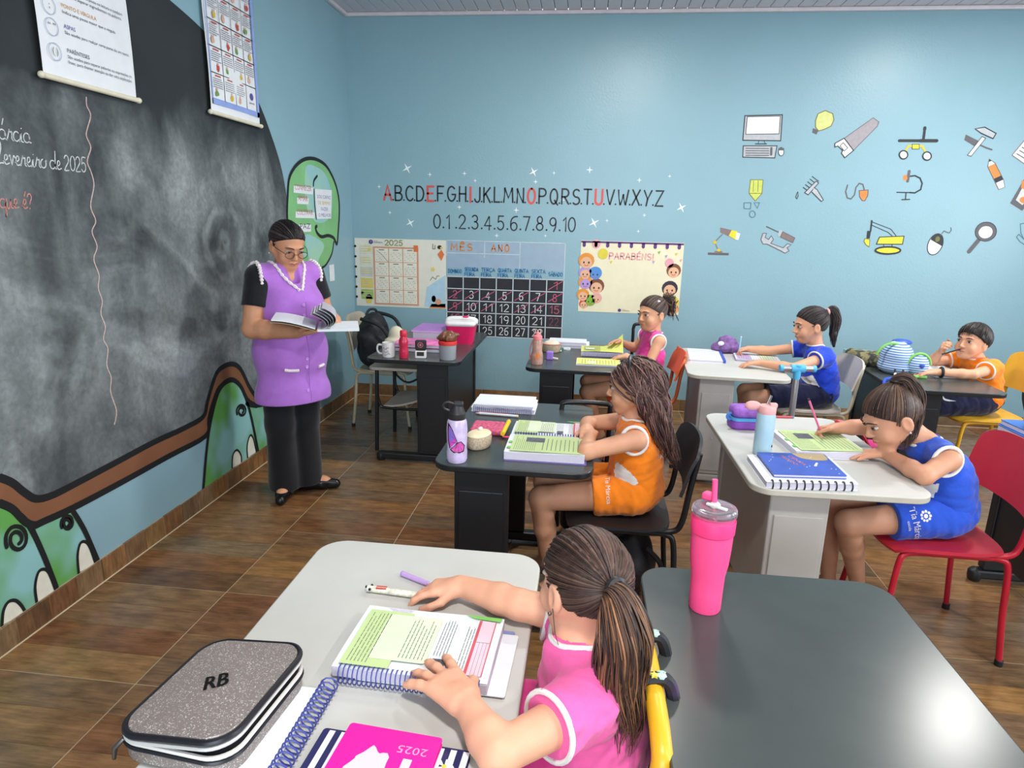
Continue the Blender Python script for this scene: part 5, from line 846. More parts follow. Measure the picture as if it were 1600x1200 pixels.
# ---------------------------------------------------------------- foreground grey desk
f = RD(1.912, -4.585, a=-.03); tb = thing('workbook', 'open workbook with blue coil in front of the foreground girl', 'book', (1.76, -4.48, ZT), 'open workbooks')
put('lower_page', MB(f).prism(rrect(.005, -.024, .205, .28, .004, 2), 0, .004), M('cover_blue_grey', (130, 140, 186), .5), tb); put('lower_page', MB(f).prism(rrect(.0, -.034, .19, .26, .004, 2), .004, .006), m_pg, tb)
workbook('', f.sub((0, 0, .006)), .208, .305, .022, 'white_green', m_coil, None, .004, 30, parent=tb)
# glitter pencil case
f = FR((1.455, -4.685, ZT), (.985, -.17, 0), (.17, .985, 0)); f = FR((1.452, -4.70, ZT), nrm((.2, -.02, 0)), nrm((.02, .2, 0)))
def glitter():
    m = bpy.data.materials.new('silver_glitter'); m.use_nodes = True; nt = m.node_tree; b = nt.nodes['Principled BSDF']; tc = nt.nodes.new('ShaderNodeTexCoord'); v = nt.nodes.new('ShaderNodeTexVoronoi'); v.inputs['Scale'].default_value = 700; nt.links.new(tc.outputs['Object'], v.inputs[0])
    cr = nt.nodes.new('ShaderNodeValToRGB'); cr.color_ramp.elements[0].color = rgb((132, 122, 118)); cr.color_ramp.elements[1].color = rgb((240, 236, 232)); e = cr.color_ramp.elements.new(.88); e.color = rgb((150, 140, 135)); sp = nt.nodes.new('ShaderNodeSeparateColor'); nt.links.new(v.outputs['Color'], sp.inputs[0]); nt.links.new(sp.outputs[0], cr.inputs[0]); nt.links.new(cr.outputs[0], b.inputs['Base Color'])
    b.inputs['Metallic'].default_value = .35; b.inputs['Roughness'].default_value = .38; nm = nt.nodes.new('ShaderNodeBump'); nm.inputs['Strength'].default_value = .5; nm.inputs['Distance'].default_value = .002; nt.links.new(sp.outputs[1], nm.inputs['Height']); nt.links.new(nm.outputs[0], b.inputs['Normal']); return m
m_gl = glitter(); m_pip = M('black_piping', (24, 24, 30), .4); m_zip = M('zip_white', (206, 202, 198), .5); m_gun = M('gunmetal', (120, 116, 112), .3, metal=.9)
t = thing('pencil_case', 'silver glitter pencil case with black piping and initials, zipped half open', 'pencil case', f.o)
w2, h2 = .105, .125
put('body', MB(f).prism(rrect(-w2, -h2, w2, h2, .045, 8), 0, .04), m_gl, t, smooth=True, bevel=.008)
def ring(z, g, r): return [(p[0]*(1+g), p[1]*(1+g), z(p) if callable(z) else z) for p in rrect(-w2, -h2, w2, h2, .045, 8)]
lidz = lambda p: .058+.012*(p[0]/w2)
put('lower_zip', MB(f).tube(ring(.042, .0, 0), .004, 6, closed=True), m_zip, t, smooth=True); put('body_piping', MB(f).tube(ring(.034, .01, 0), .004, 6, closed=True), m_pip, t, smooth=True)
put('lining', MB(f).prism(rrect(-w2+.006, -h2+.006, w2-.006, h2-.006, .04, 8), .03, .041), M('case_lining', (40, 40, 44), .8), t)
put('upper_zip', MB(f).tube([(p[0], p[1], lidz(p)-.006) for p in rrect(-w2, -h2, w2, h2, .045, 8)], .0038, 6, closed=True), m_zip, t, smooth=True)
lid = MB(f); pl = rrect(-w2, -h2, w2, h2, .045, 8); n = len(pl); lid.add([(p[0], p[1], lidz(p)) for p in pl]+[(p[0]*.96, p[1]*.96, lidz(p)+.011) for p in pl]+[(p[0]*.4, p[1]*.4, .072+.012*p[0]*.4/w2) for p in pl], [tuple(range(n-1, -1, -1))]+[(i, (i+1) % n, (i+1) % n+n, i+n) for i in range(n)]+[(i+n, (i+1) % n+n, (i+1) % n+2*n, i+2*n) for i in range(n)]+[tuple(range(2*n, 3*n))]); lo = put('lid', lid, m_gl, t, smooth=True)
put('lid_piping', MB(f).tube([(p[0], p[1], lidz(p)+.005) for p in pl], .0055, 8, closed=True), m_pip, lo, smooth=True)
mb = MB(f); tmp = MB(); text(tmp, 'RB', -.025, -.015, .05, 0, sx=.72); text(tmp, 'RB', -.0238, -.015, .05, 0, sx=.72); text(tmp, 'RB', -.0225, -.0155, .05, 0, sx=.72); V = tmp.verts(); V[:, 2] = .0735+.012*V[:, 0]/w2+.0006; V0 = V.copy(); V0[:, 2] -= .003; kf = len(V)
c_, s_ = math.cos(.5), math.sin(.5)
for A in (V, V0): A[:, :2] = np.column_stack([A[:, 0]*c_-A[:, 1]*s_, A[:, 0]*s_+A[:, 1]*c_]); 
mb.add(V, tmp.f, 0); put('initials', mb, M('initials_black', (26, 24, 24), .4), lo)
put('zip_pull', MB(f).tube([(-.09, -.118, .04), (-.1, -.128, .028), (-.102, -.13, .008)], [.004, .005, .003], 8), m_gun, t, smooth=True)
wh = put('pen_inside', MB(f).tube([(.07, -.07, .049), (.088, .005, .049)], .006, 8), m_zip, t, smooth=True)
# white spiral notebook under the case, lying open
f = RD(1.605, -4.80, a=-.06); t = block('spiral_notebook', 'white notebook with thick blue coil right of the glitter pencil case', 'notebook', FR((1.46, -4.9, ZT), (1, -.02, 0), (.02, 1, 0)), .135, .29, .006, m_pg, None)
coil('spiral_binding', FR(), (1.612, -4.96, ZT+.018), (1.618, -4.607, ZT+.018), .016, 30, m_coil, t, .0016)
# striped notebook and pink diary on top
ZS = ZT
f = FR((1.633, -4.96, ZS), (1, -.06, 0), (.06, 1, 0)); t = block('striped_notebook', 'navy and white striped notebook lying under the pink diary', 'notebook', f, .26, .25, .012, M('navy_cover', (38, 36, 84), .5)); mb = MB(f)
for i in range(12): mb.rect(.012+i*.0215, .004, .012+i*.0215+.0105, .246, .0125, 0)
for x, y in ((.225, .21), (.24, .17), (.215, .13)):
    for k in range(5): mb.flat([(x, y), (x+.014*math.cos(k*1.257-.35), y+.014*math.sin(k*1.257-.35)), (x+.017*math.cos(k*1.257), y+.017*math.sin(k*1.257)), (x+.014*math.cos(k*1.257+.35), y+.014*math.sin(k*1.257+.35))], .0132, 0)
    mb.flat(arc(x, y, .004, .004, 0, 360, 8), .0136, 1)
put('cover_print', mb, [m_pg, M('flower_yellow', (220, 196, 60), .6)], t)
f = FR((1.675, -4.96, ZS+.0125), (1, -.075, 0), (.075, 1, 0)); t = block('pink_diary', 'bright pink 2025 diary on the striped notebook', 'diary', f, .165, .255, .012, M('hot_pink_cover', (232, 22, 150), .45, var=.03)); mb = MB(f)
text(mb, '2025', .15, .225, .022, .0124, 0, rot=PI, sx=1.2); mb.flat([(.115, .12), (.13, .12), (.13, .2), (.115, .2)], .0122, 1); mb.flat([(.03+.07*.5*(1+math.cos(a)*(1+.12*math.sin(9*a))), .15+.06*math.sin(a)*(1+.12*math.cos(7*a))) for a in np.linspace(0, 2*PI, 40)[:-1]], .0122, 1)
put('cover_print', mb, [M('silver_print', (216, 150, 190), .5), M('white_print', (226, 196, 212), .6)], t)
# pens
pen('spotted_pen', 'thick white spotted pen in the foreground girl\'s fingers', (1.715, -4.284, ZT+.009), (1.575, -4.272, ZT+.009), .0078, [M('spotted_white', (222, 218, 200), .4, var=.3, scale=90), m_zip, M('pen_head', (214, 210, 200), .4)])
o = [q for q in bpy.data.objects if q.name.startswith('spotted_pen')][0]
for i, (x, y) in enumerate(((1.583, -4.264), (1.583, -4.282), (1.572, -4.272))): put('dark_spot', MB().sphere((x, y, ZT+.013), .0035, 8), m_ink, o, smooth=True)
put('red_slider', MB().box((1.61, -4.272, ZT+.0165), (.025, .003, .003)), mr[1], o); put('red_slider', MB().box((1.61, -4.279, ZT+.0158), (.025, .003, .003)), mr[1], o)
pen('lilac_marker', 'flat lilac highlighter beyond the spotted pen', (1.72, -4.231, ZT+.007), (1.635, -4.19, ZT+.007), .0068, [M('lilac_plastic', (186, 154, 206), .4), M('lilac_tip', (170, 140, 196), .4)])
# ---------------------------------------------------------------- pink tumbler
f = FR((2.37, -4.215, ZT), (.8, -.6, 0), (.6, .8, 0)); t = thing('tumbler', 'tall hot pink tumbler with clear lid and straw on the black desk', 'tumbler', f.o)
m_pk = M('hot_pink_coating', (255, 82, 142), .42, var=.02); m_pk2 = M('hot_pink_band', (250, 62, 128), .5); m_clear = M('clear_plastic', (240, 240, 245), .06, var=0, trans=.92, ior=1.42)
rot_about(f, [(.0001, 0), (.0345, .001), (.0365, .006), (.037, .05), (.038, .09), (.043, .12), (.0455, .16), (.047, .205), (.047, .24), (.0445, .241), (.0435, .2), (.0001, .19)], m_pk, 'cup', t, 40)
rot_about(f, [(.0473, .196), (.0488, .198), (.0496, .228), (.0488, .23), (.0476, .229)], m_pk2, 'grip_band', t, 40)
rot_about(f, [(.0455, .236), (.0495, .24), (.0505, .247), (.049, .254), (.043, .257), (.03, .257), (.001, .256), (.001, .253), (.042, .252), (.0455, .246)], m_clear, 'lid', t, 40)
put('flip_spout', MB(f).box((-.024, .018, .268), (.03, .026, .018)), m_pk, t, bevel=.006); put('straw', MB(f).tube([(.0, .0, .22), (-.004, .002, .27), (-.008, .003, .318)], .0062, 12), m_pk, t, smooth=True); put('straw_collar', MB(f).lathe([(.012, .255), (.012, .262), (.008, .266)], (0, 0, 0), 16), m_zip, t, smooth=True); put('lid_bar', MB(f).box((.008, -.008, .2605), (.05, .009, .006)), m_zip, t, bevel=.002)
mb = MB()
for i in range(3):
    a0 = -1.0; pts = [(2.37+.0462*math.cos(a0+q), -4.215+.0462*math.sin(a0+q), ZT+.165+.006*i) for q in (-.05, .05)]; mb.tube(pts, .0006, 4)
put('logo_mark', mb, M('logo_grey_pink', (190, 70, 110), .5), t)
# ---------------------------------------------------------------- desk of the girl in the orange vest
workbook('open green workbook before the girl in the orange vest', RD(2.08, -3.335, a=.0), .21, .3, .03, 'green', None, m_cov, .003, group='open workbooks')
o = bpy.data.objects['workbook.001']; f = RD(2.08, -3.115)
put('left_page', MB(f).grid(lambda u, v: (.012+.2*u, .3*v, .027-.006*u+.004*math.sin(PI*u)), 8, 6, .022), m_pg, o, smooth=True); mb = MB(f.sub((.012, 0, .0))); page_layout(mb, 'white_green', .195, .3, .034); put('page_print', mb, PM(), o); coil('spiral_binding', f, (.002, .012, .03), (.002, .288, .03), .012, 26, m_coil, o)
for i, (dz, w_, nm) in enumerate(((0, .3, 'lower'), (.021, .28, 'upper'))):
    t = block('spiral_notebook', nm+' of two stacked white notebooks on the orange girl\'s desk', 'notebook', FR((1.545+.012*i, -2.725, ZT+dz), (1, 0, 0), (0, 1, 0)), w_, .19, .02 if i == 0 else .014, m_pg, 'stacked notebooks', 'b', m_coil if i == 0 else m_coilw, None, 30)
pen('white_brush', 'white pen with cream end beside the stacked notebooks', (1.575, -2.775, ZT+.008), (1.775, -2.79, ZT+.008), .0055, [m_pg, m_pgp, M('cream_end', (226, 212, 170), .5)]); pen('red_pen', 'red and violet pen next to the white pen', (1.57, -2.755, ZT+.005), (1.74, -2.765, ZT+.005), .0045, [M('pen_red', (170, 40, 66), .4), m_ink, m_coil])
# butterfly bottle
f = FR((1.61, -3.375, ZT), (.98, .12, 0), (-.12, .98, 0)); t = thing('water_bottle', 'lilac water bottle with butterfly print and black lid', 'bottle', f.o, 'water bottles')
m_lil = M('lilac_bottle', (196, 180, 214), .25, var=.22, scale=30); rot_about(f, [(.0001, 0), (.034, .001), (.0385, .012), (.0385, .04), (.0365, .055), (.0375, .075), (.0385, .125), (.036, .155), (.031, .165), (.0001, .166)], m_lil, 'bottle_body', t, 32); rot_about(f, [(.031, .163), (.032, .166), (.032, .186), (.029, .19), (.024, .205), (.02, .218), (.0001, .22)], m_blk_p, 'lid', t, 28)
put('carry_loop', MB(f).tube(spline([(-.02, .0, .19), (-.045, 0, .2), (-.05, 0, .215), (-.035, 0, .225), (-.01, 0, .218)], 5), .005, 8), m_blk_p, t, smooth=True); put('spout_cap', MB(f).box((.006, -.006, .222), (.034, .03, .014)), m_blk_p, t, bevel=.004)
def wrap(pts, mi, mb, r, z): # wrap a flat outline round the bottle, facing the pupil side
    k = len(pts); c = np.mean(pts, 0); P = [(r*math.sin(p[0]/r), -r*math.cos(p[0]/r), p[1]) for p in pts]; mb.add(P+[(r*1.002*math.sin(c[0]/r), -r*1.002*math.cos(c[0]/r), c[1])], [(i, (i+1) % k, k) for i in range(k)], mi)
mb = MB(f); wg1 = [(.006, .085), (-.006, .12), (-.018, .138), (-.027, .145), (-.03, .12), (-.028, .085), (-.02, .06)]; wg2 = [(.006, .082), (-.018, .056), (-.005, .047), (.015, .046), (.03, .05), (.034, .07), (.02, .085)]
wg1 = [(a*1.15-.004, (b-.085)*1.15+.088) for a, b in wg1]; wg2 = [(a*1.15-.004, (b-.085)*1.15+.088) for a, b in wg2]; wrap(wg1, 1, mb, .0392, 0); wrap(wg2, 1, mb, .0392, 0); wrap([(a*.84-.0, (b-.085)*.84+.085) for a, b in wg1], 0, mb, .0396, 0); wrap([(a*.84+.001, (b-.07)*.84+.07) for a, b in wg2], 2, mb, .0396, 0); wrap([((a+.022)*.6-.02, (b-.122)*.6+.122) for a, b in wg1], 3, mb, .04, 0)
for wq in (wg1, wg2):
    for p in wq[1:]: wrap([(.006, .084), (.0066, .083), (p[0]*.9, p[1]*.98), (p[0]*.9-.001, p[1]*.98)], 1, mb, .0403, 0)
put('butterfly_print', mb, [M('wing_magenta', (206, 80, 190), .4), m_ink, M('wing_pink', (214, 90, 176), .4), M('wing_violet', (130, 110, 206), .4)], t)
# woven pouch and pink zip purse
f = FR((1.665, -3.21, ZT), (.5, .85, 0), (-.85, .5, 0)); m_wv = M('woven_straw', (196, 176, 150), .85, var=.3, scale=160, bump=.6, bscale=300); t = thing('woven_case', 'round cream woven case beside the butterfly bottle', 'pencil case', f.o)
rot_about(f, [(.0001, 0), (.05, .002), (.058, .012), (.06, .04), (.057, .048), (.0001, .05)], m_wv, 'body', t, 28, .72); rot_about(f, [(.056, .049), (.058, .055), (.05, .062), (.02, .066), (.0001, .066)], M('cream_lid', (228, 216, 178), .6), 'lid', t, 28, .72); put('bow', MB(f).sphere((.02, .01, .07), (.012, .009, .007), 10), M('bow_white', (220, 216, 216), .6), t, smooth=True)
f = FR((1.68, -3.0, ZT), (1, 0, 0), (0, 1, 0)); t = thing('zip_purse', 'pink patterned purse with yellow edge behind the woven case', 'purse', f.o); put('body', MB(f).prism(rrect(-.08, -.07, .06, .06, .015, 4), 0, .028), M('pink_pattern', (206, 88, 122), .6, var=.5, scale=70), t, bevel=.01, smooth=True); put('yellow_edge', MB(f).tube([(.063, -.09, .02), (.07, .06, .028)], .01, 8), M('yellow_edge', (226, 190, 40), .5), t, smooth=True); put('zip_tab', MB(f).box((.085, -.09, .008), (.045, .012, .004)), m_pk2, t, bevel=.002)
# ---------------------------------------------------------------- grey desk of the girl in blue
workbook('open green workbook under the writing girl in blue', RD(3.17, -3.085, a=.09), .27, .275, .024, 'green', None, m_pg, .002); o = bpy.data.objects['workbook.002']; coil('spiral_binding', RD(3.17, -3.085, a=.09), (.272, .01, .014), (.272, .265, .014), .012, 26, m_coilw, o)
f = FR((2.7, -3.445, ZT), (1, .1, 0), (-.02, 1, 0)); block('disc_notebook', 'white notebook with black disc rings under the blue book', 'notebook', f, .315, .27, .024, m_pg, None, 'b', m_coilk, None, 11); 
for q in [k for k in bpy.data.objects if k.name.startswith('spiral_binding') and k.parent and k.parent.name.startswith('disc_notebook')]: bpy.data.objects.remove(q)
o = bpy.data.objects['disc_notebook']
for i in range(11): put('disc_ring', MB(f).tube([(.022+i*.027, .004+.014*math.cos(a), .013+.016*math.sin(a)) for a in np.linspace(0, 2*PI, 13)[:-1]], .0028, 6, closed=True), m_coilk, o, smooth=True)
f2 = FR((2.735, -3.4, ZT+.0245), (1, .1, 0), (-.02, 1, 0)); t = block('blue_book', 'blue covered book with orange lettering on the disc notebook', 'book', f2, .255, .225, .012, m_covb); mb = MB(f2)
mb.flat(spline([(.13, .222), (.15, .17), (.2, .15), (.245, .16), (.25, .222)], 4), .0124, 0)
for i, wd in enumerate(('MUNDO', 'CIÊNCIA')): text(mb, wd, .075+.03*i, .19, .022, .0126, 1, rot=-PI/2+.3, sx=1.2)
for i in range(14): x, y = random.uniform(.02, .24), random.uniform(.02, .2); mb.flat(arc(x, y, .0025, .0025, 0, 360, 6), .0126, 2)
mb.flat([(.17, .09), (.19, .125), (.195, .12), (.178, .085)], .0128, 2); put('cover_print', mb, [M('tan_print', (168, 148, 110), .6), M('coral_print', (206, 120, 110), .6), m_pg], t)
f = FR((2.775, -3.085, ZT)); t = thing('water_bottle', 'pale blue bottle with pink lid on the grey desk', 'bottle', f.o, 'water bottles'); rot_about(f, [(.0001, 0), (.033, .001), (.0355, .008), (.0355, .155), (.033, .168), (.0001, .169)], M('pale_blue_steel', (176, 208, 222), .35), 'bottle_body', t, 32); m_lp = M('pale_pink_plastic', (238, 176, 172), .4)
rot_about(f, [(.032, .166), (.034, .17), (.034, .19), (.03, .198), (.0001, .2)], m_lp, 'lid', t, 28); put('spout_cap', MB(f).box((.022, 0, .2), (.028, .024, .018)), m_lp, t, bevel=.005); put('ribbon_loop', MB(f).sphere((-.055, 0, .195), (.032, .01, .019), 14), m_lp, t, smooth=True); put('straw', MB(f).tube([(.0, .01, .19), (.014, .012, .235)], .005, 8), m_clear, t, smooth=True); text_mb = MB(FR((2.775, -3.1208, ZT), (1, 0, 0), (0, 0, 1))); text_mb.rect(.022, .04, .026, .05, 0, 0); put('logo_mark', text_mb, m_ink, t)
f = FR((2.8, -2.73, ZT), (1, .1, 0), (-.1, 1, 0)); t = thing('zip_pouch', 'purple pencil pouch with blue zip behind the pale blue bottle', 'pencil case', f.o); m_pur = M('purple_fabric', (132, 74, 176), .6, var=.1, bump=.3, bscale=220)
put('lower_body', MB(f).prism(rrect(-.085, -.055, .085, .055, .03, 6), 0, .042), m_pur, t, smooth=True, bevel=.01); put('upper_body', MB(f).prism(rrect(-.083, -.053, .083, .053, .03, 6), .05, .1), M('purple_pattern', (150, 96, 190), .6, var=.25, scale=40), t, smooth=True, bevel=.02, seg=3); put('zip_band', MB(f).prism(rrect(-.086, -.056, .086, .056, .031, 6), .04, .053), M('zip_cyan', (86, 160, 214), .5), t, smooth=True); put('side_loop', MB(f).tube(spline([(-.084, -.02, .07), (-.1, -.02, .06), (-.1, -.02, .045), (-.085, -.02, .04)], 4), .006, 6), M('loop_blue', (70, 120, 206), .6), t, smooth=True)
pen('pink_pen', 'pink and blue pen lying behind the pale blue bottle', (2.93, -2.56, ZT+.006), (3.05, -2.55, ZT+.006), .005, [m_pgr, m_lp, M('pen_teal', (40, 140, 176), .4)])
# ---------------------------------------------------------------- right edge desk
t = block('blue_folder', 'lower of two blue plastic folders at the right frame edge', 'folder', FR((3.93, -3.0, ZT)), .3, .44, .03, M('blue_plastic_folder', (64, 118, 206), .3), 'blue folders'); t = block('blue_folder', 'upper of two blue plastic folders at the right frame edge', 'folder', FR((3.955, -2.98, ZT+.0305), (1, .04, 0), (-.04, 1, 0)), .28, .42, .022, MATS['blue_plastic_folder'], 'blue folders')
sd = SDF(); sd.el((4.02, -2.76, ZT+.085), (.075, .13, .03)).el((4.04, -2.68, ZT+.103), (.055, .065, .03), k=.03).wob(.004, 60, 3); t = thing('pink_pouch', 'soft pink pouch lying on the blue folders', 'pouch', (4.02, -2.76, ZT+.053)); sculpt('fabric', sd, .006, M('salmon_fabric', (226, 140, 148), .7, var=.12), t); put('clear_flap', MB(FR((4.04, -2.7, ZT+.131), (1, 0, .2), (0, 1, .1))).box((0, 0, 0), (.09, .1, .012)), m_clear, t, bevel=.004)
# ---------------------------------------------------------------- teacher's desk
f = FR((.805, -1.61, ZT)); t = thing('mug', 'white mug with printed drawing on the teacher desk', 'mug', f.o); m_cer = M('white_ceramic', (232, 228, 224), .25); rot_about(f, [(.0001, 0), (.038, .001), (.041, .006), (.041, .094), (.038, .095), (.037, .01), (.0001, .008)], m_cer, 'cup', t); put('handle', MB(f).tube(spline([(-.04, 0, .075), (-.068, 0, .075), (-.075, 0, .045), (-.062, 0, .022), (-.04, 0, .02)], 5), .0065, 8), m_cer, t, smooth=True)
mb = MB(FR((.805, -1.61, ZT), (1, 0, 0), (0, 1, 0)))
for a, z, w_ in ((-.3, .06, .03), (.1, .062, .02), (-.1, .04, .035), (.3, .03, .02), (0, .022, .03)): pts = [(.0416*math.sin(q), -.0416*math.cos(q), z+.006*math.sin(9*q)) for q in np.linspace(a-w_*12, a+w_*12, 8)]; mb.tube(pts, .0012, 4)
put('drawing', mb, M('mug_ink', (90, 60, 66), .5), t)
f = FR((.91, -1.63, ZT)); t = thing('water_bottle', 'translucent red water bottle on the teacher desk', 'bottle', f.o, 'water bottles'); m_rb = M('red_translucent', (214, 52, 84), .25, trans=.25); rot_about(f, [(.0001, 0), (.026, .001), (.03, .008), (.03, .05), (.026, .07), (.03, .09), (.03, .115), (.02, .138), (.018, .145), (.0001, .146)], m_rb, 'bottle_body', t); rot_about(f, [(.02, .14), (.022, .143), (.022, .175), (.019, .18), (.0001, .181)], M('red_cap', (206, 44, 66), .4), 'cap', t)
f = FR((1.015, -1.6, ZT), (1, .1, 0), (-.1, 1, 0)); t = thing('self_inking_stamp', 'black and white self inking stamp on the teacher desk', 'stamp', f.o); put('base', MB(f).box((0, 0, .025), (.072, .04, .05)), m_cer, t, bevel=.006); put('ink_window', MB(f).box((0, -.021, .03), (.046, .004, .026)), m_blk_p, t, bevel=.001); put('grip', MB(f).box((0, 0, .085), (.07, .038, .064)), m_blk_p, t, bevel=.008); mb = MB(FR(f.at((0, -.0196, .088)), f.x, (0, 0, 1), -f.y)); mb.ribbon(arc(0, 0, .016, .016, 0, 360, 20), .004, 0, closed=True); mb.flat(arc(0, 0, .008, .008, 0, 360, 12), 0); put('rose_emblem', mb, M('stamp_rose', (196, 110, 126), .6), t)
f = FR((1.19, -1.6, ZT)); t = thing('plastic_tub', 'clear plastic tub with red lid on the teacher desk', 'tub', f.o); m_frost = M('frosted_plastic', (196, 200, 206), .3, var=.05, trans=.45); rot_about(f, [(.0001, 0), (.05, .001), (.053, .006), (.056, .1), (.053, .1), (.05, .008), (.0001, .006)], m_frost, 'tub_body', t); rot_about(f, [(.057, .096), (.059, .098), (.059, .116), (.055, .119), (.0001, .119)], M('red_lid', (214, 56, 52), .45), 'lid', t); put('contents', MB(f).sphere((-.01, 0, .02), (.034, .034, .016), 12), M('pink_bits', (206, 120, 140), .7, var=.5, scale=90), t, smooth=True)
sd = SDF().chain([(1.13, -1.6, ZT+.135), (1.17, -1.6, ZT+.15), (1.21, -1.6, ZT+.155), (1.255, -1.6, ZT+.16)], [.012, .028, .024, .014], .02).chain([(1.15, -1.58, ZT+.13), (1.2, -1.62, ZT+.14), (1.24, -1.6, ZT+.135)], [.015, .02, .012], .02).wob(.005, 110, 5); t = thing('brown_bag', 'crumpled brown cellophane bag on the red lidded tub', 'bag', (1.19, -1.6, ZT+.119)); sculpt('wrap', sd, .004, M('brown_cellophane', (118, 78, 54), .3, var=.4, scale=40), t)
# cooler box
f = FR((1.16, -.98, ZT), (1, .05, 0), (-.05, 1, 0)); t = thing('cooler_box', 'small pink cooler box with white handled lid', 'cooler', f.o); mb = MB(f); a = rrect(-.085, -.09, .085, .09, .03, 6); b2 = rrect(-.105, -.11, .105, .11, .035, 6); n = len(a); mb.add([(p[0], p[1], 0) for p in a]+[(p[0], p[1], .13) for p in b2], [tuple(range(n-1, -1, -1)), tuple(range(n, 2*n))]+[(i, (i+1) % n, (i+1) % n+n, i+n) for i in range(n)]); put('box_body', mb, M('cooler_pink', (222, 30, 96), .4), t, smooth=True); put('lid', MB(f).prism(rrect(-.112, -.117, .112, .117, .04, 6), .128, .165), M('cooler_white', (226, 226, 224), .4), t, smooth=True, bevel=.016, seg=3)
put('handle', MB(f).tube(spline([(-.105, 0, .14), (-.102, 0, .165), (-.06, 0, .176), (.06, 0, .176), (.102, 0, .165), (.105, 0, .14)], 5), .014, 10), MATS['cooler_white'], t, smooth=True); put('handle_button', MB(f).sphere((.03, -.01, .188), (.024, .012, .008), 12), MATS['cooler_pink'], t, smooth=True)
# papers
f = FR((.8, -1.25, ZT)); block('paper_stack', 'thick white paper stack under the violet folder', 'papers', FR((.83, -1.12, ZT)), .24, .34, .085, m_pg); block('violet_folder', 'violet plastic folder on top of the white paper stack', 'folder', FR((.82, -1.13, ZT+.0855)), .26, .35, .012, M('violet_folder', (176, 116, 206), .4))
block('pink_magazine', 'pink and white magazine lying before the paper stack', 'magazine', FR((.76, -1.4, ZT+.0255)), .33, .24, .02, M('pink_white_cover', (226, 120, 180), .5, var=.4, scale=16)); block('dark_binder', 'flat dark binder under the pink magazine', 'binder', FR((.77, -1.42, ZT)), .33, .26, .025, m_blk_p)
f = FR((.66, -1.23, ZT)); t = thing('plush_cap', 'cream soft hat standing behind the mug', 'hat', (.735, -1.2, ZT)); sculpt('fabric', SDF().el((.735, -1.2, ZT+.07), (.055, .045, .065)).el((.715, -1.22, ZT+.03), (.06, .05, .028), k=.02).cut((0, 0, ZT+.001), (0, 0, -1)), .005, M('cream_fabric', (206, 202, 176), .8), t)
# black backpack on the beige chair
t = thing('backpack', 'black backpack hanging on the beige chair in the corner', 'backpack', (.47, -.85, .47)); m_bk = M('black_nylon', (30, 31, 37), .6, var=.25, scale=25, bump=.3, bscale=120)
sd = SDF().el((.45, -.84, .68), (.12, .17, .2)).el((.47, -.82, .55), (.13, .16, .1), k=.05).el((.55, -.88, .62), (.07, .11, .1), k=.04).wob(.008, 40, 9); sculpt('bag_body', sd, .008, m_bk, t)
put('strap', MB().tube(spline([(.4, -.98, .85), (.56, -1.0, .8), (.62, -.98, .66), (.56, -.98, .5)], 6), [.014]*19, 8), m_bk, t, smooth=True); put('strap', MB().tube(spline([(.45, -.75, .87), (.6, -.78, .83), (.66, -.8, .68), (.6, -.84, .5)], 6), .014, 8), m_bk, t, smooth=True); put('top_loop', MB().tube(spline([(.4, -.86, .86), (.42, -.84, .9), (.46, -.82, .9), (.47, -.8, .86)], 5), .01, 8), m_bk, t, smooth=True); put('hanging_strap', MB().tube(spline([(.62, -.92, .46), (.68, -.94, .4), (.74, -.93, .37), (.8, -.9, .39)], 6), .008, 6), m_bk, t, smooth=True)
# ---------------------------------------------------------------- back desk of the girl in pink
f = FR((1.765, -1.62, ZT)); t = thing('water_bottle', 'clear orange tinted bottle with coral lid by the back wall', 'bottle', f.o, 'water bottles'); rot_about(f, [(.0001, 0), (.033, .001), (.037, .01), (.037, .06), (.03, .09), (.032, .14), (.027, .158), (.0001, .16)], M('peach_translucent', (214, 168, 150), .2, var=.25, scale=30, trans=.35), 'bottle_body', t); rot_about(f, [(.027, .155), (.029, .158), (.028, .18), (.015, .186), (.013, .2), (.0001, .202)], M('coral_lid', (236, 130, 136), .4), 'lid', t)
for q in (-.014, .014): put('lid_loop', MB(f).tube([(q+.012*math.cos(a), 0, .21+.012*math.sin(a)) for a in np.linspace(0, 2*PI, 13)[:-1]], .002, 6, closed=True), M('loop_peach', (226, 190, 170), .5), t, smooth=True)
put('carry_strap', MB(f).tube(spline([(-.03, .0, .15), (-.045, 0, .1), (-.045, -.01, .03)], 6), .004, 6), M('strap_rose', (206, 110, 110), .6), t, smooth=True); mb = MB(f); wrap([(-.005, .03), (.018, .04), (.02, .07), (.004, .085), (-.008, .06)], 0, mb, .0378, 0); put('orange_print', mb, M('orange_splash', (226, 130, 70), .5), t)
f = FR((1.83, -1.2, ZT)); t = thing('woven_case', 'small woven basket case on the back desk', 'pencil case', f.o); rot_about(f, [(.0001, 0), (.055, .002), (.062, .012), (.066, .055), (.062, .06), (.0001, .06)], m_wv, 'body', t, 28, .8); put('rim', MB(f).tube([(.066*math.cos(a), .053*math.sin(a), .058) for a in np.linspace(0, 2*PI, 25)[:-1]], .004, 6, closed=True), M('rose_rim', (196, 120, 110), .6), t, smooth=True); put('lid', MB(f).sphere((0, 0, .06), (.055, .042, .02), 16), M('cream_lid2', (226, 206, 186), .6, var=.2), t, smooth=True)
f = FR((1.835, -1.46, ZT)); t = thing('sharpener', 'small purple sharpener box on the back desk', 'sharpener', f.o); put('case', MB(f).box((0, 0, .028), (.045, .04, .056)), M('sharpener_purple', (146, 110, 196), .35), t, bevel=.008); put('nozzle', MB(f).tube([(.02, 0, .012), (.055, -.01, .008)], .006, 8), m_zip, t, smooth=True)
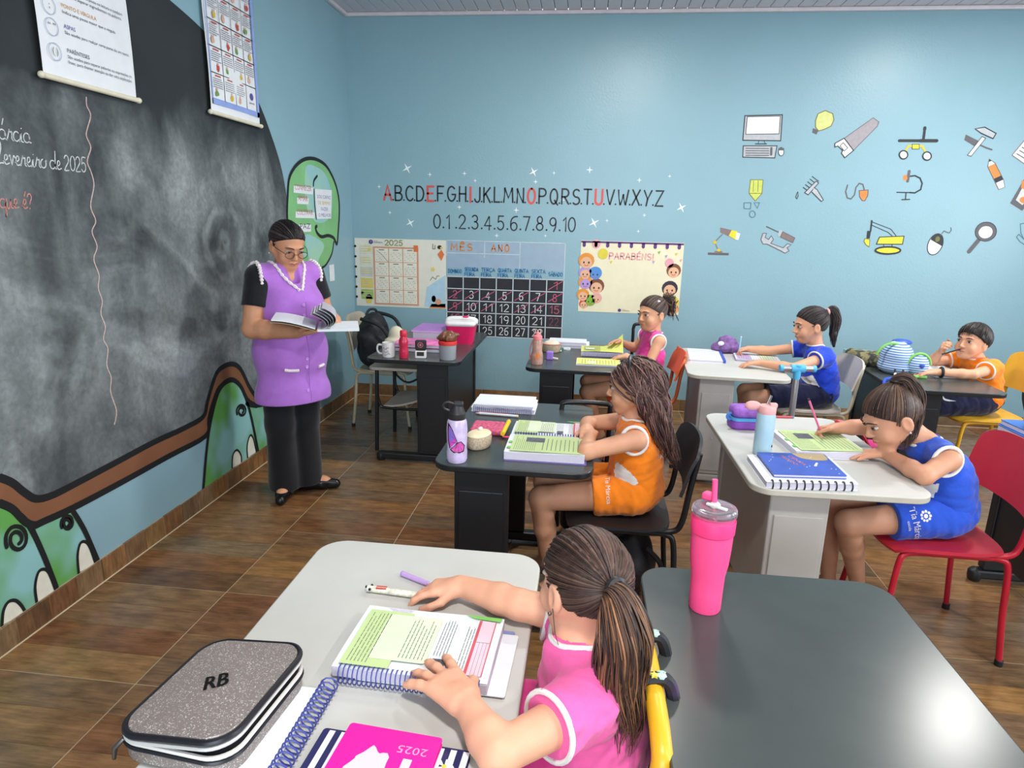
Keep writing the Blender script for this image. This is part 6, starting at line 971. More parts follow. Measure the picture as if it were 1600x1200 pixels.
pen('green_pen', 'green and white pen beside the woven basket case', (1.895, -1.2, ZT+.006), (1.9, -1.06, ZT+.006), .0055, [M('pen_green', (60, 130, 90), .4), m_pg]); f = FR((1.935, -1.1, ZT)); t = thing('eraser', 'small white eraser beside the green pen', 'eraser', f.o); put('rubber', MB(f).prism(rrect(-.025, -.015, .025, .015, .007, 4), 0, .014), m_pg, t, bevel=.003); put('sleeve', MB(f).box((.008, 0, .0072), (.022, .0306, .0146)), m_pg, t)
block('spiral_notebook', 'lower white notebook stacked on the pink girl\'s desk', 'notebook', FR((1.79, -1.03, ZT)), .3, .18, .022, m_pg, 'stacked notebooks', 'b', m_coilw); block('spiral_notebook', 'upper white notebook stacked on the pink girl\'s desk', 'notebook', FR((1.8, -1.02, ZT+.0225)), .27, .17, .016, m_pg, 'stacked notebooks', 'b', m_coilw)
t = workbook('open yellow green workbook with one page lifted by the girl in pink', RD(2.29, -1.6), .2, .28, .006, 'yellow', None, None, .001); o = t; f = RD(2.315, -1.31); put('page_block', MB(f).box((.11, .14, .016), (.21, .28, .03)), m_pgs, o, bevel=.002); coil('spiral_binding', f, (.004, .01, .018), (.004, .27, .018), .016, 26, m_coil, o)
put('lifted_page', MB(f).grid(lambda u, v: (.005+.2*u, .28*v, .035+.003*math.sin(PI*v)+.085*max(0, .45-v)**1.6*4*(u**1.2)), 12, 12, .0006), m_pgy, o, smooth=True)
mb = MB(f)
for q in range(5): mb.rect(.02+.035*q, .15, .028+.035*q, .26, .041, 0)
mb.rect(.05, .19, .12, .25, .0415, 1); put('page_print', mb, [m_txt, m_pgg2], o)
# ---------------------------------------------------------------- grey back desk
f = FR((2.745, -1.32, ZT), (1, -.03, 0), (.1, 1, 0)); block('white_pad', 'white pad with blue edge on the grey back desk', 'notebook', f, .22, .4, .016, m_pg); o = bpy.data.objects['white_pad']; put('blue_edge', MB(f).box((.222, .2, .01), (.02, .4, .022)), m_covb, o, bevel=.004); mb = MB(f); print_lines(mb, .02, .04, .2, .36, 9, .0164, 0, None, .12); put('page_print', mb, [m_txt], o)
sd = SDF(); 
for i in range(5): a = i*.55; sd.chain([(2.98+.02*i, -.93+.05*math.sin(i*2), ZT+.03), (3.02+.018*i, -.95, ZT+.085+.012*math.sin(i)), (3.07+.012*i, -.92+.04*math.cos(i*2), ZT+.03)], [.028, .026, .026], .012)
sd.el((3.05, -.93, ZT+.04), (.1, .07, .038), k=.02).wob(.004, 90, 4).cut((0, 0, ZT+.001), (0, 0, -1)); t = thing('purple_case', 'crumpled purple striped pencil case on the grey back desk', 'pencil case', (3.04, -.93, ZT)); sculpt('fabric', sd, .005, M('purple_stripe_cloth', (126, 92, 150), .75, var=.35, scale=45), t); put('white_label', MB().sphere((3.0, -1.0, ZT+.075), (.022, .006, .016), 10), m_pg, t, smooth=True)
f = RD(3.33, -1.19, a=-.3); t = workbook('open workbook with lilac page before the girl writing by the back wall', RD(3.34, -1.25, a=-.12), .2, .28, .012, 'x', m_coilw, m_cov, .001); mb = MB(RD(3.34, -1.25, a=-.12)); mb.rect(.01, .18, .19, .27, .0178, 0); mb.rect(.01, .03, .19, .12, .0178, 1); put('colour_panel', mb, [M('page_lilac', (190, 160, 206), .7), m_pgg2], t)
# ---------------------------------------------------------------- boy's desk
block('teal_notebook', 'teal notebook pile behind the camouflage pencil case', 'notebook', FR((3.86, -.96, ZT+.0305), (1, -.05, 0), (.05, 1, 0)), .19, .1, .02, M('teal_cover', (110, 176, 170), .5)); block('white_notebook', 'white notebook under the teal notebook', 'notebook', FR((3.86, -.965, ZT), (1, -.05, 0), (.05, 1, 0)), .2, .11, .03, m_pg)
sd = SDF()
for i in range(4): sd.rc((3.835+.042*i, -1.09-.02*i, ZT+.05), (3.845+.042*i, -1.17-.02*i, ZT+.045), .045, .042, .012)
sd.cut((0, 0, ZT+.002), (0, 0, -1)).wob(.003, 80, 8); t = thing('camouflage_case', 'olive camouflage pencil case on the boy\'s desk', 'pencil case', (3.92, -1.17, ZT)); sculpt('fabric', sd, .005, two_tone('camouflage_cloth', (54, 54, 50), (132, 126, 88), 34, .45, .55, .8), t)
def stripe(name, c1, c2, fq, ax=2):
    m = bpy.data.materials.new(name); m.use_nodes = True; nt = m.node_tree; tc = nt.nodes.new('ShaderNodeTexCoord'); w_ = nt.nodes.new('ShaderNodeTexWave'); w_.bands_direction = 'XYZ'[ax]; w_.inputs['Scale'].default_value = fq; nt.links.new(tc.outputs['Object'], w_.inputs[0]); cr = nt.nodes.new('ShaderNodeValToRGB'); cr.color_ramp.interpolation = 'CONSTANT'; cr.color_ramp.elements[0].color = rgb(c1); cr.color_ramp.elements[1].color = rgb(c2); cr.color_ramp.elements[1].position = .45; nt.links.new(w_.outputs[0], cr.inputs[0]); b = nt.nodes['Principled BSDF']; nt.links.new(cr.outputs[0], b.inputs['Base Color']); b.inputs['Roughness'].default_value = .6; return m
m_str = stripe('blue_white_stripes', (70, 120, 196), (206, 220, 226), 22); t = thing('striped_bag', 'blue and white striped lunch bag with green piping on the boy\'s desk', 'bag', (4.04, -1.42, ZT))
sd = SDF().el((4.0, -1.36, ZT+.1), (.09, .11, .1)).el((4.0, -1.36, ZT+.04), (.1, .11, .05), k=.03).cut((0, 0, ZT+.002), (0, 0, -1)); sculpt('bag_body', sd, .006, m_str, t); sculpt('front_pocket', SDF().el((4.09, -1.45, ZT+.07), (.06, .05, .068)).cut((0, 0, ZT+.002), (0, 0, -1)), .005, m_str, t); m_lime = M('lime_piping', (126, 190, 90), .5); put('piping', MB().tube([(4.09+.066*math.cos(a), -1.46-.0*math.cos(a), ZT+.07+.074*math.sin(a)) for a in np.linspace(.1, 3.0, 14)], .008, 8), m_lime, t, smooth=True); put('piping', MB().tube([(3.95+.09*math.cos(a), -1.4, ZT+.09+.1*math.sin(a)) for a in np.linspace(1.2, 2.9, 10)], .008, 8), m_lime, t, smooth=True); put('base_piping', MB().tube([(4.0, -1.48, ZT+.01), (4.05, -1.51, ZT+.01), (4.12, -1.51, ZT+.01)], .009, 8), m_lime, t, smooth=True); put('emblem', MB().sphere((4.09, -1.5, ZT+.075), (.017, .006, .015), 10), m_covb, t, smooth=True); put('top_flap', MB().sphere((4.03, -1.33, ZT+.19), (.06, .05, .02), 12), m_covb, t, smooth=True)
t = thing('lanyard', 'blue lanyard with key tags hanging over the boy\'s desk edge', 'lanyard', (3.86, -1.65, ZT)); put('ribbon', MB().tube(spline([(4.0, -1.56, ZT+.012), (3.92, -1.58, ZT+.012), (3.85, -1.62, ZT+.012), (3.818, -1.66, ZT+.006), (3.812, -1.68, ZT-.05), (3.81, -1.7, ZT-.25)], 6), .009, 6), M('lanyard_blue', (48, 84, 206), .6), t, smooth=True)
for i in range(2): put('key_tag', MB().tube([(3.865+.045*i, -1.7, ZT+.008), (3.88+.045*i, -1.64, ZT+.05)], .008, 8), m_pg, t, smooth=True); put('clip', MB().tube([(3.88+.045*i, -1.64, ZT+.05), (3.885+.045*i, -1.62, ZT+.07)], .006, 8), m_ink, t, smooth=True)
block('boy_notebook', 'open white notebook under the boy\'s arms', 'notebook', RD(4.4, -1.45), .32, .2, .012, m_pg)
# ---------------------------------------------------------------- wheeled school bags
def trolley(label, o, bar, hz, colour, hm, tee=False, w=.3, d=.2, h=.48, fw=.14):
    """wheeled bag: fabric body, pocket, two wheels, telescopic handle; bar = direction of the grip"""
    fr = FR((o[0], o[1], 0), bar, np.cross((0, 0, 1), bar)); t = thing('wheeled_bag', label, 'school bag', fr.o, 'wheeled school bags')
    put('bag_body', MB(fr).prism(rrect(-w/2, .02, w/2, .02+d, .05, 6), .06, h), colour, t, smooth=True, bevel=.03, seg=3); put('front_pocket', MB(fr).prism(rrect(-w/2+.03, d, w/2-.03, d+.07, .025, 5), .09, h*.6), colour, t, smooth=True, bevel=.015)
    for s in (-1, 1): put('wheel', MB(FR(fr.at((s*(w/2-.03), .02, .035)), (0, 0, 1), fr.y, fr.x)).lathe([(.0001, -.012), (.03, -.012), (.035, -.006), (.035, .006), (.03, .012), (.0001, .012)], (0, 0, 0), 18), m_bcap, t, smooth=True)
    if tee:
        put('pole', MB(fr).tube([(0, 0, .08), (0, 0, hz-.02)], .0155, 14), M('brushed_aluminium', (196, 198, 200), .3, metal=.8), t, smooth=True); put('grip_joint', MB(fr).tube([(0, 0, hz-.055), (0, 0, hz+.018)], [.017, .021], 14), hm, t, smooth=True); put('grip_joint', MB(fr).tube([(-.035, 0, hz), (.035, 0, hz)], .021, 14), hm, t, smooth=True); put('grip', MB(fr).tube([(-.078, 0, hz), (.078, 0, hz)], .0155, 14), MATS['brushed_aluminium'], t, smooth=True); put('grip_end', MB(fr).tube([(-.092, 0, hz), (-.076, 0, hz)], .0175, 14), hm, t, smooth=True); put('grip_end', MB(fr).tube([(.076, 0, hz), (.092, 0, hz)], .0175, 14), hm, t, smooth=True)
    else: put('handle', MB(fr).tube(spline([(-fw, 0, .1), (-fw, 0, hz-.12), (-fw, 0, hz-.03), (-fw+.025, 0, hz), (fw-.025, 0, hz), (fw, 0, hz-.03), (fw, 0, hz-.12), (fw, 0, .1)], 6), .012, 10), hm, t, smooth=True)
    return t
trolley('wheeled bag with black tube handle by the back wall behind the pink girl', (2.5, -.75), (1, 0, 0), .86, M('dark_violet_bag', (62, 40, 86), .6), m_blk_f, fw=.09)
trolley('wheeled bag with black grip beside the orange girl\'s desk', (2.08, -2.6), (1, .05, 0), .745, M('dark_bag', (40, 40, 48), .6), m_blk_f, fw=.115, h=.42, w=.2, d=.16)
trolley('wheeled bag with pale blue and silver tee handle behind the grey desk', (3.15, -2.2), (1, .1, 0), .878, M('sky_bag', (70, 140, 196), .6), M('sky_grip', (82, 178, 222), .4), tee=True, h=.45)
t = thing('magenta_bag', 'small magenta bag hanging by its strap from the far corner of the grey desk', 'bag', (3.36, -2.6, .47)); m_mag = M('magenta_bag', (196, 28, 116), .6, var=.15)
sculpt('bag_body', SDF().el((3.385, -2.62, .56), (.07, .1, .085)).wob(.004, 60, 12), .006, m_mag, t); put('strap', MB().tube(spline([(3.36, -2.7, .6), (3.3, -2.69, .7), (3.24, -2.66, .722), (3.22, -2.6, .722), (3.29, -2.56, .7), (3.35, -2.55, .6)], 6), .007, 6), m_red_f, t, smooth=True)
t = thing('backpack', 'black glitter backpack on the floor under the orange girl\'s chair', 'backpack', (2.3, -2.98, 0)); sculpt('bag_body', SDF().el((2.3, -2.98, .15), (.11, .13, .16)).cut((0, 0, .004), (0, 0, -1)).wob(.006, 45, 14), .008, M('black_glitter_cloth', (34, 32, 36), .5, var=.7, scale=220), t); put('strap', MB().tube(spline([(2.36, -3.08, .26), (2.42, -3.1, .2), (2.42, -3.08, .08)], 6), .011, 6), m_blk_p, t, smooth=True)
# ================================================================ people
def hair_mat(name, c, isl=.45): return M(name, c, .5, var=.25, scale=60, island=isl, spec=.5, stretch=(1, 1, .25))
def skin_mat(name, c):
    m = M(name, c, .5, var=.05, scale=18, bump=.04, bscale=400, spec=.4); b = m.node_tree.nodes['Principled BSDF']; b.inputs['Subsurface Weight'].default_value = .12; b.inputs['Subsurface Radius'].default_value = (.012, .005, .003); b.inputs['Subsurface Scale'].default_value = 1.; return m
def cloth(name, c, bump=.5): return M(name, c, .8, var=.07, scale=16, bump=bump, bscale=20, spec=.25, sheen=.2)
from mathutils.bvhtree import BVHTree
def hugger(target):
    me = target.data; o0 = ORIG[target.name]; return BVHTree.FromPolygons([Vector(np.array(v.co[:])+o0) for v in me.vertices], [tuple(p.vertices) for p in me.polygons])
class Head:
    def __init__(s, c, fwd, up, k=1.):
        s.c = np.asarray(c, float); s.f = nrm(fwd); s.r = nrm(np.cross(s.f, up)); s.u = np.cross(s.r, s.f); s.k = k; s.ax = np.array([s.r, s.f, s.u])
    def p(s, x, y, z): return s.c+s.k*(x*s.r+y*s.f+z*s.u)
    def d(s, x, y, z): return x*s.r+y*s.f+z*s.u
    R = (.0735, .09, .083); C0 = (0, -.008, .022)
    def on(s, d, g=1.0):   # point on the (slightly grown) cranium in local direction d
        d = nrm(d); r = 1/math.sqrt(sum((d[i]/(Head.R[i]*g))**2 for i in range(3))); return s.p(Head.C0[0]+d[0]*r, Head.C0[1]+d[1]*r, Head.C0[2]+d[2]*r)
def add_head(sd, h, neck, rn=.038):
    k = h.k; E = lambda x, y, z, a, b, c, kk=.012, sub=False: sd.el(h.p(x, y, z), np.array([a, b, c])*k, h.ax, kk*k, sub)
    E(0, -.008, .022, .0735, .09, .083); E(0, .03, -.035, .056, .055, .066, .03); E(0, .062, -.082, .022, .018, .018, .025)
    for s in (-1, 1):
        E(s*.035, .06, -.038, .024, .02, .026, .02); sd.rc(h.p(s*.057, -.0, -.035), h.p(s*.022, .055, -.085), .018*k, .014*k, .02*k)
        E(s*.0315, .094, .004, .0155, .012, .010, .008, True); E(s*.075, -.006, -.012, .009, .019, .031, .006); E(s*.083, -.002, -.010, .005, .010, .018, .004, True)
    E(0, .078, .022, .042, .012, .008, .012)
    sd.rc(h.p(0, .086, .004), h.p(0, .1, -.026), .0065*k, .0095*k, .008*k)
    for s in (-1, 1): sd.el(h.p(s*.0095, .092, -.03), np.array([.007, .009, .006])*k, h.ax, .005*k)
    E(0, .083, -.054, .021, .010, .006, .006); E(0, .081, -.0635, .017, .0095, .0055, .005)
    sd.rc(h.p(0, -.018, -.05), neck, .043*k, rn, .02)
def face_bits(h, par, iris=(60, 38, 26), brow=(44, 30, 24), lip=(176, 92, 84), down=0, smile=0, lids=None):
    k = h.k; mw = M('eye_white', (196, 188, 182), .35); mi = M('iris_brown', iris, .2); mk = M('pupil', (14, 12, 12), .15); ml = M('lip_%d_%d' % lip[:2], lip, .45); mb_ = M('brow_%d' % brow[0], brow, .7)
    for s in (-1, 1):
        e = h.p(s*.0315, .0775, .0035); mb = MB(); mb.sphere(e, np.array([.0118, .0115, .0062 if down < .3 else .0045])*k, 14, 0, None, h.ax)
        lk = nrm(h.f-h.u*down); mb.sphere(e+h.f*.0072*k-h.u*down*.002*k, np.array([.0072, .0054, .0062])*k, 10, 1, None, h.ax); mb.sphere(e+h.f*.0105*k-h.u*down*.002*k, .0031*k, 8, 2); put('eye', mb, [mw, mi, mk], par, smooth=2)
        put('eyelashes', MB().tube([h.p(s*(.0315+.0135*math.cos(a)), .0905-.006*abs(math.cos(a)), .0035+(.0072 if down < .3 else .0045)*math.sin(a)) for a in np.linspace(.15, 2.95, 9)], np.array([.0006, .0012, .0015, .0016, .0016, .0016, .0015, .0012, .0006])*k, 5), mb_, par, smooth=True)
        put('eyebrow', MB().tube([h.p(s*x, y, z) for x, y, z in ((.013, .0925, .0225), (.025, .092, .0265), (.038, .086, .0265), (.05, .073, .02))], np.array([.0022, .003, .0026, .001])*k, 6), mb_, par, smooth=True)
    put('lips', MB().tube([h.p(x, y, z+smile*abs(x)*8) for x, y, z in ((-.021, .081, -.058), (-.012, .089, -.0565), (0, .0925, -.0575), (.012, .089, -.0565), (.021, .081, -.058))], np.array([.001, .0032, .004, .0032, .001])*k, 8), ml, par, smooth=True)
def hand(sd, w, d, n, th, s=1., curl=(.25, .3, .25), spread=.12, tcurl=.3, rs=1., lift=None):
    """palm + five unequal fingers; d wrist->fingers, n back of the hand, th towards the thumb; returns fingertips"""
    w = np.asarray(w, float); d = nrm(d); n = nrm(np.asarray(n)-np.dot(n, d)*d); th = nrm(np.asarray(th)-np.dot(th, d)*d-np.dot(th, n)*n); tips = []
    L = [.058, .064, .059, .046]; K = []
    for i in range(4):
        off = (.0235-.0155*i)*s; k0 = w+d*(.060-.004*abs(i-1.2))*s+th*off; K.append(k0)
        sd.rc(w+d*.008*s+th*off*.62, k0, .0125*s, .0098*s, .012*s)
        c = curl[i] if isinstance(curl[0], (tuple, list)) else curl
        a = 0; p = k0; f0 = nrm(d+th*(spread*(1.3-i)))
        for q, (fr_, ca) in enumerate(zip((.43, .32, .25), c)):
            a += ca; dd = f0*math.cos(a)-n*math.sin(a); p2 = p+dd*L[i]*fr_*s; r0 = (.0082, .0074, .0068)[q]*s*rs; r1 = (.0074, .0068, .0058)[q]*s*rs; sd.rc(p, p2, r0, r1, .0035*s); p = p2
        tips.append(p)
    b = w+d*.016*s+th*.018*s-n*.004*s; t1 = b+nrm(d*.62+th*.7-n*.25)*.034*s; t2 = t1+nrm(d*(.8+tcurl)+th*.35*(1-tcurl)-n*.3)*.026*s; t3 = t2+nrm(d*.95-th*tcurl*.5-n*.2)*.02*s
    sd.rc(w+d*.02*s, b, .012*s, .0115*s, .012*s); sd.rc(b, t1, .0115*s, .0088*s, .008*s); sd.rc(t1, t2, .0086*s, .0076*s, .004*s); sd.rc(t2, t3, .0076*s, .0062*s, .004*s); tips.append(t3)
    return tips
def strands(name, paths, r, mat, par, n=3):
    mb = MB()
    for i, P in enumerate(paths):
        P = np.asarray(P); k = len(P); t = np.linspace(0, 1, k); rr = r*(np.minimum(1, .45+t*4))*(1-.8*np.clip((t-.6)/.4, 0, 1)**1.5)*(.8+.4*random.random())
        mb.tube(P, rr, n, caps=False, mi=i % (len(mat) if isinstance(mat, list) else 1))
    return put(name, mb, mat, par, smooth=2)
HL = [0.]
def hairline(d):
    x, y, z = d; return z > max(-.74, .84*y-.20-HL[0]/.083-(.3*abs(x) if -.2 < y < .42 and abs(x) > .6 else 0))
def scalp_dirs(n, ok=hairline, seed=1):
    r = np.random.default_rng(seed); out = []
    while len(out) < n:
        d = nrm(r.normal(size=3))
        if ok(d): out.append(d)
    return out
def slerp(a, b, t):
    a, b = nrm(a), nrm(b); w = math.acos(max(-1, min(1, float(np.dot(a, b))))); 
    return a if w < 1e-4 else (math.sin((1-t)*w)*a+math.sin(t*w)*b)/math.sin(w)
def scalp(sd, h, g=.0035, low=-.062, drop=.012, kk=.004):
    k = h.k; HL[0] = drop; sd.el(h.p(*Head.C0), (np.array(Head.R)+g)*k, h.ax, kk)
    sd.cut(h.p(0, .0685, .066-drop), h.d(0, .613, -.79)); sd.cut(h.p(0, 0, low), -h.u)
def swept(h, tie, n, seed, g0=1.065, g1=1.14, part=0):
    """strands combed over the scalp from the hairline to the hair tie"""
    out = []
    edge = lambda d: hairline(d) and not hairline((d[0], d[1], d[2]-.09)) and d[2] > -.7
    for d in scalp_dirs(int(n*.55), seed=seed)+scalp_dirs(int(n*.45), edge, seed+1):
        q = [slerp(d, tie, t) for t in np.linspace(0, .97, 9)]; out.append([h.on(v, g0+(g1-g0)*(i/8)**2+.012*math.sin(d[0]*31+d[2]*17)) for i, v in enumerate(q)])
    return out
def tail(path, n, rad, seed, wave=.006, fl=3., spread=1.):
    r = np.random.default_rng(seed); P = spline(path, 8); k = len(P); T = np.gradient(P, axis=0); T /= np.linalg.norm(T, axis=1)[:, None]; u = np.cross(T, (0.3, .9, .1)); u /= np.linalg.norm(u, axis=1)[:, None]; v = np.cross(T, u); t = np.linspace(0, 1, k); rad = np.interp(t, np.linspace(0, 1, len(rad)), rad); out = []
    for i in range(n):
        a = r.uniform(0, 2*PI); q = math.sqrt(r.uniform(0, 1)); e = max(6, int(k*r.uniform(.72, 1))); ph = r.uniform(0, 6); w_ = wave*r.uniform(.3, 1)
        out.append((P+u*(np.cos(a)*q*rad*spread+w_*np.sin(t*fl*2*PI+ph)*t)[:, None]+v*(np.sin(a)*q*rad+w_*np.cos(t*fl*2*PI+ph)*t)[:, None])[:e])
    return out
def decal(name, flat, fr, target, mat, par, off=.0018):
    """press a flat mark onto a garment: every vertex is dropped along the frame's -z until it meets the cloth"""
    from mathutils.bvhtree import BVHTree
    me = target.data; o0 = ORIG[target.name]; vs_ = [Vector(np.array(v.co[:])+o0) for v in me.vertices]; bv = BVHTree.FromPolygons(vs_, [tuple(p.vertices) for p in me.polygons])
    V = flat.verts(); out = []; 
    for p in V:
        q = fr.at((p[0], p[1], .12)); hit = bv.ray_cast(Vector(q), Vector(-fr.z)); out.append(np.array(hit[0])+fr.z*off if hit[0] is not None else fr.at((p[0], p[1], 0)))
    mb = MB(); mb.v = [np.array(out)]; mb.n = len(out); mb.f = flat.f; mb.m = flat.m; return put(name, mb, mat, par)
def fill(mb, poly, step=.004):
    """fill an outline with small quads so that it can be pressed onto a curved garment"""
    P = np.asarray(poly, float); x0, y0 = P.min(0); x1, y1 = P.max(0); nx, ny = int((x1-x0)/step)+1, int((y1-y0)/step)+1; k = len(P)
    for i in range(nx):
        for j in range(ny):
            cx, cy = x0+(i+.5)*step, y0+(j+.5)*step; inside = False
            for a in range(k):
                (ax_, ay), (bx_, by) = P[a], P[a-1]
                if (ay > cy) != (by > cy) and cx < (bx_-ax_)*(cy-ay)/(by-ay)+ax_: inside = not inside
            if inside: mb.rect(cx-step/2, cy-step/2, cx+step/2, cy+step/2, 0)
def torso_prims(J, g=0, s=1., w=1., fat=1.):
    """ellipsoid stack from pelvis to shoulders; returns list of (kind,args)"""
    hip, chest, neck = [np.asarray(J[q], float) for q in ('hip', 'chest', 'neck')]; lat = nrm(np.asarray(J['shL'])-np.asarray(J['shR'])); up = nrm(neck-hip); fw = nrm(np.cross(up, lat)); ax = np.array([lat, fw, up])
    mid = (hip+chest)/2; L = np.linalg.norm(neck-hip)
    out = [('el', hip, np.array([.118*w, .092*fat, .085])*s+g, ax, .04), ('el', mid, np.array([.105*w, .083*fat, L*.30/s])*s+g, ax, .05), ('el', chest, np.array([.108*w, .083*fat, L*.30/s])*s+g, ax, .05)]
    shL, shR = np.asarray(J['shL'], float), np.asarray(J['shR'], float)
    out.append(('rc', shL*.97+shR*.03, shR*.97+shL*.03, .040*s+g, .040*s+g, .035)); out.append(('rc', neck-up*.01, (shL+shR)/2, .042*s+g*.5, .05*s+g, .03))
    return out, ax
def apply(sd, prims):
    for p in prims:
        if p[0] == 'el': sd.el(*p[1:])
        else: sd.rc(*p[1:])
def body(sd, J, s=1., w=1., fat=1., arm=1., leg=1., armr=(.033, .028, .029, .0205)):
    pr, ax = torso_prims(J, 0, s, w, fat); apply(sd, pr)
    for S in 'LR':
        a = np.array(armr)*s*arm
        sd.rc(J['sh'+S], J['el'+S], a[0]*1.08, a[1], .02); sd.rc(J['el'+S], J['el'+S]+(J['wr'+S]-J['el'+S])*.3, a[1], a[2], .012); sd.rc(J['el'+S]+(J['wr'+S]-J['el'+S])*.3, J['wr'+S], a[2], a[3], .012)
        if 'kn'+S in J:
            hp = J['hp'+S]; sd.rc(hp, J['kn'+S], .066*s*leg, .047*s*leg, .03); sd.rc(J['kn'+S], J['kn'+S]+(J['an'+S]-J['kn'+S])*.35, .045*s*leg, .043*s*leg, .015); sd.rc(J['kn'+S]+(J['an'+S]-J['kn'+S])*.35, J['an'+S], .042*s*leg, .027*s*leg, .015)
            an = J['an'+S]; to = J['to'+S]; sd.rc(an+np.array([0, 0, -.01]), an*.3+to*.7, .028*s, .024*s, .02); sd.rc(an*.3+to*.7, to, .024*s, .018*s, .015)
    return ax
def arr(J): return {k: np.asarray(v, float) for k, v in J.items()}
def shirt_for(J, s, ax, sleeve, g=.011, hem=None, w=1., fat=1., neck_r=.05, wob=.003, seed=1, k_arm=1., front=(-1, 0, 0), vneck=0):
    """vest or tee: torso grown outwards, cut at hem, neck and armholes / sleeve ends"""
    sd = SDF(); pr, _ = torso_prims(J, g, s, w, fat); apply(sd, pr); up = ax[2]
    if sleeve:
        for S in 'LR': d = J['el'+S]-J['sh'+S]; sd.rc(J['sh'+S], J['sh'+S]+d*sleeve, .049*s*k_arm, .050*s*k_arm, .025)
    if wob: sd.wob(wob*1.2, 55, seed); sd.wob(.0022, 130, seed+50, (.6, .6, 1.4))
    if sleeve:
        for S in 'LR':
            d = J['el'+S]-J['sh'+S]; e = J['sh'+S]+d*sleeve; sd.cut(e, d, (e, .085*s))
    else:
        for S in 'LR':
            o = nrm(J['sh'+S]-(J['shL']+J['shR'])/2); d = nrm(J['el'+S]-J['sh'+S]); sd.rc(J['sh'+S]+o*.026*s-d*.015, J['sh'+S]+o*.045*s+d*.16*s, .048*s, .055*s, .004, True)
    sd.cut(hem[0], hem[1]) if hem else None
    nb = np.asarray(J['neck'], float); sd.rc(nb+up*.0+ax[1]*.004, nb+up*.1, neck_r*s*.9, neck_r*s*1.5, .004, True)
    if vneck: sd.rc(nb+ax[1]*.07*s-up*vneck*.35, nb+ax[1]*.1*s+up*.03, .012*s, neck_r*s, .004, True)
    return sd
def band_from(sd_ops, extra, vox, name, mat, par):
    s2 = SDF(); s2.ops = list(sd_ops); s2.ops += extra; return sculpt(name, s2, vox, mat, par)
def armhole_trim(J, S, s, par, mat, r=.052, path=None):
    sh = J['sh'+S]; o = nrm(sh-(J['shL']+J['shR'])/2); d = nrm(J['el'+S]-sh); n = nrm(o+d*.12); u = nrm(np.cross(n, (0, 0, 1))); v = np.cross(n, u); c = sh+o*.006*s+d*.012*s
    pts = [c+(u*math.cos(a)*.048+v*math.sin(a)*.054)*s for a in np.linspace(0, 2*PI, 25)[:-1]]; return put('white_trim', MB().tube(pts, .0065*s, 8, closed=True), mat, par, smooth=True)
def sleeve_trim(J, S, sl, s, par, mat, k_arm=1.):
    d = J['el'+S]-J['sh'+S]; e = J['sh'+S]+d*sl; n = nrm(d); u = nrm(np.cross(n, (0.1, .2, 1))); v = np.cross(n, u); pts = [e-n*.003+(u*math.cos(a)+v*math.sin(a))*.0505*s*k_arm for a in np.linspace(0, 2*PI, 29)[:-1]]
    return put('white_trim', MB().tube(pts, .005*s, 8, closed=True), mat, par, smooth=True)
def neck_trim(J, ax, s, par, mat, r=.052, dip=.012, on=None):
    nb = np.asarray(J['neck'], float); pts = [nb-ax[2]*(.002+dip*(.5+.5*math.sin(a)))+(ax[0]*math.cos(a)*r*1.08+ax[1]*math.sin(a)*r)*s+ax[2]*.012 for a in np.linspace(0, 2*PI, 29)[:-1]]
    if on is not None: bv_ = hugger(on); pts = [np.array(bv_.find_nearest(Vector(p))[0]) for p in pts]; pts = [(pts[i-1]+2*pts[i]+pts[(i+1) % len(pts)])/4 for i in range(len(pts))]
    return put('collar_trim', MB().tube(pts, .0055*s, 8, closed=True), mat, par, smooth=True)
def shorts_for(J, s, frac, g=.012, hem_off=0, leg=1., seed=2, w=1., fat=1.):
    sd = SDF(); pr, _ = torso_prims(J, g+.002, s, w, fat); apply(sd, pr[:1])
    for S in 'LR': d = J['kn'+S]-J['hp'+S]; sd.rc(J['hp'+S], J['hp'+S]+d*(frac+.05), .068*s*leg+g, .064*s*leg+g, .03)
    sd.wob(.003, 60, seed); sd.wob(.002, 130, seed+60, (1.2, .6, .8))
    for S in 'LR': d = J['kn'+S]-J['hp'+S]; e = J['hp'+S]+d*frac; sd.cut(e, d, (e, .12*s))
    sd.cut(np.asarray(J['hip'])+np.array([0, 0, .07*s]), (0, 0, 1)); return sd
def shoes(J, par, mat, s=1., sole=None):
    for S in 'LR':
        an, to = J['an'+S], J['to'+S]; d = to-an; d[2] = 0; d = nrm(d); sd = SDF(); z = max(.018, min(an[2], to[2])-.012)
        h_ = an-d*.025*s; sd.chain([np.array([h_[0], h_[1], an[2]-.035*s]), (an+to)/2+np.array([0, 0, -.012]), to], [.031*s, .032*s, .026*s], .02); sd.cut((an+to)/2+np.array([0, 0, .03*s]), (0, 0, 1)); sculpt('shoe', sd, .006, mat, par)
m_white = cloth('white_trim_cloth', (230, 226, 222), .1)
m_skA = skin_mat('skin_light', (222, 164, 134)); m_skB = skin_mat('skin_tan', (212, 156, 124)); m_skC = skin_mat('skin_tan_warm', (206, 150, 120)); m_skT = skin_mat('skin_teacher', (198, 142, 108))
NX = np.array([-1., 0, 0]); UP = np.array([0, 0, 1.])
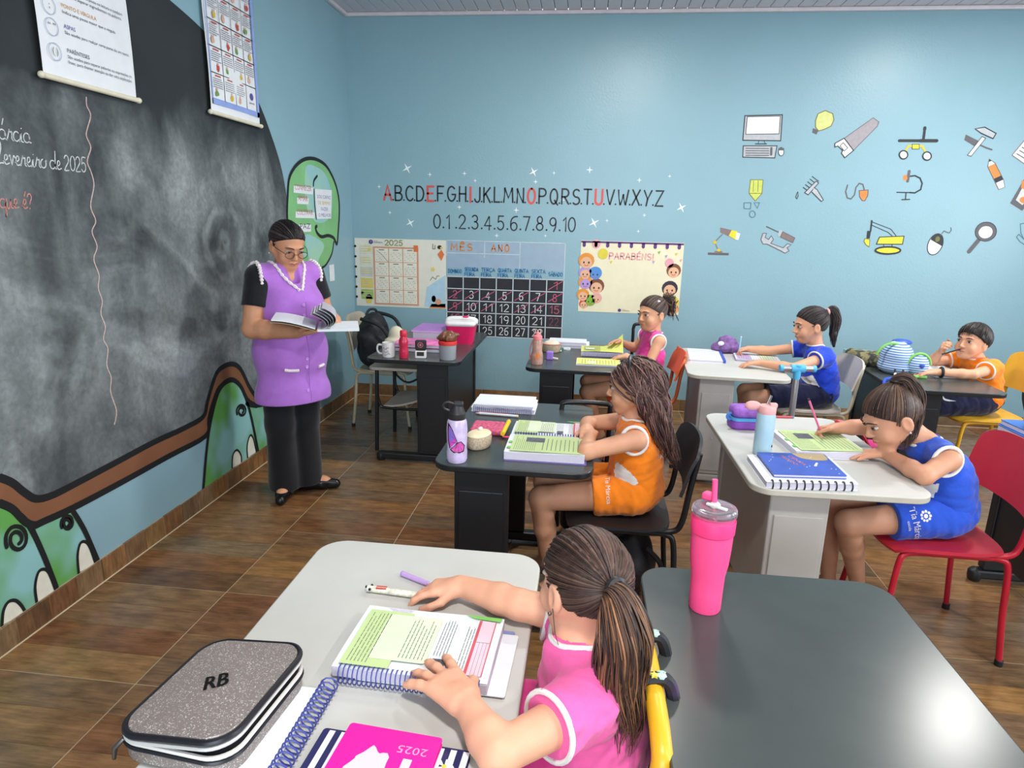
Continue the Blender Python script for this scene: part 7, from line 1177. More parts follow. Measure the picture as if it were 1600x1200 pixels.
# ---------------------------------------------------------------- A: girl in pink in the foreground, seen from behind
t = thing('person', 'girl in pink shirt with long ponytail, seen from behind in the foreground', 'person', (2.1, -4.48, .45))
J = arr(dict(hip=(2.115, -4.49, .545), chest=(2.105, -4.475, .665), neck=(2.075, -4.45, .775), shL=(2.095, -4.60, .725), shR=(2.055, -4.335, .735), elL=(1.955, -4.745, .742), wrL=(1.885, -4.652, .752), elR=(1.945, -4.335, .752), wrR=(1.80, -4.268, .745), hpL=(2.09, -4.56, .535), hpR=(2.09, -4.42, .535), knL=(1.75, -4.60, .50), knR=(1.75, -4.40, .50), anL=(1.78, -4.58, .10), anR=(1.80, -4.42, .10), toL=(1.66, -4.60, .03), toR=(1.68, -4.42, .03)))
h = Head((2.085, -4.425, .872), (-.62, .77, -.16), (0, .12, 1), 1.05); sd = SDF(); ax = body(sd, J, 1.06, 1.02, 1.05, arm=1.12); add_head(sd, h, J['neck'], .043)
hand(sd, J['wrL'], (-.72, .66, .02), (.1, -.1, 1), (.62, .7, 0), 1.26, ((.02, .22, .22), (.04, .25, .22), (.06, .26, .24), (.04, .25, .22)), .24, .05)
hand(sd, J['wrR'], (-.96, -.1, -.12), (.0, .1, 1), (0, -1, -.1), 1.1, ((.15, .3, .3), (.25, .4, .4), (.35, .5, .5), (.45, .5, .5)), .04, .3)
sculpt('body', sd, .0039, m_skA, t); face_bits(h, t)
m_pinkA = cloth('pink_shirt', (236, 98, 164)); sl = .46; sdv = shirt_for(J, 1.06, ax, sl, .012, ((2.1, -4.47, .50), (0, 0, -1)), 1.02, 1.05, .05, .004, 3, 1.1); vest = sculpt('shirt', sdv, .005, m_pinkA, t)
for S in 'LR': sleeve_trim(J, S, sl, 1.06, t, m_white, 1.09)
neck_trim(J, ax, 1.06, t, m_white, .056, .012, vest)
sculpt('shorts', shorts_for(J, 1.06, .5), .007, cloth('pink_shorts', (206, 60, 130)), t); shoes(J, t, M('dark_shoe', (40, 36, 36), .5))
hm = [hair_mat('hair_brown_dark', (58, 42, 37)), hair_mat('hair_brown', (90, 65, 53)), hair_mat('hair_brown_mid', (72, 52, 45))]; hl = hm+[hair_mat('hair_honey', (142, 98, 68)), hair_mat('hair_light_brown', (116, 82, 62))]
sd = SDF(); scalp(sd, h, .0035); core = sculpt('hair', sd, .005, hm[0], t); tie = nrm((-.2, -.93, .05)); tp = h.on(tie, 1.2)
strands('hair_strands', swept(h, tie, 1000, 11), .0021, hm, core)
pa = [h.on(tie, 1.0), tp, tp+np.array([.008, -.022, -.012]), tp+np.array([.02, -.04, -.07]), tp+np.array([.018, -.04, -.15]), tp+np.array([.026, -.045, -.23]), tp+np.array([.02, -.06, -.30])]
sd = SDF().chain(pa[2:6], [.02, .034, .032, .014], .02); sculpt('ponytail_core', sd, .005, hm[0], core); strands('ponytail', tail(pa, 520, [.012, .018, .036, .05, .048, .04, .022], 5, .014, 1.8), .002, hl, core)
strands('loose_strands', [[h.p(-.07, -.0, .02), h.p(-.082, -.01, -.03), h.p(-.08, -.015, -.075), h.p(-.07, -.02, -.115)]], .0014, hm[1], core)
put('hair_tie', MB().tube([tp+h.d(*q) for q in [(.017*math.cos(a), -.004, .02*math.sin(a)) for a in np.linspace(0, 2*PI, 15)[:-1]]], .009, 8, closed=True), m_blk_p, core, smooth=True)
put('earring', MB().sphere(h.p(-.082, .0, -.042), .004, 10), m_gun, t, smooth=True)
# ---------------------------------------------------------------- B: girl in the orange vest
t = thing('person', 'girl in orange vest and shorts with long wavy brown hair', 'person', (2.27, -3.1, .45))
J = arr(dict(hip=(2.295, -3.1, .545), chest=(2.285, -3.1, .70), neck=(2.275, -3.09, .825), shL=(2.275, -3.225, .785), shR=(2.265, -2.975, .785), elL=(2.085, -3.29, .745), wrL=(2.10, -3.12, .752), elR=(2.09, -2.93, .745), wrR=(2.085, -3.06, .765), hpL=(2.27, -3.165, .535), hpR=(2.27, -3.035, .535), knL=(1.915, -3.185, .50), knR=(1.92, -3.01, .50), anL=(1.975, -3.13, .10), anR=(1.93, -2.95, .10), toL=(1.87, -3.15, .03), toR=(1.83, -2.93, .04)))
h = Head((2.265, -3.085, .957), (-1, .16, -.1), (0, 0, 1), 1.05); sd = SDF(); ax = body(sd, J, 1.03, 1., 1., arm=1.05); add_head(sd, h, J['neck'], .04)
hand(sd, J['wrL'], (.0, 1, -.05), (-.1, 0, 1), (-1, 0, 0), 1.0, (.3, .4, .35), .08, .3); hand(sd, J['wrR'], (.05, -1, -.1), (0, 0, 1), (-1, 0, 0), 1.0, (.3, .4, .35), .08, .3)
sculpt('body', sd, .0045, m_skB, t); face_bits(h, t); m_or_c = cloth('orange_jersey', (246, 132, 26)); sdv = shirt_for(J, 1.03, ax, 0, .012, ((2.27, -3.1, .49), (0, 0, -1)), 1.0, 1.04, .05, .0035, 5); vest = sculpt('vest', sdv, .005, m_or_c, t)
for S in 'LR': armhole_trim(J, S, 1.03, t, m_white)
neck_trim(J, ax, 1.03, t, m_white, on=vest); sh = sculpt('shorts', shorts_for(J, 1.03, .42, .013), .006, m_or_c, t); shoes(J, t, M('brown_sandal', (110, 88, 70), .6))
mb = MB(); fill(mb, spline([(-.045, -.02), (.0, .02), (.05, .035), (.055, -.035), (.03, -.03), (.0, -.045)], 4, True)); decal('white_emblem', mb, FR((2.24, -3.25, .635), (-.95, .1, .05), (0, 0, 1), (-.25, -1, 0)), vest, m_white, t)
mb = MB(); text(mb, 'Tia Márcia', -.05, -.0, .026, 0, sx=1.0); decal('shorts_lettering', mb, FR((2.17, -3.215, .57), (0.1, -.6, -.8), (.98, .1, .1), (-.1, -.8, .6)), sh, m_white, t)
mb = MB(); text(mb, 'Tia Márcia', 0, 0, .03, 0, center=True); decal('back_lettering', mb, FR((2.42, -3.12, .69), (0, 1, 0), (0, 0, 1), (1, 0, 0)), vest, m_white, t)
hB = [hair_mat('hair_chestnut', (92, 64, 58)), hair_mat('hair_chestnut_dark', (66, 44, 42)), hair_mat('hair_chestnut_light', (118, 86, 78))]
sd = SDF(); scalp(sd, h, .004, -.062, .024); b0 = h.c+np.array([.035, 0, 0]); sd.el(b0+np.array([.045, -.01, -.06]), (.05, .07, .1), None, .03); sd.chain([b0+np.array([.055, -.03, -.1]), b0+np.array([.07, -.04, -.18])], [.045, .025], .03); sd.el(h.p(0, .075, -.03), (.07, .06, .11), h.ax, .004, True); core = sculpt('hair', sd, .006, hB[1], t)
R_ = np.random.default_rng(21); ps = []
for d in scalp_dirs(900, lambda d: hairline(d), 22):
    R1 = R_.random(); side = 1 if d[0] > 0 else -1; end = nrm((side*(.8+.4*abs(d[0]))*(1 if R_.random() < .6 else .35), -.02-.8*R_.random(), -.35)); q = [h.on(slerp(d, end, tt), 1.1+(.24+.16*R1)*tt+.03*math.sin(tt*9+d[0]*20)) for tt in np.linspace(0, 1, 7)]
    p = q[-1].copy(); v = np.array([.012, 0, -.03]); ph = R_.uniform(0, 6); L = int(R_.uniform(4, 8)); A = R_.uniform(.006, .016)
    for i in range(L): v = v+np.array([.0035*(1 if p[0] < 2.37 else -1), .0025*(1 if p[1] < -3.19 else (-1 if p[1] > -2.98 else 0)), -.002]); p = p+v*.95; q.append(p+np.array([A*math.sin(ph+i*1.3), A*math.cos(ph+i*1.3), 0])*.9)
    ps.append(spline(q, 2))
strands('hair_strands', ps, .0028, hB, core)
put('headband', MB().tube([h.on(nrm((math.cos(a), .22, math.sin(a))), 1.13) for a in np.linspace(.05, PI-.05, 19)], .009, 8), m_blk_p, core, smooth=True)
# ---------------------------------------------------------------- C: girl in blue bent over her workbook
t = thing('person', 'girl in blue vest with ponytail bent over her workbook on the red chair', 'person', (3.43, -3.1, .45))
J = arr(dict(hip=(3.47, -3.1, .545), chest=(3.43, -3.105, .69), neck=(3.355, -3.105, .805), shL=(3.375, -3.245, .785), shR=(3.35, -2.975, .785), elL=(3.27, -3.315, .742), wrL=(3.225, -3.085, .745), elR=(3.22, -2.855, .775), wrR=(3.115, -2.872, .768), hpL=(3.43, -3.165, .535), hpR=(3.43, -3.035, .535), knL=(3.09, -3.20, .495), knR=(3.09, -3.01, .50), anL=(3.265, -2.98, .10), anR=(3.16, -2.93, .10), toL=(3.24, -2.9, .05), toR=(3.1, -2.85, .04)))
h = Head((3.235, -3.09, .895), (-.86, -.06, -.52), (-.3, 0, 1), 1.1); sd = SDF(); ax = body(sd, J, 1.03, 1., 1., arm=1.05); add_head(sd, h, J['neck'], .04)
hand(sd, J['wrL'], (-1, .02, -.18), (0, 0, 1), (0, 1, 0), 1.05, (.08, .08, .05), .12, 0.); hand(sd, J['wrR'], (-.95, -.05, -.12), (-.1, .55, .8), (-.1, -.9, .3), 1.02, (.85, .95, .6), .0, .5)
sculpt('body', sd, .0045, m_skC, t); face_bits(h, t, down=.5); m_bl_c = cloth('blue_jersey', (42, 84, 200)); sdv = shirt_for(J, 1.03, ax, 0, .012, ((3.44, -3.1, .49), (0.1, 0, -1)), 1.0, 1.05, .05, .0035, 7); vest = sculpt('vest', sdv, .005, m_bl_c, t)
for S in 'LR': armhole_trim(J, S, 1.03, t, m_white)
neck_trim(J, ax, 1.03, t, m_white, on=vest); sh = sculpt('shorts', shorts_for(J, 1.03, .55, .013), .006, m_bl_c, t); shoes(J, t, M('black_shoe', (24, 24, 28), .5))
fr = FR((3.315, -3.25, .535), (.3, -.1, -.95), (.95, .05, .3), (-.1, -1, .1)); mb = MB(); text(mb, 'Tia Márcia', -.058, -.022, .034, 0, sx=.9); text(mb, 'escola', -.02, -.042, .016, 0)
for i in range(9): mb.flat(arc(-.02+.016*math.cos(i*.7), .028+.016*math.sin(i*.7), .005, .005, 0, 360, 8), 0)
mb.flat(arc(-.02, .028, .008, .008, 0, 360, 8), 0); decal('shorts_lettering', mb, fr, sh, m_white, t); mb = MB(); fill(mb, [(-.03, -.03), (.03, -.03), (.035, .03), (-.02, .015)]); decal('white_emblem', mb, FR((3.34, -3.25, .65), (1, -.1, .1), (0, 0, 1), (-.1, -1, .1)), vest, m_white, t)
hC = [hair_mat('hair_dark_brown', (76, 56, 48)), hair_mat('hair_dark_brown2', (58, 42, 38)), hair_mat('hair_mid_brown', (104, 78, 62))]
sd = SDF(); scalp(sd, h, .0035, -.062, .022); core = sculpt('hair', sd, .005, hC[1], t); tie = nrm((0, -.45, .85)); tp = h.on(tie, 1.2); strands('hair_strands', swept(h, tie, 650, 31), .0024, hC, core)
pa = [h.on(tie, 1.), tp, tp+np.array([.03, -.01, .005]), tp+np.array([.06, -.02, -.05]), tp+np.array([.068, -.03, -.13]), tp+np.array([.05, -.045, -.2]), tp+np.array([.03, -.06, -.255])]
sculpt('ponytail_core', SDF().chain(pa[2:6], [.018, .027, .025, .01], .02), .006, hC[1], core); strands('ponytail', tail(pa, 260, [.012, .016, .03, .038, .036, .028, .014], 32, .008), .0024, hC, core)
put('hair_tie', MB().tube([tp+h.d(.016*math.cos(a), .016*math.sin(a)*.8, -.002+.016*math.sin(a)*.5) for a in np.linspace(0, 2*PI, 15)[:-1]], .007, 8, closed=True), m_blk_p, core, smooth=True)
strands('loose_strands', [[h.p(s_*.066, .04, .05), h.p(s_*.075, .055, .0), h.p(s_*.07, .06, -.05), h.p(s_*.06, .06, -.09)] for s_ in (1, 1.05)], .002, hC[0], core); put('earring', MB().sphere(h.p(-.082, .0, -.042), .004, 10), m_zip, t, smooth=True)
pn = pen('pencil', 'pink pencil in the hand of the girl in blue', (3.055, -2.905, ZT+.036), (2.975, -2.93, .905), .0042, [M('pencil_pink', (226, 100, 150), .4), M('pencil_wood', (206, 170, 130), .6), m_ink], None, 'pencil', True)
# ---------------------------------------------------------------- D: girl in pink by the back wall
t = thing('person', 'girl in pink vest by the back wall looking towards the camera side', 'person', (2.47, -1.22, .45))
J = arr(dict(hip=(2.49, -1.22, .54), chest=(2.50, -1.22, .72), neck=(2.515, -1.235, .885), shL=(2.535, -1.355, .845), shR=(2.475, -1.105, .845), elL=(2.46, -1.43, .66), wrL=(2.33, -1.40, .745), elR=(2.40, -1.06, .735), wrR=(2.30, -1.14, .79), hpL=(2.46, -1.285, .53), hpR=(2.46, -1.155, .53), knL=(2.085, -1.30, .465), knR=(2.085, -1.14, .50), anL=(2.2, -1.2, .14), anR=(2.16, -1.1, .12), toL=(2.1, -1.2, .06), toR=(2.06, -1.1, .05)))
h = Head((2.49, -1.255, 1.01), (-.78, -.62, -.1), (.05, .05, 1), 1.04); sd = SDF(); ax = body(sd, J, 1., .95, .95); add_head(sd, h, J['neck'], .037); hand(sd, J['wrR'], (-.75, -.5, .1), (.2, .6, .8), (-.3, -.6, .6), .95, (.3, .3, .2), .08, .2); hand(sd, J['wrL'], (-1, .1, -.2), (0, 0, 1), (0, 1, 0), .95, (.2, .2, .2), .1, .2)
sculpt('body', sd, .0052, m_skB, t); face_bits(h, t, lip=(190, 110, 104)); m_mg = cloth('magenta_jersey', (232, 70, 160)); sdv = shirt_for(J, 1., ax, 0, .011, ((2.5, -1.2, .5), (0, 0, -1)), .95, .98, .05, .003, 9); vest = sculpt('vest', sdv, .006, m_mg, t)
for S in 'LR': armhole_trim(J, S, 1., t, m_white)
neck_trim(J, ax, 1., t, m_white, on=vest); sculpt('shorts', shorts_for(J, 1., .4, .012), .007, m_mg, t); shoes(J, t, MATS['brown_sandal'])
hD = [hair_mat('hair_umber', (78, 60, 52)), hair_mat('hair_umber_dark', (56, 42, 38)), hair_mat('hair_umber_light', (112, 92, 78))]; sd = SDF(); scalp(sd, h, .0035); core = sculpt('hair', sd, .006, hD[1], t); tie = nrm((0, -.8, .45)); tp = h.on(tie, 1.15); strands('hair_strands', swept(h, tie, 420, 41), .0028, hD, core)
R_ = np.random.default_rng(42); strands('bun_tuft', [spline([tp, tp+h.d(*(R_.normal(size=3)*.018))+h.d(0, -.035, .0), tp+h.d(R_.normal()*.03, -.055+R_.normal()*.012, -.03+R_.normal()*.03), tp+h.d(R_.normal()*.03, -.05, -.085+R_.normal()*.03)], 3) for i in range(150)], .003, hD, core)
put('hair_clip', MB().sphere(h.p(-.055, .0, .082), (.012, .012, .007), 10), m_pg, core, smooth=True)
# ---------------------------------------------------------------- E: girl in blue by the back wall
t = thing('person', 'girl in blue tee shirt writing by the back wall, in profile', 'person', (3.55, -1.27, .45))
J = arr(dict(hip=(3.60, -1.27, .54), chest=(3.58, -1.27, .69), neck=(3.545, -1.25, .842), shL=(3.565, -1.395, .795), shR=(3.52, -1.12, .80), elL=(3.335, -1.545, .745), wrL=(3.15, -1.44, .748), elR=(3.30, -1.07, .76), wrR=(3.17, -1.06, .765), hpL=(3.56, -1.335, .53), hpR=(3.56, -1.205, .53), knL=(3.15, -1.34, .49), knR=(3.15, -1.18, .50), anL=(3.2, -1.3, .1), anR=(3.2, -1.15, .1), toL=(3.08, -1.3, .03), toR=(3.08, -1.15, .03)))
h = Head((3.50, -1.245, .972), (-1, -.1, -.16), (-.1, 0, 1), 1.08); sd = SDF(); ax = body(sd, J, 1.05, 1., 1.); add_head(sd, h, J['neck'], .04); hand(sd, J['wrL'], (-1, .1, -.15), (0, 0, 1), (0, 1, 0), 1., (.2, .25, .2), .12, .1); hand(sd, J['wrR'], (-.9, -.2, -.15), (0, .5, .8), (-.1, -.9, .3), 1., (.8, .9, .6), .0, .5)
sculpt('body', sd, .0052, m_skB, t); face_bits(h, t, down=.4); m_bl2 = cloth('blue_tee', (30, 66, 196)); sl = .34; sdv = shirt_for(J, 1.05, ax, sl, .013, ((3.58, -1.3, .49), (0, 0, -1)), 1., 1.05, .05, .004, 11, 1.05); vest = sculpt('shirt', sdv, .006, m_bl2, t)
for S in 'LR': sleeve_trim(J, S, sl, 1.05, t, m_white, 1.04)
neck_trim(J, ax, 1.05, t, m_white, .052, on=vest); sculpt('shorts', shorts_for(J, 1.05, .72, .012), .007, cloth('navy_shorts', (24, 26, 58)), t); shoes(J, t, MATS['black_shoe'])
mb = MB(); fill(mb, [(-.075, .01), (.0, .05), (.06, -.035), (-.01, -.025)]); decal('white_emblem', mb, FR((3.5, -1.4, .62), (1, -.1, 0), (0, 0, 1), (-.35, -1, 0)), vest, m_white, t)
hE = [hair_mat('hair_black_brown', (48, 38, 40)), hair_mat('hair_black_brown2', (36, 28, 30)), hair_mat('hair_black_brown3', (70, 56, 54))]; sd = SDF(); scalp(sd, h, .0035); core = sculpt('hair', sd, .006, hE[1], t); tie = nrm((0, -.85, .4)); tp = h.on(tie, 1.18); strands('hair_strands', swept(h, tie, 420, 51), .0028, hE, core)
pa = [h.on(tie, 1.), tp, tp+np.array([.03, 0, .01]), tp+np.array([.05, -.01, -.05]), tp+np.array([.045, -.02, -.14]), tp+np.array([.055, -.03, -.22])]; sculpt('ponytail_core', SDF().chain(pa[2:], [.016, .024, .022, .008], .02), .007, hE[1], core); strands('ponytail', tail(pa, 180, [.012, .018, .03, .034, .026, .012], 52, .006), .0028, hE, core); put('hair_tie', MB().tube([tp+h.d(.017*math.cos(a), .0, .017*math.sin(a)) for a in np.linspace(0, 2*PI, 15)[:-1]], .008, 8, closed=True), m_lp, core, smooth=True)
pen('pen', 'pale blue pen in the hand of the girl writing by the back wall', (3.105, -1.095, ZT+.018), (3.11, -1.09, .855), .0048, [M('pen_pale_blue', (150, 206, 226), .4), m_pg])
# ---------------------------------------------------------------- F: boy in orange
t = thing('person', 'boy in orange tee shirt in the far right corner', 'person', (4.6, -1.25, .45))
J = arr(dict(hip=(4.60, -1.25, .54), chest=(4.575, -1.25, .68), neck=(4.535, -1.245, .80), shL=(4.565, -1.375, .765), shR=(4.50, -1.115, .765), elL=(4.385, -1.50, .748), wrL=(4.17, -1.49, .75), elR=(4.33, -1.12, .745), wrR=(4.34, -1.2, .835), hpL=(4.56, -1.315, .53), hpR=(4.56, -1.185, .53), knL=(4.19, -1.33, .50), knR=(4.19, -1.17, .50), anL=(4.2, -1.3, .1), anR=(4.2, -1.15, .1), toL=(4.08, -1.3, .03), toR=(4.08, -1.15, .03)))
h = Head((4.485, -1.25, .905), (-.86, -.5, .08), (.05, 0, 1), 1.03); sd = SDF(); ax = body(sd, J, 1., 1., 1.); add_head(sd, h, J['neck'], .038); hand(sd, J['wrL'], (-1, .0, -.1), (0, 0, 1), (0, 1, 0), 1., (.2, .25, .2), .1, .1); hand(sd, J['wrR'], (-.3, -.55, .6), (-.8, .3, .3), (.3, -.3, .8), .95, (.8, .9, .6), .0, .5)
sculpt('body', sd, .0052, m_skB, t); face_bits(h, t); sl = .42; sdv = shirt_for(J, 1., ax, sl, .013, ((4.57, -1.3, .48), (0, 0, -1)), 1.05, 1.05, .05, .004, 13, 1.06); vest = sculpt('shirt', sdv, .006, m_or_c, t)
for S in 'LR': sleeve_trim(J, S, sl, 1., t, m_white, 1.05)
neck_trim(J, ax, 1., t, m_white, .052, .03, vest); sh = sculpt('shorts', shorts_for(J, 1., .75, .014), .007, MATS['navy_shorts'], t); shoes(J, t, MATS['black_shoe'])
mb = MB(); fill(mb, spline([(-.035, .012), (-.026, -.008), (-.01, -.012), (.015, -.002), (.045, .02), (.01, .006), (-.015, .0), (-.024, .004)], 3, True), .0025); decal('swoosh_mark', mb, FR((4.33, -1.36, .55), (.85, 0, -.5), (.5, 0, .85), (-.1, -1, .25)), sh, m_white, t)
put('watch', MB().tube([np.array([4.21, -1.49, .75])+np.array([.004*math.cos(a), .031*math.cos(a), .027*math.sin(a)]) for a in np.linspace(0, 2*PI, 19)[:-1]], .008, 8, closed=True), m_ink, t, smooth=True)
hF = [hair_mat('hair_boy', (50, 42, 38)), hair_mat('hair_boy2', (36, 30, 28)), hair_mat('hair_boy3', (72, 62, 56))]; sd = SDF(); scalp(sd, h, .011, -.03); core = sculpt('hair', sd, .006, hF[1], t); crown = nrm((0, -.35, .93)); ps = []
R_ = np.random.default_rng(61)
for d in scalp_dirs(600, lambda d: d[2] > np.interp(d[1], [-1, -.2, .1, .4, .8, 1], [-.5, -.35, .0, .25, .3, .4]), 61): e = nrm(d+np.array([0, .06, -.25])); a0 = slerp(crown, d, .35); ps.append([h.on(slerp(a0, e, q), 1.13+.08*math.sin(q*PI)+.012*R_.normal()) for q in np.linspace(0, 1, 7)])
strands('hair_strands', ps, .003, hF, core)
pen('pen', 'dark pen held to the boy\'s mouth', (4.4, -1.30, .868), (4.30, -1.285, .825), .0048, [m_blk_p, m_ink])
# backpack hanging from the boy's chair, dark bag on the foreground chair
t = thing('backpack', 'dark navy backpack hanging on the yellow chair of the boy', 'backpack', (4.95, -1.25, .45)); sculpt('bag_body', SDF().el((4.98, -1.25, .58), (.09, .17, .2)).wob(.006, 40, 2), .009, cloth('navy_nylon', (32, 36, 56)), t); put('strap', MB().tube(spline([(4.93, -1.32, .72), (4.9, -1.33, .85), (4.855, -1.33, .855), (4.835, -1.33, .78), (4.84, -1.33, .6)], 6), .013, 6), MATS['navy_nylon'], t, smooth=True)
t = thing('backpack', 'black star patterned backpack strapped over the yellow foreground chair', 'backpack', (2.32, -4.5, .2)); m_sb = two_tone('galaxy_fabric', (24, 22, 30), (92, 62, 110), 9, .56, .68, .6); sculpt('bag_body', SDF().el((2.285, -4.47, .40), (.04, .16, .2)).wob(.005, 50, 6), .008, m_sb, t)
for y in (-4.40, -4.53): put('strap', MB().tube(spline([(2.275, y, .5), (2.268, y, .66), (2.252, y, .738), (2.222, y, .745), (2.193, y, .72), (2.18, y, .6), (2.19, y, .5)], 6), .013, 8), m_sb, t, smooth=True)
for i, (y, c) in enumerate(((-4.53, 'mint'), (-4.40, 'mint'))): put('mint_patch', MB().sphere((2.236, y, .755), (.012, .012, .006), 10), M('mint_patch', (176, 214, 200), .7), t, smooth=True); mb = MB(FR((2.222, y-.006, .7595), (0, 1, 0), (-1, 0, 0))); mb.prism([((.009 if j % 2 == 0 else .004)*math.cos(j*PI/5), (.009 if j % 2 == 0 else .004)*math.sin(j*PI/5)) for j in range(10)], -.004, .001); put('star_patch', mb, M('star_yellow', (226, 206, 90), .6), t)
# ---------------------------------------------------------------- T: teacher
t = thing('person', 'teacher in purple smock and black trousers reading from a book', 'person', (.47, -2.27, 0))
F_ = nrm((.8, -.6, 0)); Lf = np.array([.6, .8, 0]); O = np.array([.44, -2.24, 0])
def tp_(l, f, z): return O+Lf*l+F_*f+np.array([0, 0, z])
J = arr(dict(hip=tp_(0, 0, .83), chest=tp_(0, .0, 1.10), neck=tp_(0, .01, 1.315), shL=tp_(.155, 0, 1.265), shR=tp_(-.155, 0.01, 1.265), elL=tp_(.215, .02, 1.03), wrL=tp_(.13, .26, 1.045), elR=tp_(-.225, .045, 1.005), wrR=tp_(-.10, .275, 1.005), hpL=tp_(.085, 0, .80), hpR=tp_(-.085, 0, .80), knL=tp_(.085, .02, .45), knR=tp_(-.10, .02, .45), anL=tp_(.085, -.0, .085), anR=tp_(-.11, .0, .085), toL=tp_(.13, .15, .03), toR=tp_(-.12, .10, .03)))
J['toL'] = np.array([.60, -2.125, .03]); J['anL'] = np.array([.46, -2.165, .085]); J['toR'] = np.array([.405, -2.385, .03]); J['anR'] = np.array([.375, -2.27, .085]); J['knL'] = np.array([.47, -2.17, .45]); J['knR'] = np.array([.385, -2.3, .45])
h = Head(tp_(0, .04, 1.432), nrm(F_*.86+Lf*-.02+UP*-.42), (.2, -.15, 1), 1.10); sd = SDF(); ax = body(sd, J, 1.3, 1.08, 1.25, arm=1.05, leg=1.05, armr=(.042, .037, .037, .024)); add_head(sd, h, J['neck'], .05)
hand(sd, J['wrR'], nrm(F_*.75+Lf*.62+UP*.08), (0, 0, -1), nrm(-F_*.2-Lf*-.1+F_*.5), 1.35, (.1, .12, .1), .08, 0.); hand(sd, J['wrL'], nrm(F_*.75-Lf*.4+UP*.1), nrm(Lf*.5+UP*.5), nrm(UP*.7+F_*.3), 1.3, (.5, .6, .4), .05, .2)
sculpt('body', sd, .0055, m_skT, t); face_bits(h, t, down=.6, lip=(172, 84, 84), smile=.02)
m_pu = cloth('purple_smock', (164, 106, 192), .15); m_lace = M('white_lace', (224, 212, 214), .8, var=.2, scale=200); m_tee = cloth('black_tee', (18, 18, 22)); m_trs = cloth('black_trousers', (20, 20, 24), .12)
# black tee sleeves
sd = SDF()
for S in 'LR':
    d = J['el'+S]-J['sh'+S]; sd.rc(J['sh'+S], J['sh'+S]+d*.62, .068, .068, .02)
sd.rc(J['shL'], J['shR'], .055, .055, .03)
for S in 'LR': d = J['el'+S]-J['sh'+S]; e = J['sh'+S]+d*.58; sd.cut(e, d, (e, .12))
sculpt('tee_shirt', sd, .006, m_tee, t)
# smock: sleeveless, flared to the hem
sd = SDF(); pr, _ = torso_prims(J, .022, 1.3, 1.06, 1.25); apply(sd, pr); lat, fw = Lf, F_; AX = np.array([Lf, F_, UP])
sd.el(tp_(0, .03, 1.10), (.185, .145, .16), AX, .05); sd.el(tp_(0, .01, .86), (.20, .158, .22), AX, .06); sd.el(tp_(0, .01, .60), (.215, .172, .22), AX, .06); sd.wob(.004, 26, 17, (1, 1, .35))
sd.cut((0, 0, .588), (0, 0, -1))
for S in 'LR': o = nrm(J['sh'+S]-(J['shL']+J['shR'])/2); sd.rc(J['sh'+S]+o*.055+UP*.03, J['sh'+S]+o*.08-UP*.17, .06, .075, .004, True)
nb = J['neck']; sd.rc(nb-UP*.0, nb+UP*.14, .058, .1, .004, True); sd.rc(nb+F_*.08-UP*.105, nb+F_*.11+UP*.04, .012, .075, .004, True)
smock = sculpt('smock', sd, .0055, m_pu, t)
bv = hugger(smock)
def hug(p, off=.003): q = bv.find_nearest(Vector(p)); return np.array(q[0])+np.array(q[1])*off
def lace(pts, r=.008): put('lace_trim', MB().tube(np.array([hug(p) for p in spline(pts, 10)]), [r*(1+.35*math.sin(i*2.2)) for i in range(len(spline(pts, 10)))], 6), m_lace, t, smooth=True)
vp = nb+F_*.135-UP*.125
for s in (-1, 1): lace([nb+Lf*s*.075-F_*.05+UP*.02, nb+Lf*s*.085+F_*.02+UP*.005, nb+Lf*s*.055+F_*.09-UP*.05, vp+Lf*s*.006])
for S in 'LR': o = nrm(J['sh'+S]-(J['shL']+J['shR'])/2); c = J['sh'+S]+o*.02; lace([c+F_*(.075*math.sin(a))+UP*(.02+.08*math.cos(a))-UP*.06*(1-math.cos(a))*.6 for a in np.linspace(-2.3, 2.3, 9)], .009)
m_but = M('purple_button', (190, 140, 214), .35)
for z in (1.135, 1.06, .985, .84, .76, .69): p = hug(tp_(.0, .3, z), .002); put('button', MB(FR(p, Lf, UP, F_)).lathe([(.0001, .002), (.008, .003), (.010, 0)], (0, 0, 0), 12), m_but, t, smooth=True)
put('placket', MB().tube(np.array([hug(tp_(.022, .3, z), .0005) for z in np.linspace(1.16, .6, 16)]), .0022, 5), m_pu, t, smooth=True)
pk = np.array([hug(tp_(l, .25, .755+.02*(l+.13)), .004) for l in np.linspace(-.17, -.055, 8)]); put('pocket_lace', MB().tube(pk, .0085, 6), m_lace, t, smooth=True); pk = np.array([hug(tp_(l, .25, .76), .004) for l in np.linspace(.1, .17, 6)]); put('pocket_lace', MB().tube(pk, .0085, 6), m_lace, t, smooth=True)
# trousers
sd = SDF(); apply(sd, torso_prims(J, .01, 1.3, 1.0, 1.15)[0][:1])
for S in 'LR': sd.rc(J['hp'+S], J['kn'+S], .098, .08, .03); sd.rc(J['kn'+S], J['an'+S]+np.array([0, 0, -.02]), .078, .088, .03)
sd.wob(.004, 30, 23, (1, 1, .25)).cut((0, 0, .05), (0, 0, -1)).cut((0, 0, .9), (0, 0, 1)); sculpt('trousers', sd, .006, m_trs, t)
for S in 'LR':
    an, to = J['an'+S], J['to'+S]; d = to-an; d[2] = 0; d = nrm(d); sd = SDF().chain([an-d*.05+np.array([0, 0, -.05]), an*.4+to*.6-np.array([0, 0, .012]), to+d*.02], [.036, .038, .028], .02).cut((0, 0, .062), (0, 0, 1)).cut((0, 0, .003), (0, 0, -1)); sd.el(an*.55+to*.45+np.array([0, 0, .045]), (.05, .05, .03), None, .005, True); sculpt('shoe', sd, .005, M('black_leather', (16, 16, 18), .3), t)
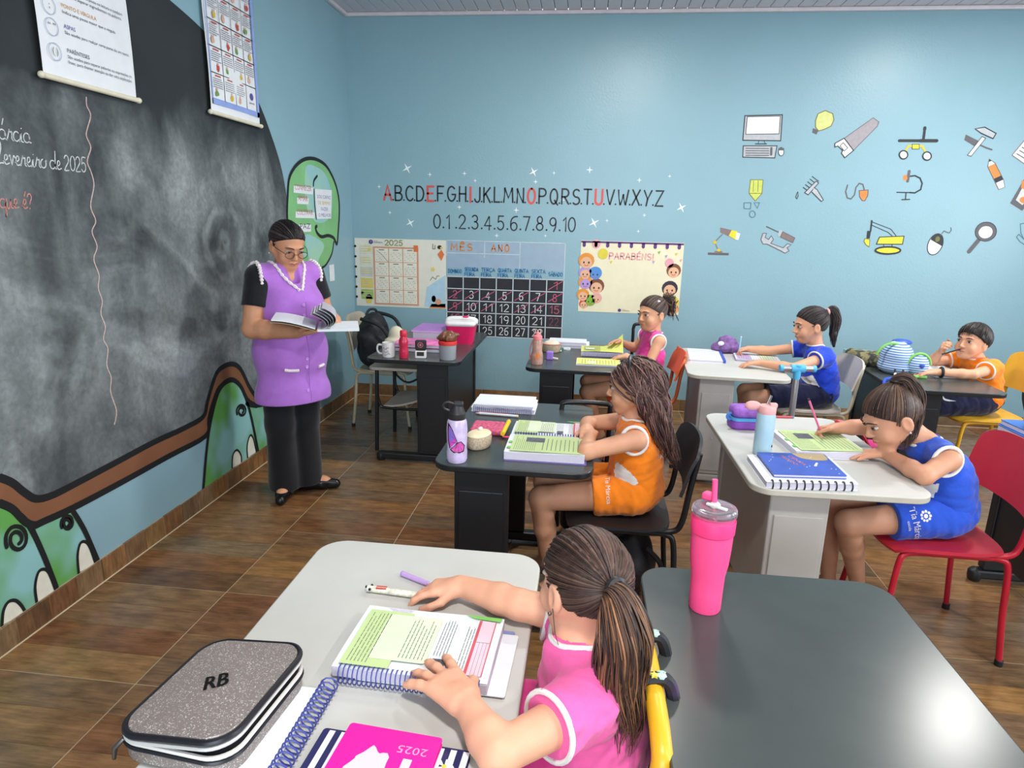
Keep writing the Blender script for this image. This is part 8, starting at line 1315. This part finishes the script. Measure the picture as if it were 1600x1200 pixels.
hT = [hair_mat('hair_black', (28, 24, 26), .3), hair_mat('hair_black2', (20, 18, 20), .3), hair_mat('hair_black3', (74, 62, 62), .3)]; sd = SDF(); scalp(sd, h, .0035, -.07, .004); bun = h.p(0, -.105, -.035); sd.el(bun, (.04, .035, .04), h.ax, .02); core = sculpt('hair', sd, .005, hT[1], t); strands('hair_strands', swept(h, nrm((0, -.93, -.3)), 700, 71, 1.06, 1.15), .0026, hT, core)
gm = M('glasses_frame', (34, 30, 34), .3); gl_ = MB()
for s in (-1, 1): gl_.tube([h.p(s*(.033+.023*math.cos(a)), .104-.006*abs(math.cos(a)), -.004+.0165*math.sin(a)) for a in np.linspace(0, 2*PI, 21)[:-1]], .0016, 6, closed=True); gl_.tube([h.p(s*.056, .098, .002), h.p(s*.075, .05, .004), h.p(s*.079, .0, -.0)], .0015, 6)
gl_.tube([h.p(-.01, .103, .0), h.p(0, .107, .002), h.p(.01, .103, .0)], .0014, 6); g_o = put('glasses', gl_, gm, t, smooth=True)
for s in (-1, 1): put('lens', MB().flat([(p[0], p[1]) for p in arc(0, 0, .022, .0155, 0, 360, 18)], 0, 0, FR(h.p(s*.033, .1035, -.004), h.r, h.u, h.f)), M('lens_glass', (235, 235, 240), .03, var=0, trans=1, ior=1.05), g_o)
put('earring', MB().sphere(h.p(.083, 0, -.045), .004, 10), m_zip, t, smooth=True)
# the teacher's open book
bc = J['wrR']+F_*.08+Lf*.07+UP*.034; fr = FR(bc, nrm(F_*.55+Lf*.83), nrm(np.cross(UP, nrm(F_*.55+Lf*.83)))*-1); fr = FR(bc, (.93, .36, 0), (-.36, .93, 0)); t2 = thing('open_book', 'open softcover book with curled pages in the teacher\'s hands', 'book', bc)
put('right_half', MB(fr).grid(lambda u, v: (.005+.2*u, -.13+.26*v, .004+.0*u), 8, 6, .012), m_pg, t2, smooth=True)
put('left_half', MB(fr).grid(lambda u, v: (-.005-.2*u, -.13+.26*v, .004+.05*math.sin(u*1.5)*.9), 10, 6, .006), m_pg, t2, smooth=True); put('cover', MB(fr).grid(lambda u, v: (-.006-.205*u, -.133+.266*v, -.005+.05*math.sin(u*1.5)*.9), 10, 6, .002), M('kraft_cover', (170, 146, 122), .6), t2, smooth=True)
for i in range(5): put('curled_page', MB(fr).grid(lambda u, v, i=i: (.02+.075*math.sin(u*3.0)*(1-.08*i)-.05*u*(i*.25), -.128+.256*v, .006+.055*(1-math.cos(u*(2.6-.1*i)))*(1-.05*i)), 14, 4, .0006), m_pg if i % 2 else M('page_printed', (176, 172, 182), .7, var=.3, scale=60, stretch=(1, 8, 1)), t2, smooth=True)
